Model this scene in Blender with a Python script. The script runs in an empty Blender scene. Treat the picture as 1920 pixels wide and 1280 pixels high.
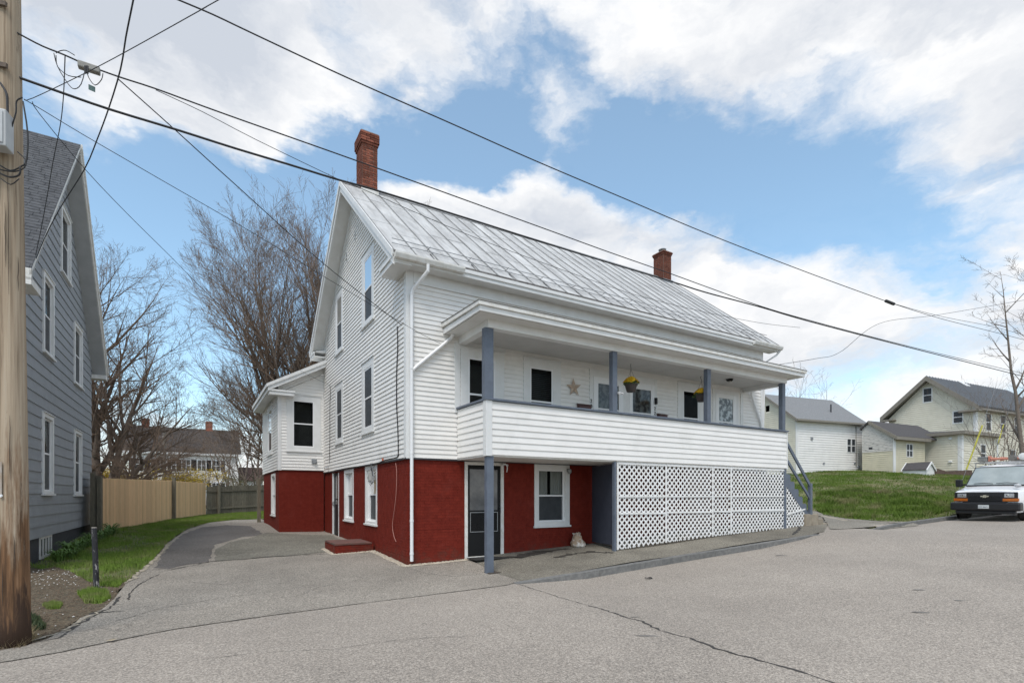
import bpy, math, random
import numpy as np
from mathutils import Vector, Matrix
from mathutils.geometry import delaunay_2d_cdt

# ------------------------------------------------------------------ camera, sky, sun, exposure
scene = bpy.context.scene
COL = scene.collection
cam_d = bpy.data.cameras.new('camera'); cam = bpy.data.objects.new('camera', cam_d); COL.objects.link(cam)
cam_d.sensor_width = 36; cam_d.lens = 981 / 1920 * 36; cam_d.shift_y = 289 / 1920
cam_d.clip_end = 3000; cam_d.clip_start = .05
cam.location = (0, 0, 0); cam.rotation_euler = (math.radians(90), 0, 0)
scene.camera = cam

SUN_EL, SUN_AZ = math.radians(58), math.radians(191)      # azimuth measured clockwise from +Y
world = bpy.data.worlds.new('World'); scene.world = world; world.use_nodes = True
def build_sky():
    nt = world.node_tree; N = nt.nodes; Lk = nt.links; N.clear()
    out = N.new('ShaderNodeOutputWorld'); bg = N.new('ShaderNodeBackground'); bg2 = N.new('ShaderNodeBackground')
    sky = N.new('ShaderNodeTexSky'); sky.sky_type = 'NISHITA'; sky.sun_disc = False
    sky.sun_elevation = SUN_EL; sky.sun_rotation = SUN_AZ; sky.air_density = 1.0; sky.dust_density = .6; sky.ozone_density = 1.5
    hs = N.new('ShaderNodeHueSaturation'); hs.inputs['Hue'].default_value = .484; hs.inputs['Saturation'].default_value = 1.08; hs.inputs['Value'].default_value = 1.0
    Lk.new(sky.outputs[0], hs.inputs['Color']); Lk.new(hs.outputs[0], bg.inputs[0]); bg.inputs[1].default_value = SKY_STR
    tc = N.new('ShaderNodeTexCoord')
    def vm(op, a, b=None, s=None):
        n = N.new('ShaderNodeVectorMath'); n.operation = op
        for i, q in enumerate((a, b)):
            if q is None: continue
            if isinstance(q, (tuple, list)): n.inputs[i].default_value = q
            else: Lk.new(q, n.inputs[i])
        if s is not None: n.inputs['Scale'].default_value = s
        return n.outputs['Value'] if op in ('DISTANCE', 'DOT_PRODUCT', 'LENGTH') else n.outputs[0]
    def ma(op, a, b=None, c=None):
        n = N.new('ShaderNodeMath'); n.operation = op
        for i, q in enumerate((a, b, c)):
            if q is None: continue
            if isinstance(q, (int, float)): n.inputs[i].default_value = q
            else: Lk.new(q, n.inputs[i])
        return n.outputs[0]
    d = vm('NORMALIZE', tc.outputs['Generated'])
    mp = N.new('ShaderNodeMapping'); mp.inputs['Scale'].default_value = (1, 1, 1.9); Lk.new(d, mp.inputs[0])
    def noise(v, sc, det, rough, dist=0):
        n = N.new('ShaderNodeTexNoise'); Lk.new(v, n.inputs['Vector']); n.inputs['Scale'].default_value = sc
        n.inputs['Detail'].default_value = det; n.inputs['Roughness'].default_value = rough; n.inputs['Distortion'].default_value = dist
        return n
    warp = noise(mp.outputs[0], 4.0, 6, .6)
    wv = vm('SCALE', vm('SUBTRACT', warp.outputs['Color'], (.5, .5, .5)), s=.22)
    dw = vm('ADD', d, wv)
    ms = vm('MULTIPLY', dw, (1, 1, 1.9))
    n1 = noise(ms, 3.6, 9, .56, .2).outputs[0]
    up = vm('ADD', ms, (-.02, -.03, .10)); n2 = noise(up, 3.6, 9, .56, .2).outputs[0]
    fine = noise(ms, 15, 6, .6).outputs[0]
    # clusters of cloud and clear gaps seen to the north
    blobs = CLOUDS
    acc = None
    for (px, py, r, w) in blobs:
        v = Vector(((px - 960) / 981, 1, (929 - py) / 981)).normalized()
        dist = vm('DISTANCE', vm('MULTIPLY', dw, (1, 1, 1.35)), (v.x, v.y, v.z * 1.35))
        t = N.new('ShaderNodeMapRange'); t.interpolation_type = 'SMOOTHERSTEP'
        Lk.new(dist, t.inputs['Value']); t.inputs['From Min'].default_value = r; t.inputs['From Max'].default_value = r * .15
        t.inputs['To Min'].default_value = 0; t.inputs['To Max'].default_value = w
        acc = t.outputs[0] if acc is None else ma('ADD', acc, t.outputs[0])
    dens = ma('ADD', ma('ADD', ma('MULTIPLY', ma('SUBTRACT', n1, .5), 1.9), ma('MULTIPLY', ma('SUBTRACT', fine, .5), .35)), ma('MULTIPLY', acc, .82))
    dens = ma('ADD', dens, .09)
    cov = N.new('ShaderNodeMapRange'); cov.interpolation_type = 'SMOOTHSTEP'; Lk.new(dens, cov.inputs['Value'])
    cov.inputs['From Min'].default_value = -.22; cov.inputs['From Max'].default_value = .42
    cov.inputs['To Min'].default_value = .12
    # shade: thicker cloud is greyer, lit rims stay white
    sh = ma('ADD', ma('MULTIPLY', ma('SUBTRACT', n2, n1), 2.2), ma('MULTIPLY', dens, .55))
    shr = N.new('ShaderNodeValToRGB'); Lk.new(sh, shr.inputs[0])
    e = shr.color_ramp.elements; e[0].position = .0; e[0].color = (.95, .955, .965, 1); e[1].position = .62; e[1].color = (.60, .645, .72, 1)
    Lk.new(shr.outputs[0], bg2.inputs[0]); bg2.inputs[1].default_value = CLOUD_STR
    mx = N.new('ShaderNodeMixShader'); Lk.new(cov.outputs[0], mx.inputs[0]); Lk.new(bg.outputs[0], mx.inputs[1]); Lk.new(bg2.outputs[0], mx.inputs[2])
    Lk.new(mx.outputs[0], out.inputs[0])
SKY_STR, CLOUD_STR = .126, .565
CLOUDS = [(480, 60, .55, .50), (200, 70, .30, .55), (450, 150, .20, .45), (820, 110, .22, .22), (1250, 110, .34, .36), (1650, 80, .38, .30), (1420, 190, .16, .25), (1850, 60, .3, .3),
          (840, 400, .15, .42), (1000, 410, .18, .45), (1200, 460, .22, .4), (640, 330, .12, .10), (1350, 520, .22, .32), (1750, 560, .30, .30), (1880, 260, .16, .22), (1500, 620, .26, .2),
          (310, 470, .46, -.80), (120, 300, .22, -.45), (480, 370, .20, -.45), (760, 225, .12, -.3), (1010, 225, .18, -.55), (1480, 300, .32, -.68), (1700, 380, .26, -.50), (1250, 270, .2, -.5), (1560, 235, .14, -.2),
          (1620, 690, .2, -.15), (70, 60, .10, -.35), (1180, 310, .17, -.5), (600, 290, .16, -.55), (700, 262, .15, -.75), (850, 275, .12, -.5), (960, 290, .10, -.4), (900, 190, .12, -.40), (1370, 340, .15, -.45), (1330, 140, .18, .25), (600, 420, .12, -.2), (640, 230, .12, -.2), (1000, 60, .08, -.1), (1800, 480, .12, -.15)]
build_sky()
sun_d = bpy.data.lights.new('sun', 'SUN'); sun = bpy.data.objects.new('sun', sun_d); COL.objects.link(sun)
sun_d.energy = 1.25; sun_d.angle = math.radians(22); sun_d.color = (1, .95, .89)
sdir = Vector((math.sin(SUN_AZ) * math.cos(SUN_EL), math.cos(SUN_AZ) * math.cos(SUN_EL), math.sin(SUN_EL)))
sun.rotation_euler = sdir.to_track_quat('Z', 'Y').to_euler()
vs = scene.view_settings; vs.view_transform = 'Standard'; vs.look = 'None'; vs.gamma = 1; vs.use_curve_mapping = False
vs.exposure = .90

# ------------------------------------------------------------------ measuring helpers (metres; horizon z = 0)
F = 981.; HX = 960.; HY = 929.
_n = math.hypot(1630, 981); RX, RY = 1630 / _n, 981 / _n; CX, CY = -2.42, 12.0
ANG = math.atan2(RY, RX)
def w(u, v, z=0): return Vector((CX + u * RX - v * RY, CY + u * RY + v * RX, z))
def uv(X, Y): dx, dy = X - CX, Y - CY; return dx * RX + dy * RY, -dx * RY + dy * RX
def at(px, py, Y): return Vector(((px - HX) / F * Y, Y, (HY - py) / F * Y))
def U(px, v):
    d = (px - HX) / F; x0 = CX - v * RY; y0 = CY + v * RX
    return (d * y0 - x0) / (RX - d * RY)
def V(px, u):
    d = (px - HX) / F; x0 = CX + u * RX; y0 = CY + u * RY
    return (d * y0 - x0) / (-RY - d * RX)
def Zu(px, py, v): return (HY - py) / F * w(U(px, v), v).y
def lerp(a, b, t): return a + (b - a) * t
rnd = random.Random(7)

# ------------------------------------------------------------------ ground heights
_pu = [-60, -15, -6, -2, 1.33, 6, 11.5, 21, 35, 60, 120]; _pz = [-1.9, -1.78, -1.80, -1.79, -1.72, -1.46, -1.19, -.83, -.5, -.1, .3]
def P(u): return float(np.interp(u, _pu, _pz))
def kerb_h(u): return float(np.interp(u, [1.3, 2.8, 10.3, 11.6, 14.7, 15.4, 40], [0, .13, .13, 0, 0, .12, .12]))
_ctl = [(0,0,-1.6),(0,9,-1.36),(2.5,0,-1.48),(5.4,0,-1.36),(12.3,-1.5,-1.07),(1.4,-1.5,-1.70),(5,-1.5,-1.40),(9,-1.5,-1.2),(-1.6,9.1,-1.32),(-1.6,14,-1.2),
        (13.8,-1.2,-.98),(6,10,-.9),(12,10,-.3),(4.5,16,-.6)]
for u in (-14, -10, -6, -2, 1.33, 6, 11.5, 16, 21, 30, 45): _ctl.append((u, -2.65, P(u)))
for X, Y, z in [(-10.95,11.9,-1.56),(-13.9,17.6,-1.2),(-17.1,29.4,-1.08),(-15.5,24,-1.1),(-16.9,35.5,-.8),(-30,60,-1.2),(-5,45,-.3),(-10,30,-.95),(-12,22,-1.15),(-9,9,-1.68),
                (21.7,38,1.75),(25.5,38,1.78),(32,43,1.95),(37,45,2.0),(60,45,2.2),(30,70,2.3),(17.5,30,.55),(24,30,.75),(14.5,24,-.55),(20,24.5,-.2),(80,120,3),(0,120,1),(-80,120,-1),(-60,30,-1.5),(-30,10,-1.8),(60,30,1.3),
                (27,25.5,.1), (33,31,1.0)]:
    u_, v_ = uv(X, Y); _ctl.append((u_, v_, z))
_c = np.array(_ctl)
def _phi(r): return r
def _tps():
    n = len(_c); A = np.zeros((n + 3, n + 3)); xy = _c[:, :2]
    r = np.linalg.norm(xy[:, None] - xy[None], axis=2); A[:n, :n] = _phi(r)
    A[:n, n:n + 2] = xy; A[:n, n + 2] = 1; A[n:, :n] = A[:n, n:].T
    return np.linalg.solve(A, np.concatenate([_c[:, 2], [0, 0, 0]]))
_w = _tps()
def yard(u, v):
    r = np.hypot(_c[:, 0] - u, _c[:, 1] - v)
    return float(r @ _w[:-3] + _w[-3] * u + _w[-2] * v + _w[-1])
def Guv(u, v):
    if v >= -2.72: return yard(u, v)
    t = (-2.72 - v); crown = .06 * math.sin(min(t, 8) / 8 * math.pi) if t < 8 else 0
    far = -.02 * max(0, t - 11)
    return P(u) - kerb_h(u) + crown + max(far, -.6)
def G(X, Y): return Guv(*uv(X, Y))
def gp(px, py):
    """where the line of sight through a photo point meets the ground"""
    t, st = 2.0, .05
    dx, dz = (px - HX) / F, (HY - py) / F
    while t < 200:
        if dz * t < G(dx * t, t): break
        t += st * (1 + t * .1)
    lo, hi = t - st * (1 + t * .1), t
    for _ in range(18):
        m = (lo + hi) / 2
        if dz * m < G(dx * m, m): hi = m
        else: lo = m
    return (dx * hi, hi)

# ------------------------------------------------------------------ materials
MATS = {}
def mat(name, c1, c2=None, scale=4, rough=.6, bump=0, bscale=60, spec=.5, metal=0, stretch=(1,1,1), vary=0, detail=6, pos=(.35,.65), c3=None, s3=1, p3=(.5,.7), coat=0, bdist=.01, coord='Object'):
    if name in MATS: return MATS[name]
    m = bpy.data.materials.new(name); m.use_nodes = True; nt = m.node_tree; N = nt.nodes; Lk = nt.links
    b = N['Principled BSDF']; b.inputs['Roughness'].default_value = rough; b.inputs['Specular IOR Level'].default_value = spec
    b.inputs['Metallic'].default_value = metal; b.inputs['Coat Weight'].default_value = coat; b.inputs['Base Color'].default_value = (*c1, 1)
    tc = N.new('ShaderNodeTexCoord'); mp = N.new('ShaderNodeMapping'); Lk.new(tc.outputs[coord], mp.inputs[0]); mp.inputs['Scale'].default_value = stretch
    last = None
    if c2 is None and vary: c2 = c1
    if c2 is not None:
        n = N.new('ShaderNodeTexNoise'); n.inputs['Scale'].default_value = scale; n.inputs['Detail'].default_value = detail; n.inputs['Roughness'].default_value = .6
        Lk.new(mp.outputs[0], n.inputs['Vector']); r = N.new('ShaderNodeValToRGB'); Lk.new(n.outputs[0], r.inputs[0])
        e = r.color_ramp.elements; e[0].position, e[1].position = pos; e[0].color = (*c1, 1); e[1].color = (*c2, 1); last = r.outputs[0]
        if c3 is not None:
            n3 = N.new('ShaderNodeTexNoise'); n3.inputs['Scale'].default_value = s3; n3.inputs['Detail'].default_value = 7; n3.inputs['Roughness'].default_value = .65; Lk.new(mp.outputs[0], n3.inputs['Vector'])
            mr = N.new('ShaderNodeMapRange'); Lk.new(n3.outputs[0], mr.inputs[0]); mr.inputs[1].default_value, mr.inputs[2].default_value = p3
            mx = N.new('ShaderNodeMix'); mx.data_type = 'RGBA'; Lk.new(mr.outputs[0], mx.inputs[0]); Lk.new(last, mx.inputs[6]); mx.inputs[7].default_value = (*c3, 1); last = mx.outputs[2]
        if vary:
            oi = N.new('ShaderNodeObjectInfo'); mr = N.new('ShaderNodeMapRange'); Lk.new(oi.outputs['Random'], mr.inputs[0])
            mr.inputs[3].default_value = 1 - vary; mr.inputs[4].default_value = 1 + vary
            hs = N.new('ShaderNodeHueSaturation'); Lk.new(mr.outputs[0], hs.inputs['Value']); Lk.new(last, hs.inputs['Color']); last = hs.outputs[0]
        Lk.new(last, b.inputs['Base Color'])
    if bump:
        n = N.new('ShaderNodeTexNoise'); n.inputs['Scale'].default_value = bscale; n.inputs['Detail'].default_value = 5; Lk.new(mp.outputs[0], n.inputs['Vector'])
        bp = N.new('ShaderNodeBump'); bp.inputs['Strength'].default_value = bump; bp.inputs['Distance'].default_value = bdist; Lk.new(n.outputs[0], bp.inputs['Height']); Lk.new(bp.outputs[0], b.inputs['Normal'])
    MATS[name] = m; return m
def asphalt(name, dark, light, big1, big2, sp=70, tint=None):
    m = bpy.data.materials.new(name); m.use_nodes = True; nt = m.node_tree; N = nt.nodes; Lk = nt.links; b = N['Principled BSDF']
    b.inputs['Roughness'].default_value = .9; b.inputs['Specular IOR Level'].default_value = .3
    tc = N.new('ShaderNodeTexCoord'); vo = N.new('ShaderNodeTexVoronoi'); vo.inputs['Scale'].default_value = sp; Lk.new(tc.outputs['Object'], vo.inputs['Vector'])
    r = N.new('ShaderNodeValToRGB'); Lk.new(vo.outputs['Color'], r.inputs[0]); e = r.color_ramp.elements
    e[0].position = .15; e[0].color = (*dark, 1); e[1].position = .85; e[1].color = (*light, 1)
    n2 = N.new('ShaderNodeTexNoise'); n2.inputs['Scale'].default_value = sp * .45; n2.inputs['Detail'].default_value = 3; Lk.new(tc.outputs['Object'], n2.inputs['Vector'])
    mr2 = N.new('ShaderNodeMapRange'); Lk.new(n2.outputs[0], mr2.inputs[0]); mr2.inputs[1].default_value = .3; mr2.inputs[2].default_value = .7; mr2.inputs[3].default_value = .72; mr2.inputs[4].default_value = 1.28
    mp1 = N.new('ShaderNodeMapping'); mp1.inputs['Rotation'].default_value = (0, 0, -ANG); mp1.inputs['Scale'].default_value = (.35, 1.5, 1) if big1 > .85 else (1, 1, 1); Lk.new(tc.outputs['Object'], mp1.inputs[0])
    n1 = N.new('ShaderNodeTexNoise'); n1.inputs['Scale'].default_value = .35; n1.inputs['Detail'].default_value = 8; n1.inputs['Roughness'].default_value = .62; Lk.new(mp1.outputs[0], n1.inputs['Vector'])
    mr = N.new('ShaderNodeMapRange'); Lk.new(n1.outputs[0], mr.inputs[0]); mr.inputs[1].default_value = .3; mr.inputs[2].default_value = .7; mr.inputs[3].default_value = big1; mr.inputs[4].default_value = big2
    mm = N.new('ShaderNodeMath'); mm.operation = 'MULTIPLY'; Lk.new(mr.outputs[0], mm.inputs[0]); Lk.new(mr2.outputs[0], mm.inputs[1])
    hs = N.new('ShaderNodeHueSaturation'); Lk.new(mm.outputs[0], hs.inputs['Value']); Lk.new(r.outputs[0], hs.inputs['Color'])
    Lk.new(hs.outputs[0], b.inputs['Base Color'])
    bp = N.new('ShaderNodeBump'); bp.inputs['Strength'].default_value = .5; bp.inputs['Distance'].default_value = .006; Lk.new(vo.outputs['Distance'], bp.inputs['Height']); Lk.new(bp.outputs[0], b.inputs['Normal'])
    MATS[name] = m; return m
white = mat('white_vinyl', (.84,.82,.785), (.79,.77,.735), scale=2.2, rough=.42, c3=(.66,.65,.62), s3=.8, p3=(.56,.8), vary=.02)
trim = mat('white_trim', (.76,.76,.75), (.70,.70,.68), scale=3, rough=.45)
trim_weathered = mat('weathered_white_trim', (.74,.73,.70), (.60,.57,.50), scale=6, rough=.6, pos=(.45,.75))
soffit = mat('soffit_vinyl', (.74,.74,.72), (.68,.67,.64), scale=3, rough=.5)
sash = mat('window_vinyl', (.80,.80,.80), rough=.35)
bluegrey = mat('blue_grey_paint', (.128,.152,.192), (.100,.120,.155), scale=5, rough=.55, bump=.1)
redpaint = mat('red_brick_paint', (.190,.026,.016), (.148,.019,.012), scale=7, rough=.75, spec=.12, bump=.35, bscale=90, vary=.07, c3=(.20,.04,.03), s3=1.6, p3=(.55,.95), bdist=.004)
def splash(m, z0, z1, col):
    # dust and damp splashed up from the paving, ragged upper edge
    nt = m.node_tree; N = nt.nodes; Lk = nt.links; b = N['Principled BSDF']; src = b.inputs['Base Color'].links[0].from_socket
    tc = N.new('ShaderNodeTexCoord'); sp = N.new('ShaderNodeSeparateXYZ'); Lk.new(tc.outputs['Object'], sp.inputs[0]); n = N.new('ShaderNodeTexNoise'); n.inputs['Scale'].default_value = 3.5; n.inputs['Detail'].default_value = 9; n.inputs['Roughness'].default_value = .7; Lk.new(tc.outputs['Object'], n.inputs['Vector'])
    mr = N.new('ShaderNodeMapRange'); Lk.new(sp.outputs['Z'], mr.inputs[0]); mr.inputs[1].default_value = z1; mr.inputs[2].default_value = z0; mr.inputs[3].default_value = -.28; mr.inputs[4].default_value = .22
    ad = N.new('ShaderNodeMath'); ad.operation = 'ADD'; Lk.new(mr.outputs[0], ad.inputs[0]); Lk.new(n.outputs[0], ad.inputs[1]); k = N.new('ShaderNodeMapRange'); Lk.new(ad.outputs[0], k.inputs[0]); k.inputs[1].default_value = .42; k.inputs[2].default_value = .85; k.inputs[4].default_value = .75
    mx = N.new('ShaderNodeMix'); mx.data_type = 'RGBA'; Lk.new(k.outputs[0], mx.inputs[0]); Lk.new(src, mx.inputs[6]); mx.inputs[7].default_value = (*col, 1); Lk.new(mx.outputs[2], b.inputs['Base Color'])
splash(redpaint, -1.75, -1.0, (.11, .075, .055))
chim = mat('chimney_brick', (.27,.095,.060), (.16,.058,.040), scale=6, rough=.9, spec=.2, vary=.4, bump=.3)
mortar = mat('mortar', (.34,.29,.25), (.26,.22,.20), scale=20, rough=.95)
metalroof = mat('weathered_roof_metal', (.58,.58,.57), (.45,.45,.445), scale=2.2, rough=.7, spec=.3, metal=.0, c3=(.26,.255,.245), s3=2.8, p3=(.47,.80), vary=.09, stretch=(1.6,.33,.33), coord='Object')
seam_m = mat('roof_seam_metal', (.29,.29,.29), (.19,.19,.185), scale=6, rough=.6)
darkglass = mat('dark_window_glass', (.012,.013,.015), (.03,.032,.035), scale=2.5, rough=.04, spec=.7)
skyglass = mat('sky_pale_window_glass', (.36,.37,.375), (.28,.29,.30), scale=3, rough=.25, spec=.5)  # grey-white of reflected sky put into the glass colour
curtain = mat('window_glass_before_curtain', (.20,.19,.18), (.11,.105,.10), scale=5, rough=.12, stretch=(6,6,.6), spec=.6)
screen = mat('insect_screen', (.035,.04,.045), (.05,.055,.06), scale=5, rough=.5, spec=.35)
def clear_glass():
    m = bpy.data.materials.new('window_glass'); m.use_nodes = True; nt = m.node_tree; N = nt.nodes; Lk = nt.links; N.clear()
    o = N.new('ShaderNodeOutputMaterial'); t = N.new('ShaderNodeBsdfTransparent'); t.inputs[0].default_value = (.72, .76, .76, 1); g = N.new('ShaderNodeBsdfGlossy'); g.inputs['Roughness'].default_value = .03
    tc = N.new('ShaderNodeTexCoord'); n = N.new('ShaderNodeTexNoise'); n.inputs['Scale'].default_value = 2.2; n.inputs['Detail'].default_value = 2; Lk.new(tc.outputs['Object'], n.inputs['Vector'])
    b = N.new('ShaderNodeBump'); b.inputs['Strength'].default_value = .12; b.inputs['Distance'].default_value = .02; Lk.new(n.outputs[0], b.inputs['Height']); Lk.new(b.outputs[0], g.inputs['Normal'])
    f = N.new('ShaderNodeFresnel'); f.inputs['IOR'].default_value = 1.13; mx = N.new('ShaderNodeMixShader'); Lk.new(f.outputs[0], mx.inputs[0]); Lk.new(t.outputs[0], mx.inputs[1]); Lk.new(g.outputs[0], mx.inputs[2]); Lk.new(mx.outputs[0], o.inputs[0])
    MATS['window_glass'] = m; return m
wglass = clear_glass()
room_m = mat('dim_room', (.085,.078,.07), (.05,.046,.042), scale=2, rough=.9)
cloth = mat('curtain_cloth', (.50,.48,.45), (.40,.385,.36), scale=4, rough=.9, stretch=(4,4,.5))
sky_pale = mat('sky_pale', (.62,.62,.61), (.56,.56,.55), scale=4, rough=.7)
lace = mat('lace_curtain_glass', (.10,.105,.10), (.035,.035,.035), scale=7, rough=.1, pos=(.42,.56), detail=3)
stained = mat('patterned_door_glass', (.45,.50,.52), (.06,.08,.09), scale=5, rough=.2, pos=(.44,.56), detail=2)
black = mat('black_paint', (.012,.012,.013), rough=.45, spec=.2)
rubber = mat('black_rubber', (.02,.02,.02), (.035,.033,.03), scale=20, rough=.85)
cable = mat('black_cable', (.018,.018,.02), rough=.6)
galv = mat('galvanised_metal', (.36,.37,.38), (.27,.28,.29), scale=15, rough=.45, metal=.5)
darkmetal = mat('dark_metal', (.05,.05,.055), rough=.5, metal=.3)
concrete = mat('concrete', (.33,.30,.26), (.24,.22,.19), scale=6, rough=.9, bump=.3, bscale=70)
kerbstone = mat('kerb_granite', (.20,.195,.185), (.13,.13,.125), scale=12, rough=.9, bump=.5, bscale=50, vary=.1)
greyside = mat('grey_painted_shingle', (.30,.315,.335), (.265,.28,.298), scale=3, rough=.6, vary=.05, bump=.08, bscale=40)
greybase = mat('dark_grey_foundation', (.045,.048,.055), (.06,.064,.07), scale=8, rough=.8, bump=.4)
shingle = mat('asphalt_shingle', (.085,.088,.095), (.055,.057,.062), scale=25, rough=.95, bump=.4, bscale=150)
shingle_l = mat('grey_roof_shingle', (.24,.245,.25), (.17,.175,.18), scale=14, rough=.95, bump=.3)
shingle_d = mat('charcoal_roof_shingle', (.085,.08,.08), (.06,.055,.055), scale=14, rough=.95)
beige = mat('beige_vinyl', (.72,.68,.56), (.66,.62,.50), scale=2, rough=.5, c3=(.50,.47,.37), s3=.6, p3=(.56,.85))
beige_tan = mat('tan_vinyl', (.66,.61,.46), (.58,.54,.40), scale=2, rough=.5)
tan_trim = mat('taupe_trim', (.24,.215,.175), (.20,.18,.15), scale=3, rough=.5)
dark_seam = mat('dark_standing_seam', (.06,.065,.075), (.045,.05,.058), scale=2, rough=.4, metal=.2)
peel = mat('peeling_white_paint', (.60,.58,.54), (.20,.19,.17), scale=5, rough=.8, stretch=(.7,.7,7), pos=(.56,.64))
woodfence = mat('new_pine_board', (.78,.53,.29), (.68,.43,.22), scale=6, rough=.75, stretch=(8,8,.5), vary=.12)
oldfence = mat('weathered_board', (.19,.165,.12), (.12,.108,.08), scale=5, rough=.95, stretch=(6,6,.7), vary=.18)
def pole_mat():
    m = bpy.data.materials.new('pole_timber'); m.use_nodes = True; nt = m.node_tree; N = nt.nodes; Lk = nt.links; b = N['Principled BSDF']; b.inputs['Roughness'].default_value = .9; b.inputs['Specular IOR Level'].default_value = .2
    tc = N.new('ShaderNodeTexCoord')
    def nz(st, sc, det=6):
        mp = N.new('ShaderNodeMapping'); mp.inputs['Scale'].default_value = st; Lk.new(tc.outputs['Object'], mp.inputs[0]); n = N.new('ShaderNodeTexNoise'); n.inputs['Scale'].default_value = sc; n.inputs['Detail'].default_value = det; n.inputs['Roughness'].default_value = .65; Lk.new(mp.outputs[0], n.inputs['Vector']); return n.outputs[0]
    def ramp(src, stops):
        r = N.new('ShaderNodeValToRGB'); Lk.new(src, r.inputs[0]); e = r.color_ramp.elements
        while len(e) < len(stops): e.new(.5)
        for k, (p, c) in enumerate(stops): e[k].position = p; e[k].color = (*c, 1)
        return r.outputs[0]
    grain = ramp(nz((26, 26, .5), 1.0), [(.30,(.16,.115,.075)), (.46,(.36,.28,.20)), (.62,(.47,.38,.28)), (.8,(.38,.34,.29))])
    # brown rot and creosote that thickens towards the ground line, in ragged vertical tongues
    sep = N.new('ShaderNodeSeparateXYZ'); Lk.new(tc.outputs['Object'], sep.inputs[0])
    mr = N.new('ShaderNodeMapRange'); Lk.new(sep.outputs['Z'], mr.inputs[0]); mr.inputs[1].default_value = 1.1; mr.inputs[2].default_value = -1.5; mr.inputs[3].default_value = -.16; mr.inputs[4].default_value = .34
    ad = N.new('ShaderNodeMath'); ad.operation = 'ADD'; Lk.new(mr.outputs[0], ad.inputs[0]); Lk.new(nz((9, 9, 1.0), 1.0, 8), ad.inputs[1])
    k = N.new('ShaderNodeMapRange'); Lk.new(ad.outputs[0], k.inputs[0]); k.inputs[1].default_value = .48; k.inputs[2].default_value = .66
    mx = N.new('ShaderNodeMix'); mx.data_type = 'RGBA'; Lk.new(k.outputs[0], mx.inputs[0]); Lk.new(grain, mx.inputs[6]); Lk.new(ramp(nz((30, 30, 1.2), 1.0), [(.35,(.085,.05,.03)), (.55,(.21,.115,.060)), (.75,(.32,.20,.12))]), mx.inputs[7])
    mr2 = N.new('ShaderNodeMapRange'); Lk.new(sep.outputs['Z'], mr2.inputs[0]); mr2.inputs[1].default_value = -.75; mr2.inputs[2].default_value = -1.7; mr2.inputs[3].default_value = -.1; mr2.inputs[4].default_value = .30
    ad2 = N.new('ShaderNodeMath'); ad2.operation = 'ADD'; Lk.new(mr2.outputs[0], ad2.inputs[0]); Lk.new(nz((12, 12, 1.6), 1.0, 7), ad2.inputs[1])
    k2 = N.new('ShaderNodeMapRange'); Lk.new(ad2.outputs[0], k2.inputs[0]); k2.inputs[1].default_value = .55; k2.inputs[2].default_value = .68
    mx2 = N.new('ShaderNodeMix'); mx2.data_type = 'RGBA'; Lk.new(k2.outputs[0], mx2.inputs[0]); Lk.new(mx.outputs[2], mx2.inputs[6]); mx2.inputs[7].default_value = (.065, .040, .028, 1); Lk.new(mx2.outputs[2], b.inputs['Base Color'])
    bp = N.new('ShaderNodeBump'); bp.inputs['Strength'].default_value = .8; bp.inputs['Distance'].default_value = .012; Lk.new(nz((34, 34, .7), 1.0), bp.inputs['Height']); Lk.new(bp.outputs[0], b.inputs['Normal'])
    MATS['pole_timber'] = m; return m
polewood = pole_mat()
bark = mat('grey_brown_bark', (.21,.165,.13), (.13,.10,.08), scale=9, rough=.95, bump=.3, bscale=20)
twig = mat('twig_bark', (.25,.175,.125), (.16,.115,.085), scale=3, rough=.9)
bark_p = mat('pale_bark', (.20,.165,.135), (.13,.105,.085), scale=9, rough=.95)

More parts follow.
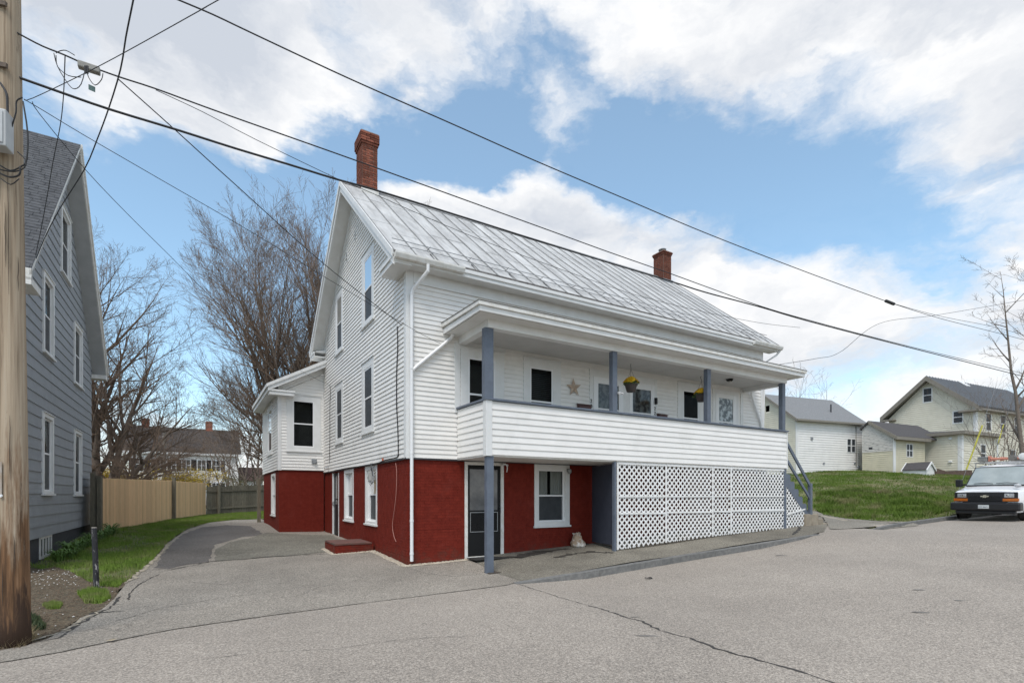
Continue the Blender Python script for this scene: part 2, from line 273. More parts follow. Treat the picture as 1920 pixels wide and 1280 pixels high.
# ------------------------------------------------------------------ mesh helpers
class MB:
    def __init__(s): s.v = []; s.f = []
    def add(s, vs, fs):
        o = len(s.v); s.v += [tuple(q) for q in vs]; s.f += [tuple(i + o for i in f) for f in fs]; return s
    def poly(s, *pts): return s.add(pts, [tuple(range(len(pts)))])
    def hexa(s, p): return s.add(p, [(3,2,1,0),(4,5,6,7),(0,1,5,4),(1,2,6,5),(2,3,7,6),(3,0,4,7)])
    def box(s, x0, x1, y0, y1, z0, z1):
        return s.hexa([(x0,y0,z0),(x1,y0,z0),(x1,y1,z0),(x0,y1,z0),(x0,y0,z1),(x1,y0,z1),(x1,y1,z1),(x0,y1,z1)])
    def beam(s, a, b, t, h, up=(0,0,1)):
        a, b = Vector(a), Vector(b); d = (b - a).normalized(); x = d.cross(Vector(up)).normalized(); y = x.cross(d)
        x *= t / 2; y *= h / 2
        return s.hexa([a-x-y, a+x-y, b+x-y, b-x-y, a-x+y, a+x+y, b+x+y, b-x+y])
    def prism(s, prof, vec):
        n = len(prof); vec = Vector(vec); a = [Vector(q) for q in prof]; b = [q + vec for q in a]
        return s.add(a + b, [tuple(range(n))[::-1], tuple(range(n, 2*n))] + [(i, (i+1) % n, (i+1) % n + n, i + n) for i in range(n)])
    def tube(s, pts, r, n=6, cap=True):
        pts = [Vector(q) for q in pts]; k = len(pts); rs = r if isinstance(r, (list, tuple)) else [r] * k
        o = len(s.v); pu = None
        for i, q in enumerate(pts):
            d = (pts[min(i+1, k-1)] - pts[max(i-1, 0)]); d = d.normalized() if d.length > 1e-9 else Vector((0,0,1))
            if pu is None: pu = d.cross(Vector((0,0,1)) if abs(d.z) < .9 else Vector((1,0,0))).normalized()
            x = (pu - d * pu.dot(d)); x = x.normalized() if x.length > 1e-6 else d.orthogonal().normalized(); pu = x; y = d.cross(x)
            for j in range(n):
                a = 2 * math.pi * j / n; s.v.append(tuple(q + (x * math.cos(a) + y * math.sin(a)) * rs[i]))
        for i in range(k - 1):
            for j in range(n):
                a = o + i*n + j; b = o + i*n + (j+1) % n; s.f.append((a, b, b + n, a + n))
        if cap: s.f.append(tuple(o + j for j in range(n))[::-1]); s.f.append(tuple(o + (k-1)*n + j for j in range(n)))
        return s
    def lathe(s, c, prof, n=12, axis='z'):
        o = len(s.v); c = Vector(c)
        for (r, h) in prof:
            for j in range(n):
                a = 2 * math.pi * j / n; q = Vector((r * math.cos(a), r * math.sin(a), h))
                if axis == 'y': q = Vector((q.x, q.z, q.y))
                if axis == 'x': q = Vector((q.z, q.x, q.y))
                s.v.append(tuple(c + q))
        for i in range(len(prof) - 1):
            for j in range(n):
                a = o + i*n + j; b = o + i*n + (j+1) % n; s.f.append((a, b, b + n, a + n))
        s.f.append(tuple(o + j for j in range(n))[::-1]); s.f.append(tuple(o + (len(prof)-1)*n + j for j in range(n)))
        return s
    def mesh(s, name, m):
        me = bpy.data.meshes.new(name); me.from_pydata(s.v, [], s.f); me.materials.append(m); me.validate(); return me
    def obj(s, name, m, parent=None, label=None, kind=None, smooth=False, bevel=0):
        me = s.mesh(name, m)
        if smooth: me.polygons.foreach_set('use_smooth', [True] * len(me.polygons))
        return link(name, me, parent, label, kind, bevel)
def link(name, me, parent=None, label=None, kind=None, bevel=0):
    o = bpy.data.objects.new(name, me); COL.objects.link(o)
    if parent is not None:
        o.parent = parent
        if '_z0' in parent.keys() and parent.type == 'EMPTY': o.location = (0, 0, -parent['_z0'])
    if label: o['label'] = label
    if kind: o['kind'] = kind
    if bevel:
        b = o.modifiers.new('bevel', 'BEVEL'); b.width = bevel; b.segments = 2; b.limit_method = 'ANGLE'
    return o
def thing(name, label, cat, X, Y, z0, rot=0, group=None):
    """an Empty at the thing's base; children are built in metres with z measured from the horizon"""
    o = bpy.data.objects.new(name, None); COL.objects.link(o); o.location = (X, Y, z0); o.rotation_euler = (0, 0, rot)
    o.empty_display_size = .2; o['_z0'] = z0; return tag(o, label, cat, group)
def tag(o, label, cat, group=None):
    o['label'] = label; o['category'] = cat
    if group: o['group'] = group
    return o
def recalc(o):
    import bmesh
    bm = bmesh.new(); bm.from_mesh(o.data); bmesh.ops.recalc_face_normals(bm, faces=bm.faces); bm.to_mesh(o.data); bm.free(); return o

# wall frames: local x/y of the parent; a = along wall, n = outwards
class WF:
    def __init__(s, o, A, N): s.o = Vector((*o, 0)); s.A = Vector((*A, 0)); s.N = Vector((*N, 0))
    def p(s, a, n, z): q = s.o + s.A * a + s.N * n; q.z = z; return q
    def box(s, mb, a0, a1, n0, n1, z0, z1):
        return mb.hexa([s.p(a0,n0,z0), s.p(a1,n0,z0), s.p(a1,n1,z0), s.p(a0,n1,z0), s.p(a0,n0,z1), s.p(a1,n0,z1), s.p(a1,n1,z1), s.p(a0,n1,z1)])
def pieces(z0, z1, c, span, holes):
    """courses of a wall cut round its openings -> (a0b,a1b,a0t,a1t,za,zb,zc,zd): ends at bottom/top, z range, course z range"""
    out = []; k = 0
    while z0 + k * c < z1 - .005:
        cb = z0 + k * c; ct = min(cb + c, z1); k += 1
        cuts = sorted({cb, ct} | {h[2] for h in holes if cb < h[2] < ct} | {h[3] for h in holes if cb < h[3] < ct})
        for za, zb in zip(cuts[:-1], cuts[1:]):
            if zb - za < .004: continue
            zm = (za + zb) / 2; hs = sorted((h[0], h[1]) for h in holes if h[2] <= zm <= h[3])
            sb, st = span(za), span(zb)
            cur = (sb[0], st[0])
            for h0, h1 in hs + [None] * 0:
                if h0 > cur[0] + .01: out.append((cur[0], h0, cur[1], h0, za, zb, cb, ct))
                cur = (h1, h1)
            if sb[1] > cur[0] + .01: out.append((cur[0], max(sb[1], cur[0]), cur[1], max(st[1], cur[1]), za, zb, cb, ct))
    return out
def clap_mb(wf, pc, lip, mb=None, gap=0):
    a0b, a1b, a0t, a1t, za, zb, cb, ct = pc; mb = mb or MB()
    f = lambda z: lip * (1 - (z - cb) / (ct - cb) * .92)
    A = [wf.p(a0b, 0, za), wf.p(a1b, 0, za), wf.p(a1b, f(za), za), wf.p(a0b, f(za), za), wf.p(a0t, 0, zb), wf.p(a1t, 0, zb), wf.p(a1t, f(zb), zb), wf.p(a0t, f(zb), zb)]
    return mb.add(A, [(0,1,2,3)[::-1], (3,2,6,7), (0,3,7,4), (2,1,5,6)])
def back_mb(wf, pcs, mb=None):
    mb = mb or MB()
    for a0b, a1b, a0t, a1t, za, zb, cb, ct in pcs: mb.poly(wf.p(a0b,0,za), wf.p(a1b,0,za), wf.p(a1t,0,zb), wf.p(a0t,0,zb))
    return mb
def size_px(parent, wf, pc):
    m = parent.matrix_world if False else Matrix.Translation(Vector(parent.location)) @ Matrix.Rotation(parent.rotation_euler.z, 4, 'Z')
    a, b = m @ wf.p(pc[0], 0, pc[4]), m @ wf.p(pc[1], 0, pc[4])
    if a.y < 1 or b.y < 1: return 0
    return (abs(a.x / a.y - b.x / b.y) * F + 2) * (pc[5] - pc[4]) * F / ((a.y + b.y) / 2)
# ------------------------------------------------------------------ ground sheets
def build_ground():
    us = np.unique(np.concatenate([np.linspace(-700, -60, 14), np.arange(-60, -24, 3), np.arange(-24, 34, .6), np.arange(34, 80, 3), np.linspace(80, 800, 14)]))
    vs_ = np.unique(np.concatenate([np.linspace(-700, -60, 12), np.arange(-60, -16, 3), np.arange(-16, -2.8, .5), [-2.80, -2.70], np.arange(-2.2, 30, .6), np.arange(30, 80, 3), np.linspace(80, 800, 16)]))
    V_ = []; nu = len(us)
    for v in vs_:
        for u in us:
            r = max(0, math.hypot(u, v) - 90); z = Guv(min(max(u, -80), 120), min(max(v, -60), 110)) if r > 0 else Guv(u, v)
            k = min(1, r / 150); z = z * (1 - k) + (-.4) * k
            V_.append(tuple(w(u, v, z - .05)))
    Fc = [(j*nu+i, j*nu+i+1, (j+1)*nu+i+1, (j+1)*nu+i) for j in range(len(vs_)-1) for i in range(nu-1)]
    m = mat('bare_earth', (.085,.075,.050), (.055,.065,.03), scale=.6, rough=1, bump=.4, bscale=8, bdist=.03)
    me = bpy.data.meshes.new('ground'); me.from_pydata(V_, [], Fc); me.materials.append(m)
    return link('ground', me, kind='structure')
build_ground()
def jag(poly, amp, seg):
    out = []
    for i, a in enumerate(poly):
        b = poly[(i+1) % len(poly)]; L = math.dist(a, b); n = max(1, int(L / seg)) if L < 40 else max(1, int(L / 3))
        for k in range(n):
            t = k / n; j = amp if k else 0
            out.append((lerp(a[0], b[0], t) + rnd.uniform(-j, j), lerp(a[1], b[1], t) + rnd.uniform(-j, j)))
    return out
def inside(p, poly):
    x, y = p; c = False; j = len(poly) - 1
    for i in range(len(poly)):
        xi, yi = poly[i]; xj, yj = poly[j]
        if (yi > y) != (yj > y) and x < (xj - xi) * (y - yi) / (yj - yi) + xi: c = not c
        j = i
    return c
def region(name, poly, lift, m, step=.6, amp=.02, seg=.25, parent=None, kind='structure', hfun=None):
    pts = jag(poly, amp, seg); P2 = [Vector(p) for p in pts]; ne = len(P2)
    xs = [p[0] for p in pts]; ys = [p[1] for p in pts]
    x = min(xs) + step / 2
    while x < max(xs):
        y = min(ys) + step / 2
        while y < max(ys):
            if inside((x, y), pts): P2.append(Vector((x + rnd.uniform(-.05, .05), y + rnd.uniform(-.05, .05))))
            y += step
        x += step
    r = delaunay_2d_cdt(P2, [(i, (i+1) % ne) for i in range(ne)], [list(range(ne))], 1, 1e-5)
    h = hfun or G
    me = bpy.data.meshes.new(name); me.from_pydata([(p[0], p[1], h(p[0], p[1]) + lift) for p in r[0]], [], [tuple(f) for f in r[2]]); me.materials.append(m)
    for pl in me.polygons:
        if pl.normal.z < 0: pl.flip()
    me.polygons.foreach_set('use_smooth', [True] * len(me.polygons))
    return link(name, me, parent, kind=kind)
def uvp(u, v): q = w(u, v); return (q.x, q.y)
road_m = asphalt('road_asphalt', (.205,.181,.156), (.425,.377,.322), .85, 1.12, 85)
drive_m = asphalt('driveway_asphalt', (.165,.148,.126), (.41,.370,.315), .70, 1.14, 80)
patch_m = asphalt('dark_patch_asphalt', (.085,.078,.072), (.175,.162,.150), .70, 1.3, 70)
walk_m = asphalt('sidewalk_asphalt', (.125,.112,.088), (.285,.262,.215), .55, 1.3, 70)
# road: from beyond the left edge of the picture to far right; its near seam with the driveway follows the photograph
seam_px = [(-120, 1262), (0, 1241), (110, 1222), (200, 1203), (330, 1178), (470, 1158), (650, 1134), (850, 1109), (950, 1096), (968, 1091)]
seam = [gp(*p) for p in seam_px]
kl = [uvp(u, -2.81) for u in (1.6, 3, 5, 7, 9, 11)]
apron = [gp(1520, 1003), gp(1600, 1008)]
def region_uv_grid(name, u0, u1, v0, v1, du, dv, lift, m):
    V_ = []; us = np.arange(u0, u1 + .01, du); vv = np.arange(v0, v1 + .01, dv); nu = len(us)
    for v in vv:
        for u in us: V_.append(tuple(w(u, v, Guv(u, v) + lift)))
    me = bpy.data.meshes.new(name); me.from_pydata(V_, [], [(j*nu+i, j*nu+i+1, (j+1)*nu+i+1, (j+1)*nu+i) for j in range(len(vv)-1) for i in range(nu-1)]); me.materials.append(m)
    me.polygons.foreach_set('use_smooth', [True] * len(me.polygons)); return link(name, me, kind='structure')
road_poly = [uvp(-40, -16)] + [uvp(u, -16) for u in (-20, 0, 20, 40, 60)] + [uvp(60, -2.81), uvp(40, -2.81), uvp(21, -2.81), uvp(15.6, -2.81), gp(1700, 981), gp(1640, 981), gp(1590, 984), gp(1545, 985), gp(1535, 1000)] + [uvp(11.6, -2.81)] + kl[::-1] + [(x, y + .3) for x, y in seam[::-1]] + [uvp(-20, -6.2), uvp(-40, -6.2)]
road = region('road', road_poly, -.008, road_m, step=.8, amp=.004, seg=1.2)
drive_poly = seam + [uvp(1.45, -2.68), uvp(1.6, 0.1), uvp(0, 0.1), uvp(0.05, 9.2), uvp(-1.5, 9.2), uvp(-1.5, 14.2)] + \
    [gp(492, 973), gp(440, 974), gp(395, 979), gp(352, 992), gp(318, 1015), gp(290, 1048), gp(262, 1072), gp(235, 1092), gp(214, 1122), gp(190, 1142), gp(150, 1158), gp(120, 1180), gp(86, 1198), gp(40, 1212), gp(0, 1218), gp(-120, 1235)]
drive = region('driveway', drive_poly, 0.0, drive_m, amp=.02)
walk_poly = [uvp(1.45, -2.67)] + [uvp(u, -2.67) for u in (3, 5, 7, 9, 11, 11.7)] + [gp(1545, 996), gp(1552, 985), gp(1540, 968), uvp(14.2, .6), uvp(13.4, .1), uvp(1.6, .1)]
walk = region('pavement', walk_poly, .004, walk_m, amp=.01)
apr_poly = [gp(1553, 985), gp(1541, 967), uvp(14.2, 1.0), uvp(14.0, 5.5), gp(1530, 958), gp(1545, 964), gp(1587, 972), gp(1650, 977), gp(1706, 978), gp(1722, 978), gp(1722, 985), gp(1640, 988), gp(1590, 991), gp(1556, 992)]
apr = region('side_lane', apr_poly, .008, asphalt('sandy_asphalt', (.16,.145,.12), (.31,.285,.24), .8, 1.15, 55), amp=.03)
patch = region('dark_asphalt_patch', [gp(*p) for p in [(288,1064),(300,1042),(322,1020),(345,1000),(380,988),(425,984),(470,986),(482,994),(498,1003),(455,1006),(428,1014),(400,1022),(398,1036),(392,1052),(350,1058),(318,1066)]], .005, patch_m, step=.5, amp=.05)
ellpad = region('concrete_pad', [gp(500,998), gp(620,1003), gp(640,1012), gp(650,1030), gp(560,1040), gp(480,1046), gp(402,1052), gp(404,1030), gp(432,1016), gp(470,1008)], .009, asphalt('pad_surface', (.13,.122,.10), (.25,.235,.195), .6, 1.15, 40), step=.5, amp=.03)
# cracks and joints: narrow ragged ribbons
crack_m = mat('crack_filler', (.035,.033,.03), (.06,.055,.05), scale=30, rough=1)
def crack(pts_px, wd, parent, lift=.006, name='crack', wob=.02, mm=None):
    pts = [gp(*p) for p in pts_px]; line = []
    for a, b in zip(pts[:-1], pts[1:]):
        n = max(2, int(math.dist(a, b) / .07))
        for k in range(n): t = k / n; line.append((lerp(a[0], b[0], t) + rnd.gauss(0, wob*.5), lerp(a[1], b[1], t) + rnd.gauss(0, wob*.5)))
    line.append(pts[-1]); mb = MB(); L = len(line); prev = None
    for i, p in enumerate(line):
        q = line[min(i+1, L-1)]; o = line[max(i-1, 0)]; dx, dy = q[0]-o[0], q[1]-o[1]; l = math.hypot(dx, dy) or 1
        ww = wd * rnd.uniform(.25, 1.2) * min(1, 6*min(i+1, L-i)/L + .25) / 2; z = G(*p) + lift
        cur = ((p[0]-dy/l*ww, p[1]+dx/l*ww, z), (p[0]+dy/l*ww, p[1]-dx/l*ww, z))
        if prev: mb.poly(prev[1], cur[1], cur[0], prev[0])
        prev = cur
    return mb.obj(name, mm or crack_m, parent)
crack([(1100,1133),(1135,1142),(1172,1155),(1205,1163),(1235,1179),(1270,1189),(1300,1196),(1340,1213),(1372,1222),(1410,1231),(1450,1243),(1500,1257),(1545,1271),(1590,1290)], .045, road, -.006)
crack([(970,1092),(1010,1106),(1060,1121),(1100,1133)], .018, road, -.006)
crack([(-60,1252)] + seam_px[1:], .016, drive, .006, 'joint', .016, mat('joint_tone', (.13,.12,.105), (.19,.175,.155), scale=3, rough=1))  # joint ribbon in a tone a little darker than the driveway
crack([(288,1067),(320,1068),(345,1063),(398,1052),(450,1049),(500,1044),(560,1041),(640,1036)], .05, drive, .013, 'joint')
crack([(225,1118),(205,1140),(165,1152),(190,1148),(232,1145)], .05, drive)
crack([(240,1125),(246,1108),(262,1094),(300,1075)], .03, drive)
crack([(60,1205),(110,1196),(150,1168),(192,1146)], .05, drive, .006)
crack([(215,1165),(300,1140),(420,1120),(520,1108)], .012, drive)
crack([(1486,1003),(1500,990),(1492,982)], .12, walk, .01)
crack([(955,1046),(985,1040),(1010,1035),(1040,1031),(1066,1028)], .42, walk, .008, 'stain', .16, mat('leaf_litter', (.035,.03,.024), (.06,.05,.04), scale=25, rough=1))
crack([(1040,1046),(1075,1038),(1110,1034),(1150,1036)], .20, walk, .009, 'stain', .12, MATS['leaf_litter'])
crack([(700,1078),(660,1090),(600,1100),(560,1116),(500,1124)], .010, drive)
crack([(770,1066),(800,1075),(850,1080),(905,1076)], .012, drive)
crack([(350,1090),(420,1096),(470,1090),(540,1094)], .010, drive)
crack([(150,1185),(185,1176),(214,1182),(250,1170)], .010, drive)
crack([(1150,1060),(1230,1052),(1300,1040),(1380,1030),(1460,1016)], .010, road, -.006, wob=.03)
crack([(330,1240),(480,1222),(620,1215),(760,1196),(900,1190)], .008, road, -.006, wob=.03)
sand_m = mat('washed_sand', (.40,.35,.27), (.26,.23,.18), scale=25, rough=1)
for pts, wd in (([(1537,966),(1587,976),(1650,979),(1700,981)], .30), ([(235,1094),(262,1074),(292,1048),(320,1016)], .10), ([(60,1202),(120,1184),(152,1162),(190,1146)], .06)):
    crack(pts, wd, road, .010, 'sand_edge', .05, sand_m)
spot_m = mat('oil_spot', (.13,.12,.108), (.20,.185,.165), scale=12, rough=.8)
for px, py, r in [(1212,1190,.10),(1215,1120,.05),(1470,1040,.16),(1730,1146,.10),(1726,1104,.09),(1800,1124,.07),(1210,1048,.10),(1395,1078,.05),(1190,1155,.05)]:
    X, Y = gp(px, py); mb = MB(); mb.poly(*[(X + r*1.6*rnd.uniform(.6,1.1)*math.cos(a*.7), Y + r*.5*rnd.uniform(.6,1.1)*math.sin(a*.7), G(X, Y) - .006) for a in range(9)]); mb.obj('stain', spot_m, road)
# kerb stones
kerb = thing('kerb', 'grey granite kerb curving along the pavement in front of the white lattice', 'kerb', *uvp(6, -2.7), P(6) - .1, ANG)
ub = 1.25
k0 = uvp(6, -2.7)
while ub < 11.9:
    ue = ub + (1.9 if ub > 2 else 2.1); ue = min(ue, 12.0); mb = MB(); n = 4; prof = []
    for i in range(n):
        a, b = lerp(ub + .006, ue - .006, i/n), lerp(ub + .006, ue - .006, (i+1)/n)
        pa, pb = P(a) + .012, P(b) + .012
        mb.hexa([(a-6,-.115,pa-.3),(b-6,-.115,pb-.3),(b-6,.04,pb-.3),(a-6,.04,pa-.3),(a-6,-.115,pa-.006),(b-6,-.115,pb-.006),(b-6,.04,pb),(a-6,.04,pa)])
    mb.obj('kerb_stone', kerbstone, kerb); ub = ue
kerb2 = thing('kerb', 'low kerb at the lawn edge where the white van is parked', 'kerb', *uvp(18, -2.7), P(18) - .1, ANG)
ub = 14.9
while ub < 34:
    ue = ub + 2; mb = MB(); pa, pb = P(ub) + .01, P(ue) + .01
    if ub < 15: pa -= .08
    mb.hexa([(ub-18+.006,-.115,pa-.3),(ue-18-.006,-.115,pb-.3),(ue-18-.006,.04,pb-.3),(ub-18+.006,.04,pa-.3),(ub-18+.006,-.115,pa),(ue-18-.006,-.115,pb),(ue-18-.006,.04,pb),(ub-18+.006,.04,pa)])
    mb.obj('kerb_stone', kerbstone, kerb2); ub = ue

# ------------------------------------------------------------------ main house
HB = -1.6
mat('dark_slat', (.16,.155,.15), rough=.5)
house = thing('house', 'white clapboard two-family house with red painted brick basement, grey metal roof and front porch', 'house', CX, CY, HB, ANG)
FR = WF((0, 0), (1, 0), (0, -1)); GA = WF((0, 0), (0, 1), (-1, 0)); EF = WF((-1.59, 9.1), (1, 0), (0, -1)); ES = WF((-1.59, 9.1), (0, 1), (-1, 0))
W = 9.1; LEN = 13.37; RZ = 9.40; SL = .818; MIDV = 4.55
def rooftop(v): return RZ - SL * abs(v - MIDV)
def window(par, wf, a0, a1, z0, z1, g, glass=(darkglass, darkglass), split=.5, rec=-.032, proud=.030, sill=True, sillw=.03, label=None, name='window', blinds=False):
    """casing a0..a1, z0..z1; g = (left, right, bottom, top) widths of casing before the sash"""
    gl, gr, gb, gt = g; mb = MB(); n0 = -rec - .06
    wf.box(mb, a0, a0+gl, n0, proud, z0, z1); wf.box(mb, a1-gr, a1, n0, proud, z0, z1)
    wf.box(mb, a0+gl, a1-gr, n0, proud-.002, z1-gt, z1); wf.box(mb, a0+gl, a1-gr, n0, proud-.002, z0, z0+gb)
    if rec < .02:   # thin drip cap on the casing
        wf.box(mb, a0-.015, a1+.015, 0, proud+.025, z1+.001, z1+.022)
    o = mb.obj(name, trim, par, label, bevel=.004)
    A0, A1, Z0, Z1 = a0+gl, a1-gr, z0+gb, z1-gt; f = .045; zs = lerp(Z0, Z1, split); nb = -rec - .03; sd = .045 if rec > .02 else .020
    sb = MB()
    wf.box(sb, A0, A0+f, nb, nb+sd, Z0, Z1); wf.box(sb, A1-f, A1, nb, nb+sd, Z0, Z1); wf.box(sb, A0+f, A1-f, nb, nb+sd-.002, Z1-f, Z1)
    wf.box(sb, A0+f, A1-f, nb-.01, nb+sd-.004, Z0, Z0+f); wf.box(sb, A0+f, A1-f, nb-.01, nb+sd-.004, zs-.022, zs+.022); sb.obj('sash', sash, o)
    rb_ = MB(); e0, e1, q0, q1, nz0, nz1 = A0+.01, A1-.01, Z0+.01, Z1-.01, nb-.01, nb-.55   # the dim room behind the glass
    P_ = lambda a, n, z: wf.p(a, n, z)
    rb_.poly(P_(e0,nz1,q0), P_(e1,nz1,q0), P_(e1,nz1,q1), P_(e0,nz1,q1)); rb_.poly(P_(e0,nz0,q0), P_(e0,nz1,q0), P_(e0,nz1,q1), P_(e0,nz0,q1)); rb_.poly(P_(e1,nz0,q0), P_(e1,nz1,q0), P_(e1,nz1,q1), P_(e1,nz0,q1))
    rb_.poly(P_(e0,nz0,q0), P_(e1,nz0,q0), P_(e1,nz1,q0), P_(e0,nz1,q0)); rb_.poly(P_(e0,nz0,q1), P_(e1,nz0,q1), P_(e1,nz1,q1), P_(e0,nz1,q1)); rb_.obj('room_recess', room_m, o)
    for (c, d, mm, dn) in ((zs+.022, Z1-f, glass[0], .012), (Z0+f, zs-.022, glass[1], .002)):
        pb = MB(); pb.poly(wf.p(A0+f, nb+dn, c), wf.p(A1-f, nb+dn, c), wf.p(A1-f, nb+dn, d), wf.p(A0+f, nb+dn, d)); pb.obj('pane', mm if mm is screen else wglass, o)
        if mm is skyglass: pb = MB(); wf.box(pb, A0+.02, A1-.02, nb-.05, nb-.045, c, d+.02); pb.obj('sky_pale_sheet', sky_pale, o)  # pale sheet behind the pane stands in for sky reflection
        if mm is curtain:
            pb = MB(); K = 26; zb_ = c - (.0 if c > zs else 0)
            for h0, h1 in ((A0+.02, lerp(A0, A1, .44)), (lerp(A0, A1, .56), A1-.02)):
                for i in range(K):
                    x0, x1 = lerp(h0, h1, i/K), lerp(h0, h1, (i+1)/K); n0_, n1_ = nb-.08+.018*math.sin(i*1.25), nb-.08+.018*math.sin((i+1)*1.25)
                    pb.poly(wf.p(x0, n0_, c-.02), wf.p(x1, n1_, c-.02), wf.p(x1, n1_, d+.02), wf.p(x0, n0_, d+.02))
            pb.obj('curtain', cloth, o)
    if blinds:
        z = Z1 - f
        while z > Z0 + f: pb = MB(); wf.box(pb, A0+.04, A1-.04, nb-.075, nb-.05, z-.004, z); pb.obj('blind_slat', MATS['dark_slat'], o); z -= .05
    if sill:
        sb = MB(); wf.box(sb, a0-sillw, a1+sillw, -.02, proud+.035, z0-.05, z0+.0); sb.obj('sill', trim, o, bevel=.004)
    return o
CLAP, BRICK = [], []
def side_wall(wf, z0, z1, span, holes, c=.112, lip=.023, par=None, store=CLAP, backs=None):
    pcs = pieces(z0, z1, c, span, holes)
    back_mb(wf, pcs, backs)
    for p in pcs: store.append((size_px(house, wf, p), wf, p, lip, par))
backs = MB()
# gable wall
def gspan(z):
    r = (RZ - .30 - z) / SL; a = MIDV - r; return (max(a, .13), min(MIDV + r, W))
C1, C2 = (2.5, 3.72), (6.0, 7.12)
gw = [(C1, 4.82, 6.88), (C2, 4.82, 6.88), (C1, 1.78, 3.78), (C2, 1.78, 3.78)]
gh = [(c[0]+.01, c[1]-.01, a-.04, b-.01) for c, a, b in gw]
side_wall(GA, .88, RZ-.32, gspan, gh, backs=backs)
g_ = (.23, .22, .12, .20)
window(house, GA, *C1, 4.82, 6.88, (.20, .24, .10, .20), (skyglass, screen), label='gable window whose upper pane mirrors the pale sky')
window(house, GA, *C2, 4.82, 6.88, (.20, .20, .10, .20), (curtain, screen))
window(house, GA, *C1, 1.78, 3.78, (.20, .24, .12, .20), (screen, screen))
window(house, GA, *C2, 1.78, 3.78, (.20, .20, .12, .20), (screen, screen))
# front wall
fw = [(1.36, 2.58), (3.16, 4.36), (8.95, 10.2)]
fdoors = [(5.36, 8.02), (10.62, 11.98)]
fh = [(a+.01, b-.01, 1.60, 3.60) for a, b in fw] + [(a+.01, b-.01, .89, 3.58) for a, b in fdoors]
side_wall(FR, .88, 4.92, lambda z: (.16, LEN-.12), fh, backs=backs)
for i, (a, b) in enumerate(fw):
    window(house, FR, a, b, 1.60, 3.61, (.20 if i != 2 else .24, .26, .10, .22), (darkglass, darkglass) if i != 2 else (darkglass, curtain), split=.47, sill=False, blinds=(i == 1), label=['porch window half hidden by the corner post', 'porch window with closed dark blinds', 'porch window behind the right hanging basket'][i])
# doors on the porch
def storm_door(par, wf, a0, a1, z0, z1, name, fm, gm, gz0, gz1, gin=.16, label=None, n=.0, rail=True):
    mb = MB(); wf.box(mb, a0, a0+gin, n, n+.04, z0, z1); wf.box(mb, a1-gin, a1, n, n+.04, z0, z1); wf.box(mb, a0+gin, a1-gin, n, n+.039, gz1, z1); wf.box(mb, a0+gin, a1-gin, n, n+.039, z0, gz0)
    o = mb.obj(name, fm, par, label, bevel=.004)
    pb = MB(); pb.poly(*[wf.p(a, n+.018, z) for a, z in ((a0+gin, gz0), (a1-gin, gz0), (a1-gin, gz1), (a0+gin, gz1))]); pb.obj('pane', gm, o)
    if rail: rb = MB(); wf.box(rb, a0+gin, a1-gin, n+.012, n+.035, gz0+.16, gz0+.20); rb.obj('rail', fm, o)
    hb = MB(); hb.tube([wf.p(a1-gin/2, n+.04, (z0+z1)/2-.06), wf.p(a1-gin/2, n+.09, (z0+z1)/2-.04), wf.p(a1-gin/2, n+.09, (z0+z1)/2+.06), wf.p(a1-gin/2, n+.04, (z0+z1)/2+.08)], .010); hb.obj('handle', darkmetal, o)
    return o
cas = MB(); FR.box(cas, 5.36, 5.50, -.03, .03, 1.0, 3.58); FR.box(cas, 6.62, 6.86, -.03, .03, 1.0, 3.58); FR.box(cas, 7.90, 8.02, -.03, .03, 1.0, 3.58); FR.box(cas, 5.50, 6.62, -.03, .029, 3.38, 3.58); FR.box(cas, 6.86, 7.90, -.03, .029, 3.38, 3.58)
cas2 = MB(); FR.box(cas2, 10.62, 10.78, -.03, .03, 1.0, 3.58); FR.box(cas2, 11.84, 11.98, -.03, .03, 1.0, 3.58); FR.box(cas2, 10.78, 11.84, -.03, .029, 3.44, 3.58)
cas.obj('door_casing', trim, house, bevel=.004); cas2.obj('door_casing', trim, house, bevel=.004)
storm_door(house, FR, 5.50, 6.62, 1.0, 3.38, 'door', sash, lace, 2.30, 3.20, .17, 'white storm door with lace curtain left of the middle post')
storm_door(house, FR, 6.86, 7.90, 1.0, 3.38, 'door', sash, lace, 2.30, 3.20, .14, 'white storm door with lace curtain behind the left hanging basket')
storm_door(house, FR, 10.78, 11.84, 1.0, 3.44, 'door', sash, stained, 2.32, 3.30, .16, 'white door with ornate patterned glass')
# ell walls
def espan(z): return (.1, 1.59) if z < 3.7 else (max(.1, (z - 3.7) / .545 - .05), 1.59)
ew = (.28, 1.47, 1.66, 3.70)
side_wall(EF, .95, 4.55, espan, [(ew[0]+.01, ew[1]-.01, ew[2]-.04, ew[3]-.01)], backs=backs)
window(house, EF, *ew, (.20, .24, .14, .18), (darkglass, darkglass))
va, vb = V(509.8, -1.59) - 9.1, V(504, -1.59) - 9.1
esw = (va - .25, vb + .25, 1.66, 3.60)
side_wall(ES, .95, 3.72, lambda z: (.1, 5.2), [(esw[0]+.01, esw[1]-.01, esw[2]-.04, esw[3]-.01)], backs=backs)
window(house, ES, *esw, (.2, .2, .12, .16))
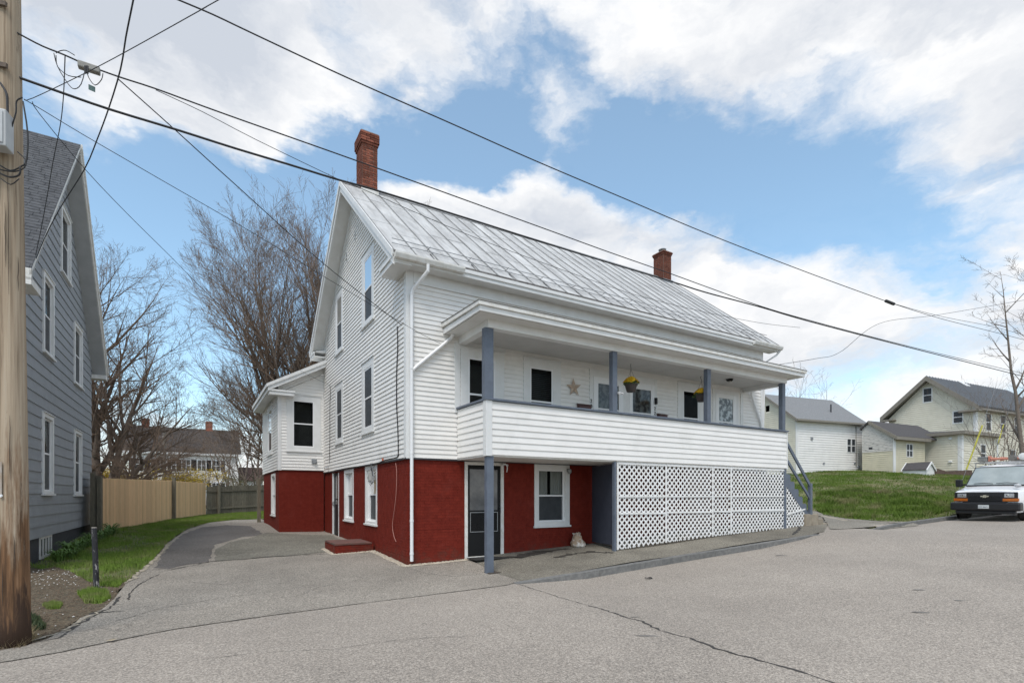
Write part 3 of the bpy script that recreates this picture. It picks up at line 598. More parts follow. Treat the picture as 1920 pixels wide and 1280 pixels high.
# brick basement: openings
gb = [(2.35, 3.50, -.78, .84), (4.82, 6.00, -.78, .84), (6.76, 7.74, -1.40, .80)]
fb = [(1.46, 2.56, -1.55, .84), (3.50, 4.66, -.80, .84)]
eb = [(V(515, -1.59) - 9.1, V(508, -1.59) - 9.1 + .1, -.75, .86)]
GB_ = WF((.03, 0.03), (0, 1), (-1, 0)); FB_ = WF((0.03, .03), (1, 0), (0, -1)); EFB = WF((-1.56, 9.13), (1, 0), (0, -1)); ESB = WF((-1.56, 9.13), (0, 1), (-1, 0))
mback = MB()
def brick_wall(wf, a0, a1, z0, z1, holes, store=BRICK, c=.0675, bl=.21):
    pcs = pieces(z0, z1, c, lambda z: (a0, a1), holes)
    for p in pcs: mback.poly(wf.p(p[0],-.005,p[4]), wf.p(p[1],-.005,p[4]), wf.p(p[1],-.005,p[5]), wf.p(p[0],-.005,p[5]))
    for p in pcs:
        k = int(round((p[6] - z0) / c)); off = (k % 2) * bl / 2; i = math.floor((p[0] - a0 - off) / bl)
        while True:
            s = a0 + off + i * bl; e = s + bl; i += 1
            s2, e2 = max(s, p[0]), min(e, p[1])
            if s >= p[1]: break
            if e2 - s2 > .03: store.append((size_px(house, wf, (s2, e2, s2, e2, p[4], p[5])), wf, s2, e2, p[4], p[5], rnd.uniform(-.0015, .0022)))
brick_wall(GB_, 0, 9.1, -1.95, .86, gb); brick_wall(FB_, 0, LEN, -1.95, .86, fb)
brick_wall(EFB, 0, 1.56, -1.7, .93, []); brick_wall(ESB, 0, 5.1, -1.7, .93, eb)
def brick_mb(q, mb=None, n0=-.005, j=.004):
    _, wf, s, e, za, zb, pr = q; mb = mb or MB()
    A = [wf.p(s+j, n0, za+j), wf.p(e-j, n0, za+j), wf.p(e-j, pr, za+j), wf.p(s+j, pr, za+j), wf.p(s+j, n0, zb-j), wf.p(e-j, n0, zb-j), wf.p(e-j, pr, zb-j), wf.p(s+j, pr, zb-j)]
    return mb.add(A, [(0,1,2,3)[::-1], (3,2,6,7), (0,3,7,4), (2,1,5,6), (4,7,6,5)])
for (a, b, c, d), gl_ in zip(gb[:2], ((curtain, screen), (skyglass, screen))):
    window(house, GB_, a, b, c, d, (.10, .10, .07, .12), gl_, rec=.09, proud=.012, split=.52, sillw=.04)
window(house, FB_, *fb[1], (.13, .15, .10, .13), (curtain, screen), rec=.05, proud=.02, split=.5, label='lower window beside the black storm door')
window(house, ESB, *eb[0], (.10, .10, .07, .10), (curtain, darkglass), rec=.06, proud=.015)
# black storm door under the porch, with white frame
dc = MB(); FB_.box(dc, 1.46, 1.54, -.12, .02, -1.55, .84); FB_.box(dc, 2.48, 2.56, -.12, .02, -1.55, .84); FB_.box(dc, 1.54, 2.48, -.12, .019, .76, .84); FB_.box(dc, 1.54, 2.48, -.12, .03, -1.60, -1.50); dc.obj('door_casing', trim_weathered, house, bevel=.004)
d_ = storm_door(house, FB_, 1.54, 2.48, -1.49, .76, 'door', black, mat('door_glass_before_white_door', (.20,.20,.20), (.12,.12,.125), scale=3, rough=.08), -.36, .66, .07, 'black storm door with glass upper half under the porch', n=-.06, rail=False)
kb = MB(); 
for z0, z1 in ((-.90, -.885), (-.42, -.405)): FB_.box(kb, 1.62, 2.40, -.02, -.016, z0, z1)
for a in (1.62, 2.385): FB_.box(kb, a, a+.015, -.02, -.016, -.885, -.42)
kb.obj('trim_strip', galv, d_)
pb = MB(); pb.poly(*[FB_.p(a, -.021, z) for a, z in ((1.64,-.87),(2.38,-.87),(2.38,-.42),(1.64,-.42))]); pb.obj('pane', darkglass, d_)
d2 = storm_door(house, GB_, 6.80, 7.70, -1.36, .78, 'door', black, curtain, -.30, .70, .07, 'narrow dark storm door on the gable side', n=-.08)
dc = MB(); GB_.box(dc, 6.76, 6.81, -.12, .015, -1.38, .80); GB_.box(dc, 7.69, 7.74, -.12, .015, -1.38, .80); dc.obj('door_casing', trim, house)
pb = MB(); pb.poly(*[GB_.p(a, -.045, z) for a, z in ((6.9,-.95),(7.6,-.95),(7.6,-.40),(6.9,-.40))]); pb.obj('pane', curtain, d2)
# hidden walls
hw = MB(); hw.poly((LEN,0.1,-1.9),(LEN,9.1,-1.9),(LEN,9.1,5.6),(LEN,MIDV,9.1),(LEN,0,5.6)); hw.poly((.1,9.2,-1.9),(LEN,9.2,-1.9),(LEN,9.2,5.6),(.1,9.2,5.6)); hw.poly((-1.54,14.22,-1.7),(.2,14.22,-1.7),(.2,14.22,4.8),(-1.54,14.22,3.7)); hw.poly((.2,9.1,-1.7),(.2,14.3,-1.7),(.2,14.3,4.9),(.2,9.1,4.9))
hw.obj('rear_wall', white, house)
backs.obj('wall', white, house, kind=None); mback.obj('basement_wall', redpaint, house)
# chimneys
def chimney(px0, pxc, px1, ztop, zb, v0, zc, pot):
    u0, u1 = U(pxc, v0), U(px1, v0); v1 = V(px0, u0)
    cm = MB(); cm.box(u0+.006, u1-.006, v0+.006, v1-.006, zb, ztop-.02); o = cm.obj('chimney', mortar, house)
    store = []
    faces = [(WF((u0, v0), (1, 0), (0, -1)), u1-u0), (WF((u0, v1), (0, -1), (-1, 0)), v1-v0), (WF((u1, v0), (0, 1), (1, 0)), v1-v0), (WF((u1, v1), (-1, 0), (0, 1)), u1-u0)]
    for fi, (wf, L) in enumerate(faces):
        nb = max(2, round(L / .21)); bl = L / nb; k = 0; z = zb
        while z < ztop - .01:
            pr = 0 if z < zc else min(.05, .025 * (1 + int((z - zc) / .1))); off = (k % 2) * bl / 2
            for i in range(-1, nb):
                s, e = max(0, i*bl + off), min(L, (i+1)*bl + off)
                if e - s > .03:
                    if pr: s, e = (s - pr if s == 0 else s), (e + pr if e == L else e)
                    store.append((size_px(house, wf, (s, e, s, e, z, z+.07)) if fi < 2 else 0, wf, s, e, z, min(z+.07, ztop), pr + rnd.uniform(.004, .010)))
            z += .07; k += 1
    sb = MB()
    cap = MB(); cap.box(u0-.03, u1+.03, v0-.03, v1+.03, ztop-.015, ztop+.03); cap.obj('cap', mortar, o)
    fl = MB(); fl.box(u0-.03, u1+.03, v0-.05, v1+.05, zb, rooftop(v0)+.10); fl.obj('flashing', trim_weathered if not pot else galv, o)
    if pot:
        q = MB(); q.lathe(((u0+u1)/2, (v0+v1)/2, ztop), [(.10, 0), (.10, .12)]); q.lathe(((u0+u1)/2, (v0+v1)/2, ztop+.17), [(.16, 0), (.17, .03), (.02, .07)]); q.obj('flue_cap', galv, o)
    return o, store
ch1, s1 = chimney(668.6, 679, 707.5, 10.93, 8.9, 4.22, 10.55, False)
ch2, s2 = chimney(1225.5, 1244, 1258.5, 10.42, 8.9, 4.22, 10.25, True)
allb = [('w',) + (q,) for q in BRICK] + [(ch1, q) for q in s1] + [(ch2, q) for q in s2]
# walls: bricks whose courses show largest (nearest the corner) are parts of the basement wall
allb.sort(key=lambda t: -(t[1][0] * (1.6 if t[0] != 'w' else 1)))
bw = bpy.data.objects['basement_wall']
rest = {}
for i, (o, q) in enumerate(allb):
    par = bw if o == 'w' else o
    if i < 290: brick_mb(q, None, -.005, .004 if o == 'w' else .007).obj('brick', redpaint if o == 'w' else chim, par)
    else: brick_mb(q, rest.setdefault(par, MB()), -.005 if o == 'w' else .0, .004 if o == 'w' else .007)
for par, mb in rest.items(): mb.obj('brickwork', redpaint if par is bw else chim, par, kind='stuff')

# corner boards, water table, frieze
cb = MB(); cb.box(-.022, .16, -.022, 0, .86, 5.2); cb.box(-.022, 0, 0, .13, .86, 5.5); cb.obj('corner_board', trim, house, bevel=.004)
cb = MB(); cb.box(LEN-.12, LEN+.022, -.022, 0, .86, 5.2); cb.box(LEN, LEN+.02, 0, .13, .86, 5.4); cb.obj('corner_board', trim, house)
cb = MB(); cb.box(-1.612, -1.49, 9.078, 9.1, .93, 4.0); cb.box(-1.612, -1.59, 9.1, 9.2, .93, 3.75); cb.obj('corner_board', trim, house)
cb = MB(); cb.box(.16, LEN-.12, -.03, 0, 4.92, 5.2); cb.box(.16, LEN-.12, -.045, 0, 4.90, 4.94); cb.obj('frieze_board', trim, house)
cb = MB(); cb.box(-.03, LEN, -.02, .05, .84, .88); cb.box(-.02, .05, .05, 9.1, .84, .88); cb.obj('starter_strip', darkmetal, house)
# roof structure
ov = .40; u0r, u1r = -.42, 13.80; ve, vr = -.36, MIDV; vE = W + .36
rb = MB(); T = .10
for sgn, va_ in ((1, ve), (-1, vE)):
    z_e = rooftop(va_) - .02; z_r = RZ - .02
    rb.hexa([(u0r+.02,va_,z_e-T),(u1r-.02,va_,z_e-T),(u1r-.02,vr,z_r-T),(u0r+.02,vr,z_r-T),(u0r+.02,va_,z_e),(u1r-.02,va_,z_e),(u1r-.02,vr,z_r),(u0r+.02,vr,z_r)])
recalc(rb.obj('roof_deck', trim_weathered, house))
# barge boards (stepped), rake soffit, rake frieze on the wall
def rake(u0, u1, z0off, z1off, name, m, vlo=ve, vhi=vE):
    mb = MB()
    for va_, vb_ in ((vlo, vr), (vr, vhi)):
        a, b = rooftop(va_), rooftop(vb_)
        mb.hexa([(u0,va_,a-z0off),(u1,va_,a-z0off),(u1,vb_,b-z0off),(u0,vb_,b-z0off),(u0,va_,a-z1off),(u1,va_,a-z1off),(u1,vb_,b-z1off),(u0,vb_,b-z1off)])
    return recalc(mb.obj(name, m, house))
rake(-.44, -.40, .30, .0, 'barge_board', trim); rake(-.475, -.44, .13, -.03, 'rake_moulding', trim)
rake(-.40, -.0, .20, .17, 'rake_soffit', soffit); rake(-.035, 0, .46, .20, 'rake_frieze', trim, vlo=.0, vhi=W)
rake(13.78, 13.82, .28, .0, 'barge_board', trim); rake(LEN, 13.78, .20, .17, 'rake_soffit', soffit)
# eaves: soffit, fascia, gable returns
eb_ = MB(); eb_.box(-.40, 13.78, ve, -.0, 5.17, 5.20); eb_.obj('eave_soffit', soffit, house)
eb_ = MB(); eb_.box(-.40, 13.78, ve-.02, ve, 5.16, 5.34); eb_.box(-.40, 13.78, ve-.05, ve-.02, 5.25, 5.335); eb_.obj('fascia', trim, house, bevel=.006)
for v0_, v1_, nm in ((ve, .62, 'r'), (W-.35, vE, 'r')):
    rb = MB(); rb.box(-.40, -.0, v0_, v1_, 5.13, 5.165); rb.box(-.42, -.40, v0_, v1_, 5.13, 5.30); rb.box(-.45, -.42, v0_, v1_, 5.24, 5.31)
    rb.hexa([(-.42,v0_,5.30),(0,v0_,5.30),(0,v1_,5.30),(-.42,v1_,5.30),(-.40,v0_,5.31),(0,v0_,5.42),(0,v1_,5.42),(-.40,v1_,5.31)])
    rb.obj('eave_return', trim, house)
# metal roof panels and standing seams
NP = 27; pw = (u1r - u0r) / NP
for sgn in (1, -1):
    va_ = ve - .03 if sgn == 1 else vE + .03
    if sgn == -1:
        mb = MB(); mb.hexa([(u0r,va_,rooftop(va_)-.02),(u1r,va_,rooftop(va_)-.02),(u1r,vr,RZ-.02),(u0r,vr,RZ-.02),(u0r,va_,rooftop(va_)),(u1r,va_,rooftop(va_)),(u1r,vr,RZ),(u0r,vr,RZ)]); recalc(mb.obj('rear_roof', metalroof, house)); continue
    for i in range(NP):
        a, b = u0r + i*pw, u0r + (i+1)*pw; mb = MB(); j = rnd.uniform(-.003, .004); jz = rnd.uniform(-.01, .0)
        mb.hexa([(a,va_+jz,rooftop(va_)-.02),(b,va_+jz,rooftop(va_)-.02),(b,vr,RZ-.02),(a,vr,RZ-.02),(a+.002,va_+jz,rooftop(va_)+j),(b-.002,va_+jz,rooftop(va_)+j),(b-.002,vr,RZ+j),(a+.002,vr,RZ+j)])
        for t in (rnd.uniform(.25, .4), rnd.uniform(.6, .8)):   # cross folds
            vv = lerp(va_, vr, t); zz = rooftop(vv) + .002
            mb.hexa([(a+.02,vv,zz),(b-.02,vv,zz),(b-.02,vv+.02,zz+.016),(a+.02,vv+.02,zz+.016),(a+.02,vv-.003,zz+.008),(b-.02,vv-.003,zz+.008),(b-.02,vv+.017,zz+.024),(a+.02,vv+.017,zz+.024)])
        recalc(mb.obj('roof_panel', metalroof, house))
    for i in range(NP + 1):
        a = u0r + i*pw; mb = MB()
        mb.hexa([(a-.013,va_,rooftop(va_)-.0),(a+.013,va_,rooftop(va_)),(a+.013,vr,RZ),(a-.013,vr,RZ),(a-.010,va_,rooftop(va_)+.034),(a+.010,va_,rooftop(va_)+.034),(a+.010,vr,RZ+.034),(a-.010,vr,RZ+.034)])
        recalc(mb.obj('roof_seam', seam_m, house))
mb = MB(); mb.hexa([(u0r,vr-.12,rooftop(vr-.12)+.02),(u1r,vr-.12,rooftop(vr-.12)+.02),(u1r,vr+.12,rooftop(vr+.12)+.02),(u0r,vr+.12,rooftop(vr+.12)+.02),(u0r,vr-.02,RZ+.05),(u1r,vr-.02,RZ+.05),(u1r,vr+.02,RZ+.05),(u0r,vr+.02,RZ+.05)]); mb.obj('ridge_cap', seam_m, house)
# dark worn drip edge
mb = MB(); mb.box(u0r, u1r, ve-.045, ve-.025, rooftop(ve)-.05, rooftop(ve)-.002); mb.obj('drip_edge', mat('worn_drip_edge', (.22,.21,.20), (.09,.08,.075), scale=9, rough=.8), house)
# snow guard rails
for k, (dv, dz) in enumerate(((.10, .07), (.10, .17))):
    vv = ve + .28; mb = MB(); pts = [(u0r + .05 + i*(13.9/13), vv, rooftop(vv) + dz + rnd.uniform(-.008, .008)) for i in range(14)]; mb.tube(pts, .009, 5); mb.obj('snow_rail', galv, house)
for i in range(13):
    a = .55 + i*1.07; vv = ve + .28; mb = MB(); mb.beam((a, vv, rooftop(vv)), (a, vv, rooftop(vv)+.22), .02, .008); mb.beam((a, vv, rooftop(vv)+.19), (a, vv+.22, rooftop(vv+.22)), .012, .006); mb.beam((a, ve-.02, rooftop(ve)-.02), (a, vv, rooftop(vv)+.02), .02, .012); mb.obj('snow_bracket', darkmetal, house)
# gutters and downspouts
def gutter(ua, ub):
    mb = MB(); prof = [(ua, ve-.03, 5.31), (ua, ve-.15, 5.33), (ua, ve-.15, 5.29), (ua, ve-.115, 5.21), (ua, ve-.03, 5.20)]; mb.prism(prof, (ub-ua, 0, 0)); return recalc(mb.obj('gutter', trim_weathered, house))
gutter(-.42, 1.25); gutter(12.25, 13.85)
ds = MB(); ds.tube([(.34,ve-.10,5.20),(.34,ve-.10,5.06),(.12,-.10,4.72),(.10,-.07,4.60),(.10,-.07,-1.50)], [.04]*5, 10); 
for z in (4.6, 2.9, .95, -.6, -1.35): ds.lathe((.10,-.07,z), [(.046,0),(.046,.05)], 10)
ds.obj('downspout', sash, house, smooth=False)
ds = MB(); ds.tube([(1.10,-.16,3.84),(1.06,-.08,3.74),(.22,-.07,2.98),(.12,-.07,2.88)], .04, 10); ds.obj('downspout', sash, house)
ds = MB(); ds.tube([(12.55,-.16,3.80),(12.62,-.08,3.55),(13.2,-.06,2.6),(13.27,-.06,2.3),(13.27,-.06,-.9)], .035, 8); ds.obj('downspout', sash, house)
ds = MB(); ds.tube([(13.8,-.42,5.2),(13.75,-.3,5.05),(13.45,-.05,4.8),(13.43,.05,1.0)], .035, 8); ds.obj('downspout', sash, house)
# ell roof
er = MB(); sl = .545
def ez(u): return 5.03 + sl * (u)
er.hexa([(-1.95,8.72,ez(-1.95)-.09),(0,8.72,ez(0)-.09),(0,14.4,ez(0)-.09),(-1.95,14.4,ez(-1.95)-.09),(-1.95,8.72,ez(-1.95)),(0,8.72,ez(0)),(0,14.4,ez(0)),(-1.95,14.4,ez(-1.95))]); recalc(er.obj('ell_roof', trim_weathered, house))
er = MB(); er.hexa([(-1.95,8.69,ez(-1.95)-.24),(0,8.69,ez(0)-.24),(0,8.73,ez(0)-.24),(-1.95,8.73,ez(-1.95)-.24),(-1.95,8.69,ez(-1.95)-.002),(0,8.69,ez(0)-.002),(0,8.73,ez(0)-.002),(-1.95,8.73,ez(-1.95)-.002)])
er.hexa([(-1.99,8.65,ez(-1.95)-.11),(0,8.65,ez(0)-.11),(0,8.69,ez(0)-.11),(-1.99,8.69,ez(-1.95)-.11),(-1.99,8.65,ez(-1.99)+.02),(0,8.65,ez(0)+.02),(0,8.69,ez(0)+.02),(-1.99,8.69,ez(-1.99)+.02)]); recalc(er.obj('ell_barge_board', trim, house))
er = MB(); er.hexa([(-1.6,9.06,ez(-1.6)-.42),(0,9.06,ez(0)-.42),(0,9.1,ez(0)-.42),(-1.6,9.1,ez(-1.6)-.42),(-1.6,9.06,ez(-1.6)-.09),(0,9.06,ez(0)-.09),(0,9.1,ez(0)-.09),(-1.6,9.1,ez(-1.6)-.09)]); er.obj('ell_frieze', trim, house)
er = MB(); er.box(-1.95,-1.59,8.73,14.4,3.70,3.73); er.box(-1.97,-1.95,8.69,14.4,3.70,3.96); er.box(-2.02,-1.97,8.69,14.4,3.84,3.96); er.obj('ell_fascia', trim, house)
er = MB(); er.box(-1.93,-1.10,8.73,9.1,3.60,3.72); er.box(-1.96,-1.08,8.70,9.1,3.72,3.78); er.obj('ell_return', trim, house)
# ------------------------------------------------------------------ porch
PU0, PU1, PV = 1.28, 12.40, -1.50
PF = WF((PU0, PV), (1, 0), (0, -1)); PL_ = WF((PU0, 0), (0, -1), (-1, 0))
pb = MB(); pb.box(PU0, PU1, PV+.03, 0, .86, .98); pb.obj('porch_floor', trim_weathered, house)
ap = MB(); ap.box(PU0+.01, PU1-.01, PV+.01, PV+.06, .88, 2.07); ap.box(PU0+.01, PU0+.06, PV+.06, -.03, .88, 2.07); wall_ap = ap.obj('porch_apron', white, house)
PL = []
for p in pieces(.90, 2.07, .142, lambda z: (.12, PU1-PU0-.03), []): PL.append((size_px(house, PF, p)*9, PF, p, .022, wall_ap))
for p in pieces(.90, 2.07, .142, lambda z: (.03, 1.5-.02), []): PL.append((size_px(house, PL_, p)*9, PL_, p, .022, wall_ap))
cb = MB(); cb.box(PU0-.03, PU0+.12, PV-.03, PV+.01, .87, 2.08); cb.box(PU0-.03, PU0+.01, PV+.01, PV+.12, .87, 2.08); cb.obj('corner_board', trim, house, bevel=.004)
cb = MB(); cb.box(PU1-.03, PU1+.02, PV-.03, PV+.06, .87, 2.08); cb.obj('corner_board', trim, house)
cb = MB(); cb.box(PU0-.05, PU1+.04, PV-.06, PV+.10, 2.08, 2.125); cb.box(PU0-.05, PU0+.10, PV+.10, -.03, 2.08, 2.125); cb.obj('porch_rail_cap', bluegrey, house, bevel=.004)
def post(u0_, u1_, z0_, z1_, lb=None, v0_=PV, d=.14):
    mb = MB(); mb.box(u0_, u1_, v0_, v0_+d, z0_, z1_); return mb.obj('porch_post', bluegrey, house, lb, bevel=.006)
post(U(909,PV), U(927,PV)-.02, 2.125, 3.66); post(U(1149,PV), U(1149,PV)+.155, 2.125, 3.66); post(U(1326.5,PV), U(1326.5,PV)+.155, 2.125, 3.66); post(PU1-.22, PU1-.06, 2.125, 3.66)
lx, ly = w(1.42, PV+.07).x, w(1.42, PV+.07).y
post(U(913,PV), U(926,PV), G(lx, ly)-.05, .87, 'lower corner post standing on the pavement', d=.12)
post(PU1-.12, PU1, -1.25, .87)
bm_ = MB(); bm_.box(PU0+.02, PU1-.02, PV-.03, PV+.17, 3.66, 3.90); bm_.box(PU0+.02, PU0+.20, PV+.17, -.0, 3.66, 3.90); bm_.box(PU1-.20, PU1-.02, PV+.17, -.0, 3.60, 3.90); bm_.obj('porch_beam', trim, house, bevel=.005)
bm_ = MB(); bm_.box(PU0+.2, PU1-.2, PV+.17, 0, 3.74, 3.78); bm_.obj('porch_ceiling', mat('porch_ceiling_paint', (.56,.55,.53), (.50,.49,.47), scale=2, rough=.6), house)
pr = MB(); pr.hexa([(.94,-1.86,3.86),(12.72,-1.86,3.86),(12.72,0,3.90),(.94,0,3.90),(.94,-1.86,4.0),(12.72,-1.86,4.0),(12.72,0,4.06),(.94,0,4.06)]); pr.obj('porch_roof', trim_weathered, house)
pr = MB(); pr.box(.90,12.76,-1.90,-1.862,3.84,3.955); pr.box(.90,.938,-1.862,0,3.84,3.96); pr.box(12.722,12.76,-1.862,0,3.84,3.96); pr.obj('porch_fascia', trim, house, bevel=.004)
pr = MB(); pr.hexa([(.86,-1.94,3.957),(12.80,-1.94,3.957),(12.80,0,4.0),(.86,0,4.0),(.86,-1.94,4.035),(12.80,-1.94,4.035),(12.80,0,4.09),(.86,0,4.09)]); pr.obj('porch_roof_edge', trim_weathered, house)
pr = MB(); pr.hexa([(.85,-1.95,4.036),(12.81,-1.95,4.036),(12.81,0,4.091),(.85,0,4.091),(.85,-1.95,4.05),(12.81,-1.95,4.05),(12.81,0,4.11),(.85,0,4.11)]); pr.obj('porch_roof_membrane', mat('old_roof_membrane', (.20,.19,.18), (.12,.105,.09), scale=7, rough=.9), house)
pr = MB(); pr.box(.95, PU0+.02, -1.85, 0, 3.835, 3.85); pr.box(PU0+.02, 12.72, -1.85, PV-.03, 3.835, 3.85); pr.obj('porch_soffit', soffit, house)
tw = MB(); FR.box(tw, 1.20, 1.34, 0, .03, 2.0, 3.70); FR.box(tw, 1.34, 2.62, 0, .026, 3.63, 3.74); tw.obj('wall_trim', trim, house)
tw = MB(); FR.box(tw, 12.10, 12.24, 0, .03, 1.0, 3.70); tw.obj('wall_trim', trim, house)
# individual clapboards: the 300 that show largest
CLAP += PL
CLAP.sort(key=lambda t: -t[0]); cw = bpy.data.objects['wall']; rest = {}
for i, (s, wf, p, lip, par) in enumerate(CLAP):
    if i < 296: recalc(clap_mb(wf, p, lip).obj('clapboard', white, par or cw))
    else: clap_mb(wf, p, lip, rest.setdefault(par or cw, MB()))
for par, mb in rest.items(): recalc(mb.obj('siding', white, par, kind='stuff'))
# blue plank closet door beside the lattice
dm = MB(); dm.hexa([(5.43,-.05,-1.30),(5.02,-1.38,-1.26),(5.06,-1.40,-1.26),(5.47,-.06,-1.30),(5.43,-.05,.82),(5.02,-1.38,.82),(5.06,-1.40,.82),(5.47,-.06,.82)]); recalc(dm.obj('door', mat('shaded_slate_paint', (.060,.068,.092), (.048,.055,.075), scale=3, rough=.6, spec=.2), house, 'blue grey board door standing open beside the lattice'))  # blue grey darkened so the colour carries the shade under the porch
dm = MB(); dm.box(4.96, 5.02, PV, PV+.09, -1.42, .87); dm.obj('lattice_post', bluegrey, house)
# lattice
def clipseg(p, q, poly):
    t0, t1 = 0., 1.; d = (q[0]-p[0], q[1]-p[1]); n = len(poly)
    for i in range(n):
        a, b = poly[i], poly[(i+1) % n]; nx, ny = -(b[1]-a[1]), b[0]-a[0]
        num = nx*(p[0]-a[0]) + ny*(p[1]-a[1]); den = nx*d[0] + ny*d[1]
        if abs(den) < 1e-9:
            if num < 0: return None
            continue
        t = -num / den
        if den > 0: t0 = max(t0, t)
        else: t1 = min(t1, t)
    return None if t1 - t0 < .01 else ((p[0]+d[0]*t0, p[1]+d[1]*t0), (p[0]+d[0]*t1, p[1]+d[1]*t1))
lat_w = mat('lattice_plastic', (.82,.82,.81), (.74,.73,.70), scale=5, rough=.5)
def lattice(poly, vpl, frame_lines, par=house, name='lattice_panel'):
    """poly in (u, z), counter-clockwise"""
    fr = MB()
    for (a, b, t) in frame_lines: fr.beam((a[0], vpl-.012, a[1]), (b[0], vpl-.012, b[1]), .022 if a[1] == b[1] or abs(a[0]-b[0]) > .3 else t, t if a[1] == b[1] or abs(a[0]-b[0]) > .3 else .022, up=(0,0,1) if abs(a[0]-b[0]) > .3 else (0,1,0))
    o = fr.obj(name, lat_w, par); u0_, u1_ = min(p[0] for p in poly), max(p[0] for p in poly); z0_, z1_ = min(p[1] for p in poly), max(p[1] for p in poly)
    sp = .170
    for s in (1, -1):
        k = -int((z1_-z0_)/sp) - 2
        while u0_ + k*sp < u1_ + (z1_-z0_):
            a = u0_ + k*sp; k += 1
            p, q = ((a, z0_), (a + (z1_-z0_), z1_)) if s == 1 else ((a, z0_), (a - (z1_-z0_), z1_))
            c = clipseg(p, q, poly)
            if c is None or math.dist(*c) < .06: continue
            mb = MB(); y = vpl + (.0 if s == 1 else .0065); (x0, y0), (x1, y1) = c; L = math.dist(*c); nx, ny = -(y1-y0)/L*.0215, (x1-x0)/L*.0215
            mb.hexa([(x0-nx,y-.003,y0-ny),(x1-nx,y-.003,y1-ny),(x1-nx,y+.003,y1-ny),(x0-nx,y+.003,y0-ny),(x0+nx,y-.003,y0+ny),(x1+nx,y-.003,y1+ny),(x1+nx,y+.003,y1+ny),(x0+nx,y+.003,y0+ny)])
            mb.obj('slat', lat_w, o)
    return o
def zbot(u): return float(np.interp(u, [5.0, 6.8, 8.7, 9.55, 12.35], [-1.38, -1.27, -1.18, -1.15, -1.06]))
cuts = [5.05, 6.80, 8.72, 9.55, 12.27]
for i, (a, b) in enumerate(zip(cuts[:-1], cuts[1:])):
    fl = [((a+.03, zbot(a)), (a+.03, .85), .055), ((a+.04, .83), (b, .83), .05), ((a+.04, -.02), (b, -.02), .035), ((a+.04, -.45), (b, -.47+.0), .05)]
    lattice([(a+.02, zbot(a)), (b-.005, zbot(b)), (b-.005, .86), (a+.02, .86)], PV+.03 - .004*i, fl)
lattice([(12.42, -1.10), (13.55, -1.03), (13.58, -.60), (12.42, .52)], PV+.03, [((12.44, -.62), (13.5, -.45), .045)])
# vents, lights, numbers and other small parts of the house
for a, z in ((4.36, 7.66), (5.38, 7.44)):
    mb = MB(); GA.box(mb, a, a+.14, 0, .03, z, z+.32)
    o = mb.obj('vent', trim, house)
    for k in range(5): lb = MB(); GA.box(lb, a+.02, a+.12, .03, .034, z+.03+k*.055, z+.06+k*.055); lb.obj('louvre', darkmetal, o)
# ------------------------------------------------------------------ porch stairs (their own thing), block steps
st = thing('wooden_staircase', 'blue grey wooden stairs with handrails descending from the right end of the porch', 'stairs', *uvp(13.2, -.7), -1.0, ANG)
S0u, S0v = 13.2, -.7
def su(u, v, z): return (u - S0u, v - S0v, z)
n = 6; ur, zr = 12.42, .86; run, rise = .235, .245
for k in range(n):
    mb = MB(); a = ur + k*run; z = zr - (k+1)*rise + .10
    mb.hexa([su(a-.02,-1.44,z-.04), su(a+run+.03,-1.44,z-.04), su(a+run+.03,-.16,z-.04), su(a-.02,-.16,z-.04), su(a-.02,-1.44,z), su(a+run+.03,-1.44,z), su(a+run+.03,-.16,z), su(a-.02,-.16,z)]); mb.obj('tread', bluegrey, st)
    mb = MB(); mb.hexa([su(a-.01,-1.42,z-rise), su(a+.01,-1.42,z-rise), su(a+.01,-.18,z-rise), su(a-.01,-.18,z-rise), su(a-.01,-1.42,z-.04), su(a+.01,-1.42,z-.04), su(a+.01,-.18,z-.04), su(a-.01,-.18,z-.04)]); mb.obj('riser', bluegrey, st)
for v in (-1.48, -.16):
    prof = [su(ur, v, zr-.02)]
    for k in range(n):
        a = ur + k*run; z = zr - (k+1)*rise + .06; prof += [su(a, v, z), su(a+run, v, z)] if k else [su(a+run, v, z)]
    prof = [su(ur, v, zr-rise+.06)]
    for k in range(n):
        a = ur + k*run; z = zr - (k+1)*rise + .06; prof += [su(a+run, v, z), su(a+run, v, z-rise)]
    prof[-1] = su(ur+n*run, v, zr-n*rise-.16); prof += [su(ur+n*run-.12, v, zr-n*rise-.16), su(ur, v, zr-rise-.30)]
    mb = MB(); mb.prism(prof, (0, .04, 0)); recalc(mb.obj('stringer', bluegrey, st))
ue_ = ur + n*run - .06
for v, ext in ((-1.50, .0), (-.14, .55)):
    mb = MB(); mb.box(*[q for q in (su(ue_-.06,0,0)[0], su(ue_+.06,0,0)[0])], v-S0v-.05, v-S0v+.05, -.64, .42); mb.obj('newel_post', bluegrey, st, bevel=.005)
    for (z0_, z1_, h, nm) in ((1.74, .34, .10, 'handrail'), (1.18, -.10, .09, 'guard_rail')):
        sl_ = (z1_ - z0_) / (ue_ - 12.40); mb = MB(); e = ext if nm == 'handrail' else 0
        mb.beam(su(12.40, v, z0_), su(ue_+e, v, z1_+sl_*e), .045, h); mb.obj(nm, bluegrey, st)
bs = thing('block_steps', 'tan concrete block steps at the foot of the blue stairs', 'steps', *uvp(13.9, -.9), -1.15, ANG)
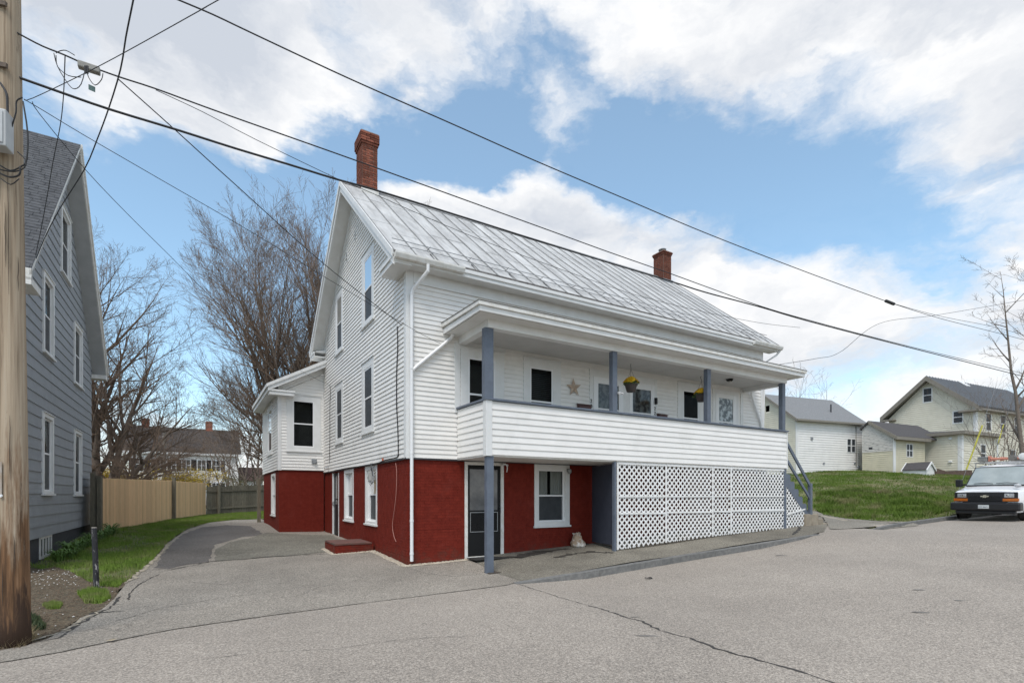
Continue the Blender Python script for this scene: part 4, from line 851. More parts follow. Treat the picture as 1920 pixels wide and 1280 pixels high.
for i, (a, b, z0_, z1_) in enumerate([(13.45,13.80,-1.15,-.62),(13.81,14.20,-1.15,-.62),(14.21,14.50,-1.15,-.80),(14.51,14.80,-1.15,-.95)]):
    for v0_, v1_ in ((-1.55,-1.0),(-.99,-.4),(-.39,.1)):
        mb = MB(); mb.box(a-13.9, b-13.9-.006, v0_+.9, v1_+.9-.006, z0_, z1_); mb.obj('concrete_block', mat('tan_concrete', (.34,.29,.22), (.25,.21,.16), scale=5, rough=.9, bump=.3, vary=.1), bs, bevel=.01)
# brick step at the gable side with loose board on top
X, Y = w(-.55, 3.2).x, w(-.55, 3.2).y
bsx = thing('brick_step', 'low red painted brick step with a worn board on top by the gable wall', 'step', X, Y, G(X, Y), ANG)
u0_, u1_, v0_, v1_ = -1.02, -.02, 2.55, 3.85; gz = -1.56
mb = MB(); mb.box(u0_+.01+.55, u1_+.55, v0_+.01-3.2, v1_-.01-3.2, gz-.2, gz+.26); mb.obj('core', redpaint, bsx)
for r in range(5):
    z = gz - .09 + r*.07
    for wf, L in ((WF((u0_+.55, v0_-3.2), (1, 0), (0, -1)), u1_-u0_), (WF((u0_+.55, v0_-3.2), (0, 1), (-1, 0)), v1_-v0_)):
        a = -(r % 2)*.10
        while a < L:
            s, e = max(0, a), min(L, a+.21); a += .21
            if e-s > .03: brick_mb((0, wf, s, e, z, z+.07, rnd.uniform(.002,.008)), None, -.01).obj('brick', redpaint, bsx)
mb = MB(); mb.hexa([(u0_+.53,v0_-3.22,gz+.265),(u1_+.50,v0_-3.22,gz+.265),(u1_+.50,v1_-3.3,gz+.275),(u0_+.53,v1_-3.3,gz+.275),(u0_+.53,v0_-3.22,gz+.305),(u1_+.50,v0_-3.22,gz+.305),(u1_+.50,v1_-3.3,gz+.315),(u0_+.53,v1_-3.3,gz+.315)]); mb.obj('board', mat('worn_red_board', (.17,.07,.055), (.10,.06,.05), scale=5, rough=.9), bsx)
# pebbles along the foundation
pm = mat('pale_pebble', (.50,.44,.35), (.33,.28,.22), scale=9, rough=.9)
mb = MB()
def pebble(mb, X, Y, z, r):
    a = rnd.random()*6; q = []
    for k in range(5): t = a + k*1.257; q.append((X + r*rnd.uniform(.7,1.1)*math.cos(t), Y + r*rnd.uniform(.7,1.1)*math.sin(t), z + rnd.uniform(0,.3)*r))
    o = len(mb.v); mb.v += q + [(X + rnd.uniform(-.2,.2)*r, Y, z + r*.9)]; mb.f += [(o+k, o+(k+1) % 5, o+5) for k in range(5)]
for _ in range(1500):
    t = rnd.random()
    if t < .36: u, v = -rnd.uniform(.02, .16)*rnd.random()**.5, rnd.uniform(-.1, 2.55)
    elif t < .5: u, v = rnd.uniform(-1.05, 0), 2.5 - rnd.uniform(0, .1)
    elif t < .62: u, v = -1.06 - rnd.uniform(0, .08), rnd.uniform(2.45, 3.7)
    else: u, v = rnd.uniform(-.1, 1.5), -rnd.uniform(.02, .13)
    q = w(u, v); pebble(mb, q.x, q.y, G(q.x, q.y), rnd.uniform(.018, .042))
tag(mb.obj('pebble_edging', pm, kind='stuff'), 'strip of small pale pebbles along the foot of the red brick wall', 'pebbles')

# ------------------------------------------------------------------ things on and about the porch
def hanging_basket(u, v, zt, lb, seed):
    r = random.Random(seed); q = w(u, v); t = thing('hanging_basket', lb, 'flower basket', q.x, q.y, zt - .66, ANG + seed, 'hanging baskets of yellow flowers')
    zb = zt - .66; mb = MB(); mb.lathe((0,0,zb), [(.105,0),(.12,.03),(.165,.19),(.175,.20),(.175,.215),(.16,.215)], 18); mb.obj('pot', mat('brown_pot', (.060,.042,.034), (.04,.03,.026), scale=8, rough=.6), t, smooth=False)
    mb = MB(); mb.tube([(0,0,zt+.10),(.02,0,zt+.08),(.03,0,zt+.04),(0,0,zt),(-.015,0,zt-.05)], .007, 5)
    for k in range(3): a = k*2.1; mb.tube([(0,0,zt-.05),(.16*math.cos(a),.16*math.sin(a),zb+.2)], .003, 4)
    mb.obj('hanger', black, t)
    fo, fl, ce = MB(), MB(), MB()
    for k in range(420):
        a, rr = r.random()*6.28, .20*r.random()**.5; h = zb + .20 + (.17*(1-(rr/.21)**2))*r.random(); c = Vector((rr*math.cos(a), rr*math.sin(a), h)); d = Vector((r.gauss(0,1),r.gauss(0,1),r.gauss(.3,1))).normalized(); e = d.orthogonal().normalized(); s = r.uniform(.016,.032)
        fo.poly(c, c+d*s+e*s*.4, c+d*s*1.9, c+d*s-e*s*.4)
    for k in range(30):
        a = r.uniform(-.6,.4); c = Vector((.2*math.cos(a)+r.uniform(0,.05), .2*math.sin(a), zb+.2-r.uniform(0,.05))); d = Vector((r.gauss(0,1),r.gauss(0,1),r.gauss(0,1))).normalized(); fo.poly(c, c+d*.03, c+d.orthogonal()*.025)
    fo.obj('foliage', mat('pansy_leaf', (.06,.13,.03), (.12,.19,.05), scale=20, rough=.6), t, kind='stuff')
    for k in range(115):
        a, rr = r.random()*6.28, .19*r.random()**.5; h = zb + .235 + .16*(1-(rr/.20)**2) + r.uniform(-.02,.015); c = Vector((rr*math.cos(a)*1.1, rr*math.sin(a)*1.1, h)); nrm = Vector((c.x*2.5, c.y*2.5, .45+r.gauss(0,.2))).normalized()
        x = nrm.orthogonal().normalized(); y = nrm.cross(x); s = r.uniform(.026,.038)
        for p in range(5):
            b = p*1.2566 + k; m1 = c + (x*math.cos(b)+y*math.sin(b))*s; fl.poly(c+nrm*.004, m1+(x*math.cos(b+1.57)+y*math.sin(b+1.57))*s*.6, m1+(x*math.cos(b)+y*math.sin(b))*s*.35+nrm*.004, m1-(x*math.cos(b+1.57)+y*math.sin(b+1.57))*s*.6)
    fl.obj('flowers', mat('yellow_petal', (.78,.50,.01), (.70,.36,.005), scale=16, rough=.6), t, kind='stuff')
hanging_basket(U(1183,-1.15), -1.15, 3.44, 'hanging basket of yellow pansies beside the middle porch post', 1)
hanging_basket(U(1315,-1.15), -1.15, 3.44, 'hanging basket of yellow pansies just left of the third porch post', 2)
# metal star
q = w(U(1074,0), -.05); stt = thing('barn_star', 'rusty tan five-pointed metal star hung on the porch wall', 'star', q.x, q.y, 2.75, ANG)
mb = MB(); R1, R2 = .27, .10; pts = []
for k in range(10): a = math.pi/2 + k*math.pi/5 + .08; rr = R1 if k % 2 == 0 else R2; pts.append((rr*math.cos(a), 0, 2.98 + rr*math.sin(a)))
o_ = len(mb.v); mb.v += pts + [(0,-.055,2.98),(0,.02,2.98)]
for k in range(10): mb.f += [(o_+k, o_+(k+1) % 10, o_+10), (o_+(k+1) % 10, o_+k, o_+11)]
mb.obj('star_face', mat('rusty_tan_metal', (.56,.46,.37), (.42,.30,.22), scale=9, rough=.6, spec=.3), stt)
def mailbox(u, z, wd, hh, lb):
    q = w(u, -.08); t = thing('mailbox', lb, 'mailbox', q.x, q.y, z, ANG, 'mailboxes on the porch wall'); m = mat('maroon_metal', (.075,.018,.015), (.05,.012,.012), scale=6, rough=.45)
    mb = MB(); mb.box(-wd/2, wd/2, -.055, .06, z, z+hh); mb.obj('box', m, t, bevel=.008)
    mb = MB(); mb.hexa([(-wd/2-.01,-.075,z+hh-.03),(wd/2+.01,-.075,z+hh-.03),(wd/2+.01,.065,z+hh+.012),(-wd/2-.01,.065,z+hh+.012),(-wd/2-.01,-.075,z+hh-.015),(wd/2+.01,-.075,z+hh-.015),(wd/2+.01,.065,z+hh+.03),(-wd/2-.01,.065,z+hh+.03)]); mb.obj('lid', m, t)
mailbox(U(1092,0), 2.36, .42, .18, 'maroon wall mailbox to the left of the house number 20')
mailbox(U(1238,0), 2.33, .36, .18, 'maroon wall mailbox to the right of the doors')
def text(par, s, loc, size, m, name='numeral', rot=(math.pi/2, 0, 0), ext=.006):
    c = bpy.data.curves.new(name, 'FONT'); c.body = s; c.size = size; c.extrude = ext; c.align_x = 'CENTER'; o = bpy.data.objects.new(name, c)
    COL.objects.link(o); bpy.context.view_layer.update(); dg = bpy.context.evaluated_depsgraph_get(); me = bpy.data.meshes.new_from_object(o.evaluated_get(dg)); bpy.data.objects.remove(o)
    me.materials.clear(); me.materials.append(m); k = bpy.data.objects.new(name, me); COL.objects.link(k); k.parent = par; k.location = loc; k.rotation_euler = rot; return k
for u, s, lb in ((U(1108,0)-.02, '200', 'black house numerals 20 and one more mounted one above another left of the doors'), (U(1227,0)-.02, '22', 'black house numerals hung vertically right of the doors above the mailbox')):
    q = w(u, -.04); z0_ = 2.62; t = thing('house_number', lb, 'house number', q.x, q.y, 2.3, ANG)
    for k, ch in enumerate(s): text(t, ch, (0, 0, z0_ - k*.14 - 2.3), .15, black)
q = w(U(1227,0), -.06); t = thing('door_lantern', 'small black box light fixed right of the second porch door', 'light', q.x, q.y, 2.8, ANG); mb = MB(); mb.box(-.045,.045,-.04,.03,2.80,3.0); mb.obj('housing', black, t, bevel=.02)
mb = MB(); mb.box(-.03,.03,.03,.05,2.85,2.95); mb.obj('backplate', darkmetal, t)
q = w(U(1368,-.75), -.75); t = thing('ceiling_light', 'black round light under the right end of the porch ceiling', 'light', q.x, q.y, 3.6, ANG); mb = MB(); mb.lathe((0,0,3.66), [(.10,.075),(.11,.04),(.06,.0)], 14); mb.obj('canopy', black, t); mb = MB(); mb.lathe((0,0,3.60), [(.02,0),(.055,.02),(.06,.06)], 12); mb.obj('glass_shade', mat('frosted_glass', (.5,.5,.48), rough=.3), t)
def spot(name, lb, X, Y, z, rot, mm=None):
    t = thing(name, lb, 'floodlight', X, Y, z-.1, rot); mm = mm or mat('white_lamp_housing', (.62,.62,.62), (.5,.5,.5), scale=9, rough=.4)
    mb = MB(); mb.lathe((0,0,z-.03), [(.045,0),(.045,.05)], 10, 'z'); mb.obj('mount', mm, t)
    for s in (-1, 1):
        mb = MB(); mb.tube([(s*.01,-.01,z),(s*.035,-.03,z-.01),(s*.05,-.05,z-.02),(s*.06,-.07,z-.028),(s*.067,-.085,z-.032)], [.009,.011,.022,.029,.031], 10); mb.obj('lamp_head', mm, t)
    return t
q = w(U(1163,PV)-.06, PV-.03); spot('floodlight', 'small white twin lamp on the middle porch post', q.x, q.y, 2.62, ANG)
q = w(-.06, V(617, 0)); spot('floodlight', 'white twin security light in the corner above the narrow side door', q.x, q.y, 1.05, ANG - 1.2)
q = w(2.55, -.05); spot('floodlight', 'twin lamp above the black door under the porch', q.x, q.y, .80, ANG)
q = w(4.62, -.05); t = thing('wall_lamp', 'grey wall lamp at the top right of the lower front window', 'light', q.x, q.y, .55, ANG); mb = MB(); mb.lathe((0,-.02,.60), [(.03,0),(.06,.05),(.055,.12),(.02,.14)], 12); mb.obj('shade', galv, t)
mb = MB(); mb.box(-.03,.03,-.01,.06,.66,.74); mb.obj('bracket', darkmetal, t)
q = w(-.36-.0, 9.05); t = thing('vent_hood', 'round grey dryer vent near the corner of the ell', 'vent', q.x, q.y, 1.15, ANG); mb = MB(); mb.lathe((0,0,1.28), [(.07,-.05),(.075,0),(.03,.03)], 12, 'y'); mb.obj('hood', galv, t); mb = MB(); mb.box(-.09,.09,.0,.05,1.19,1.37); mb.obj('flange', galv, t)
# doormat, bag, patch plate, litter
q = gp(918, 1047); t = thing('doormat', 'dark rubber doormat in front of the black storm door', 'doormat', q[0], q[1], G(*q), ANG); mb = MB(); mb.box(-.50,.42,-.24,.24,G(*q)+.01,G(*q)+.03); mb.obj('mat', rubber, t, bevel=.006)
q = (w(1.46, PV+.05).x, w(1.46, PV+.05).y); mb = MB(); mb.box(-.16,.14,-.14,.12,-.01,.018); o = mb.obj('base_plate', mat('rusty_plate', (.05,.045,.04), (.09,.07,.055), scale=12, rough=.9), None, bevel=.004); o.location = (*q, G(*q)); o.rotation_euler.z = ANG; tag(o, 'flat dark plate on the pavement under the blue corner post', 'plate')
q = w(4.72, -.24); q = (q.x, q.y); g = G(*q); bm2 = MB(); prof = [(.02,0),(.17,.0),(.19,.05),(.175,.11),(.15,.17),(.14,.22),(.125,.27),(.10,.31),(.115,.34),(.13,.37),(.05,.38),(.01,.36)]; bm2.lathe((0,0,0), prof, 22)
o = bm2.obj('sand_bag', mat('crumpled_bag', (.38,.29,.20), (.26,.18,.13), scale=6, rough=.7, c3=(.62,.60,.55), s3=5, p3=(.48,.58), bump=.8, bscale=14, bdist=.03), smooth=True); o.location = (*q, g)
for vtx in o.data.vertices:
    k = vtx.co; n_ = math.sin(k.x*37+k.z*13)*math.cos(k.y*31-k.z*17); m_ = math.sin(k.x*83+k.z*51)*math.sin(k.y*77+k.z*29); vtx.co = Vector((k.x*(1+.22*n_+.10*m_)*(1.05 if k.z<.2 else .85) + (.05*(1-k.z/.4)), k.y*(.8+.2*n_+.08*m_), k.z*(1+.10*n_+.05*m_)))
tag(o, 'crumpled cream and tan paper sack leaning at the foot of the red wall', 'bag')
for px, py, lb in ((1218, 1084, 'small dark clod lying on the road near the kerb'), (1100, 1020, 'small dark clump of leaves on the pavement by the red wall'), (905, 1047, '')):
    if not lb: continue
    q = gp(px, py); mb = MB()
    for _ in range(14): pebble(mb, rnd.gauss(0,.035), rnd.gauss(0,.02), rnd.uniform(0,.02), rnd.uniform(.015,.03))
    o = mb.obj('clod', rubber); o.location = (*q, G(*q)+.0); tag(o, lb, 'debris')
q = gp(208, 1202); mb = MB(); mb.poly((-.06,-.01,.01),(.02,-.02,.012),(.07,.015,.03),(-.01,.02,.02)); mb.poly((-.06,-.01,.012),(.02,.0,.03),(.07,.015,.032)); o = mb.obj('dry_leaf', mat('dry_leaf', (.42,.36,.26), (.3,.24,.17), scale=9)); o.location = (*q, G(*q)+.004); tag(o, 'small curled dry leaf on the asphalt near the driveway joint', 'leaf')
# service cables on the gable wall
def wire(name, pts, r, lb, cat='cable', n=6, m=cable, parent=None, group=None):
    pts = [Vector(p) for p in pts]; out = []
    for i in range(len(pts)-1):
        p0, p1, p2, p3 = pts[max(i-1,0)], pts[i], pts[i+1], pts[min(i+2,len(pts)-1)]
        L = (p2-p1).length; k = max(3, min(14, int(L/.25)))
        for j in range(k):
            t = j/k; out.append(.5*((2*p1)+(p2-p0)*t+(2*p0-5*p1+4*p2-p3)*t*t+(3*p1-p0-3*p2+p3)*t**3))
    out.append(pts[-1]); mb = MB(); mb.tube(out, r, n); o = mb.obj(name, m, parent, smooth=True)
    if parent is None: tag(o, lb, cat, group)
    return o
def gw_(px, py, n=.03):
    v = V(px, 0); Y = w(0, v).y; q = w(-n, v); q.z = (HY-py)/F*Y; return q
wire('service_cable', [gw_(747,612), gw_(748,650), gw_(746,700), gw_(746,760), gw_(748,800), gw_(749,845), gw_(746,857), gw_(725,862), gw_(700,871), gw_(660,876), gw_(628,882)], .014, 'black service cable running down the gable wall beside the corner board')
wire('service_cable', [gw_(620,722), gw_(621,735), gw_(620,770), gw_(620,820), gw_(619,868)], .008, 'thin dark cable running down the gable wall near the ell')
wire('loose_cable', [gw_(744,868), gw_(746,885), gw_(745,925), gw_(741,960), gw_(738,985), gw_(741,1005), gw_(745,1015)], .007, 'loose pinkish cable hanging down the red brick gable wall', m=mat('pink_cable', (.45,.22,.18), rough=.6))
_g = gw_(702, 885, .05); tg = thing('cable_tangle', 'tangle of loose cables at the top of the right-hand lower gable window', 'cable', _g.x, _g.y, _g.z-.2)
for k in range(5):
    j = lambda s: rnd.uniform(-s, s)
    wire('cable_loop', [Vector(p)-Vector((tg.location.x,tg.location.y,0)) for p in [gw_(700+j(4),868,.05), gw_(702+j(3),882+j(4),.08), gw_(708+j(3),896+j(5),.09), gw_(703+j(5),905+j(4),.08), gw_(697+j(3),893+j(5),.08), gw_(704+j(4),875,.05)]], .006, '', parent=tg, m=MATS['galvanised_metal'] if k % 2 else cable)
q = gw_(701, 893, .10); mb = MB(); mb.box(-.09,.09,-.04,.03,-.12,.14); o = mb.obj('cable_box', mat('pale_plastic', (.5,.5,.48), (.38,.38,.36), scale=8, rough=.5), bevel=.015); o.location = q; o.rotation_euler.z = ANG-1.57; tag(o, 'small pale junction box hanging over the right-hand lower gable window', 'box')
q = gw_(722, 861, .06); mb = MB(); mb.box(-.02,.02,-.02,.02,-.03,.03); o = mb.obj('ground_clamp', mat('orange_plastic', (.45,.10,.04), rough=.5)); o.location = q; tag(o, 'small orange clamp under the siding edge beside the lower gable window', 'clamp')
wire('hose_hook', [w(2.50,-.10,.62)+Vector((-.0,0,0)), w(2.44,-.16,.74), w(2.52,-.18,.80), w(2.60,-.14,.72), w(2.61,-.10,.60)], .012, 'white curved pipe at the top right of the black storm door', 'pipe', m=sash)

# ------------------------------------------------------------------ grey house on the left
GXw = lambda s, e=0: (-10.95 - RY*s + RX*e, 11.9 + RX*s + RY*e)
gh_ = thing('house', 'grey shingled house with steep dark roof at the left edge', 'house', -10.95, 11.9, -1.9, ANG)
# local: x = e (towards the driveway), y = s (away from the street)
GS = WF((0, 0), (0, 1), (1, 0)); s0, s1 = -1.62, 7.95; sm = (s0+s1)/2; gz_e = 4.55; gz_r = 9.95; gsl = (gz_r-gz_e)/((s1-s0)/2+.35)
def gtop(s): return gz_r - gsl*abs(s-sm)
def Sg(px, e=0.):
    d = (px-HX)/F; x0, y0 = GXw(0, e); return (d*y0 - x0)/(-RY - d*RX)
def gz_of(px, py, e=0.): s = Sg(px, e); return (HY-py)/F*GXw(s, e)[1]
gwins = []
for (pl, pr, pt, pbm) in ((78,98,520,665),(137,152,612,722),(77,97,777,925),(137,151,808,927),(112,130,398,520)):
    a, b = Sg(pl), Sg(pr); gwins.append((a, b, gz_of((pl+pr)/2, pbm), gz_of((pl+pr)/2, pt)))
holes = [(a+.01, b-.01, c-.03, d-.01) for a, b, c, d in gwins]
def gsp(z): r = (gz_r-.33-z)/gsl; return (max(sm-r, s0), min(sm+r, s1))
wb, st_, GC = MB(), MB(), []
pcs = pieces(-1.0, gz_r-.35, .262, gsp, holes); 
# rotate wall frame into the grey house
back_mb(GS, pcs, wb)
wall_g = wb.obj('wall', greyside, gh_)
for p in pcs: recalc(clap_mb(GS, p, .022).obj('siding_board', greyside, wall_g))
for (a, b, c, d), (pl, pr) in zip(gwins, ((78,98),(137,152),(77,97),(137,151),(112,130))):
    window(gh_, GS, a, b, c, d, (.10,.10,.06,.10), (lace if pl < 100 else curtain, screen), split=.52, rec=.0, proud=.05)
mb = MB(); mb.box(-6, 0-.03, s0, s1, -2.2, -1.0); mb.obj('foundation', greybase, gh_)
mb = MB(); mb.box(-6, -.005, s0, s0+.02, -1.0, 4.6); mb.box(-6, -.005, s1-.02, s1, -1.0, 4.6); mb.obj('side_wall', greyside, gh_)
mb = MB(); mb.box(-.12, .03, s0-.03, s0, -1.05, 4.6); mb.box(0, .03, s0, s0+.12, -1.05, 4.5); mb.obj('corner_board', trim, gh_)
e1 = .42; xl = -9.
mb = MB()
for a, b in ((s0-.36, sm), (s1+.36, sm)):
    za, zb_ = gtop(a)-.0, gz_r
    mb.hexa([(xl,a,za-.12),(e1-.02,a,za-.12),(e1-.02,b,zb_-.12),(xl,b,zb_-.12),(xl,a,za-.02),(e1-.02,a,za-.02),(e1-.02,b,zb_-.02),(xl,b,zb_-.02)])
recalc(mb.obj('roof', shingle, gh_)); rf_g = bpy.data.objects['roof']
# shingle courses on the front slope
mb = MB(); Lsl = math.hypot(sm-(s0-.36), gz_r-gtop(s0-.36)); nc = int(Lsl/.145); rr = random.Random(5)
for k in range(nc):
    t0, t1 = k/nc, (k+1.35)/nc; t1 = min(t1, 1); a, b = lerp(s0-.36, sm, t0), lerp(s0-.36, sm, t1); x = xl + 2 + rr.random()*.3
    while x < e1:
        x2 = min(x + .30, e1); h = .012 + rr.random()*.006; za, zb_ = gtop(a), gtop(b)
        mb.add([(x+.004,a,za-.02),(x2-.004,a,za-.02),(x2-.004,b,zb_-.012),(x+.004,b,zb_-.012),(x+.004,a,za+h),(x2-.004,a,za+h),(x2-.004,b,zb_-.01),(x+.004,b,zb_-.01)], [(4,5,6,7),(0,1,5,4),(3,0,4,7),(1,2,6,5)]); x = x2
mb.obj('shingles', mat('asphalt_shingle_tab', (.105,.108,.115), (.055,.057,.062), scale=7, rough=.95, bump=.3, bscale=150), rf_g, kind='stuff')
mb = MB()
for a, b in ((s0-.38, sm), (s1+.38, sm)):
    za, zb_ = gtop(a), gz_r; dp = .13 if a < sm else .30
    mb.hexa([(e1-.03,a,za-dp),(e1,a,za-dp),(e1,b,zb_-dp),(e1-.03,b,zb_-dp),(e1-.03,a,za-.03),(e1,a,za-.03),(e1,b,zb_-.03),(e1-.03,b,zb_-.03)])
    if a > sm: mb.hexa([(e1,a,za-.13),(e1+.04,a,za-.13),(e1+.04,b,zb_-.13),(e1,b,zb_-.13),(e1,a,za-.0),(e1+.04,a,za-.0),(e1+.04,b,zb_),(e1,b,zb_)])
recalc(mb.obj('barge_board', trim_weathered, gh_))
mb = MB()
for a, b in ((s0-.36, sm), (s1+.36, sm)):
    za, zb_ = gtop(a), gz_r; mb.hexa([(0,a,za-.30),(e1-.03,a,za-.30),(e1-.03,b,zb_-.30),(0,b,zb_-.30),(0,a,za-.27),(e1-.03,a,za-.27),(e1-.03,b,zb_-.27),(0,b,zb_-.27)])
recalc(mb.obj('rake_soffit', mat('grey_white_soffit', (.46,.47,.47), (.40,.41,.41), scale=3, rough=.6), gh_))
mb = MB(); mb.box(-.02, e1, s1-.05, s1+.38, gtop(s1+.36)-.34, gtop(s1+.36)-.20); mb.box(xl, e1, s1+.30, s1+.38, gtop(s1+.36)-.25, gtop(s1+.36)-.02); mb.box(-.02, e1, s0-.38, s0+.35, gtop(s1+.36)-.34, gtop(s1+.36)-.20); mb.box(xl, e1, s0-.38, s0-.30, gtop(s1+.36)-.25, gtop(s1+.36)-.02); mb.obj('eave_return', trim_weathered, gh_)
# basement window with four lights
a, b = Sg(76), Sg(98); z1_, z0_ = gz_of(87, 1004), gz_of(87, 1044)
mb = MB(); GS2 = WF((-.03, 0), (0, 1), (1, 0)); GS2.box(mb, a, b, .0, .03, z0_, z0_+.06); GS2.box(mb, a, b, 0, .03, z1_-.05, z1_)
for k in range(5): x = lerp(a, b-.05, k/4); GS2.box(mb, x, x+.05, 0, .028, z0_+.06, z1_-.05)
o = mb.obj('basement_window', trim_weathered, gh_)
for k in range(4): x0_, x1_ = lerp(a, b-.05, k/4)+.05, lerp(a, b-.05, (k+1)/4); mb = MB(); mb.poly(*[GS2.p(x, .01, z) for x, z in ((x0_,z0_+.06),(x1_,z0_+.06),(x1_,z1_-.05),(x0_,z1_-.05))]); mb.obj('pane', darkglass, o)

# ------------------------------------------------------------------ fences
def fence(name, A, B, n, h0, h1, m, lb, posts, pm_, seed, thick=.018, gap=.006, dz=0, rails=False, top=.01):
    r = random.Random(seed); mx, my = (A[0]+B[0])/2, (A[1]+B[1])/2; rot = math.atan2(B[1]-A[1], B[0]-A[0]); L = math.dist(A, B)
    t = thing(name, lb, 'fence', mx, my, G(mx, my), rot); bw_ = L/n; proto = {}
    for i in range(n):
        x = -L/2 + (i+.5)*bw_; X_ = mx + x*math.cos(rot); Y_ = my + x*math.sin(rot); g = G(X_, Y_)+dz; h = lerp(h0, h1, i/n) + r.uniform(-top, top)
        mb = MB(); hw_ = bw_/2-gap/2; y = r.uniform(-.003,.004)
        mb.prism([(x-hw_,y,g+.02),(x+hw_,y,g+.02),(x+hw_,y,g+h-.025),(x+hw_-.02,y,g+h),(x-hw_+.02,y,g+h),(x-hw_,y,g+h-.025)], (0, thick, 0)); recalc(mb.obj('board', m, t))
    for f, hh in posts:
        x = -L/2 + f*L; X_ = mx + x*math.cos(rot); Y_ = my + x*math.sin(rot); g = G(X_, Y_)+dz; mb = MB(); mb.box(x-.065, x+.065, -.13, -.005, g-.1, g+hh); mb.obj('post', pm_, t, bevel=.006)
    if rails:
        for zz in (.35, h0-.3):
            mb = MB(); g0, g1 = G(*A)+dz, G(*B)+dz; mb.beam((-L/2, -.03, g0+zz), (L/2, -.03, g1+zz), .04, .09); mb.obj('rail', pm_, t)
    return t
fence('board_fence', (-13.75, 17.35), (-17.15, 29.3), 92, 1.80, 1.80, woodfence, 'new tan vertical board fence with dark posts beside the lawn', [(.0, 1.86), (.57, 1.95)], oldfence, 3, gap=.007)
fence('board_fence', (-17.15, 29.4), (-12.5, 35.5), 56, 1.62, 1.50, oldfence, 'old dark weathered board fence at the back of the yard', [(.08,1.65),(.75, 1.9)], oldfence, 4, rails=True, top=.03)
fence('board_fence', (-14.55, 18.55), (-13.78, 17.3), 6, 1.85, 1.85, oldfence, 'short dark fence section between the grey house and the tan fence', [(.5, 1.9), (.98, 1.97)], oldfence, 6)
# metal tube post by the old fence, dark stub post by the drive
q = gp(489, 975); t = thing('wooden_post', 'weathered post standing against the corner of the white ell', 'post', *(w(-1.75, 14.3)[:2]), G(*(w(-1.75,14.3)[:2])), ANG); g = G(*(w(-1.75,14.3)[:2])); mb = MB(); mb.box(-.07,.07,-.07,.07,g-.1,g+1.95); mb.obj('shaft', oldfence, t)
q = gp(181, 1101); g = G(*q); k = q[1]/F; t = thing('bollard_post', 'black peeling wooden stub post at the edge of the lawn', 'post', q[0], q[1], g); mb = MB(); mb.tube([(.0,0,g-.1),(-.02,0,g+.5),(-.045,0,g+112*k)], [.046,.045,.043], 9); mb.obj('shaft', mat('peeling_black_paint', (.018,.018,.022), (.03,.03,.034), scale=9, rough=.7, c3=(.33,.31,.30), s3=14, p3=(.56,.60), stretch=(1,1,.3), bump=.5), t)
mb = MB(); mb.lathe((-.045,0,g+112*k), [(.044,-.004),(.038,.012)], 9); mb.obj('cap', concrete, t)

# ------------------------------------------------------------------ utility pole at the left edge
PX, PY = -6.01, 6.33; gpz = G(PX, PY)
pole = thing('utility_pole', 'weathered timber utility pole at the left edge, stained brown at its foot', 'utility pole', PX, PY, gpz)
def px_at(px, py, Y=PY): q = at(px, py, Y); return (q.x-PX, q.y-PY, q.z)
c0, c1 = px_at(26, 1200), px_at(14, 0); top = 7.6
def pc(z): t = (z-c0[2])/(c1[2]-c0[2]); return (lerp(c0[0], c1[0], t), lerp(c0[1], c1[1], t), z)
mb = MB(); zs_ = [gpz-.2, gpz+.3, -.5, 1, 2.5, 4, 5.5, 7, top]; mb.tube([pc(z) for z in zs_], [.166,.158,.150,.143,.136,.129,.124,.120,.116], 24); mb.obj('shaft', polewood, pole, smooth=True)
mb = MB()   # drying checks in the timber
for k in range(16):
    a = rnd.uniform(3.5, 6.0); z = rnd.uniform(-1.5, 5.5); L = rnd.uniform(.4, 1.8); pts = []
    for j in range(6): zz = z + L*j/5; cc = pc(zz); rr_ = lerp(.166, .128, (zz+1.7)/8.7) + .001; aa = a + rnd.uniform(-.03,.03); pts.append((cc[0]+rr_*math.cos(aa), cc[1]+rr_*math.sin(aa), zz))
    mb.tube(pts, [.001,.004,.005,.005,.004,.001], 4)
mb.obj('timber_check', mat('dark_crevice', (.06,.045,.035), rough=1), pole, kind='stuff')
bx0, bx1 = px_at(-40, 300)[0], px_at(31, 300)[0]; zt_, zb_ = px_at(0, 237)[2], px_at(0, 303)[2]
eb = thing('equipment_box', 'pale grey metal box strapped to the utility pole', 'equipment box', PX, PY-.28, zb_, .35)
mb = MB(); mb.box(-.24,.15,-.06,.12,zb_,zt_); mb.obj('cabinet', mat('pale_grey_enamel', (.52,.53,.53), (.45,.46,.46), scale=5, rough=.5), eb, bevel=.012)
mb = MB(); mb.box(-.215,.125,-.072,-.06,zb_+.03,zt_-.03); mb.obj('cabinet_door', MATS['pale_grey_enamel'], eb, bevel=.006)
for z in (5.09, 5.82):
    cc = pc(z); mb = MB(); mb.beam((cc[0]-.16,cc[1]-.17,z+.03),(cc[0]+.11,cc[1]-.13,z-.0),.03,.05); mb.tube([(cc[0]-.02,cc[1]-.22,z),(cc[0]-.02,cc[1]+.16,z)], .016, 6); mb.tube([(cc[0]-.06,cc[1]-.20,z+.03),(cc[0]-.10,cc[1]-.2,z+.12)], .012, 5); mb.obj('cable_clamp', mat('rusty_bracket', (.09,.07,.055), (.16,.12,.09), scale=14, rough=.8), pole)
for pts, r_ in (([(0,155),(12,175),(14,200),(14,236)], .012), ([(22,238),(30,210),(31,190),(42,183)], .008), ([(0,310),(20,320),(40,312),(50,300),(52,250),(43,190)], .008), ([(0,325),(18,332),(36,328),(38,312)], .010), ([(0,318),(25,322),(45,315),(48,300),(33,285)], .007), ([(2,335),(20,346),(36,335)], .006)):
    P3 = []
    for a, b in pts: q = px_at(a, b, PY-.16); P3.append(q)
    wire('riser_cable', P3, r_, '', parent=pole)
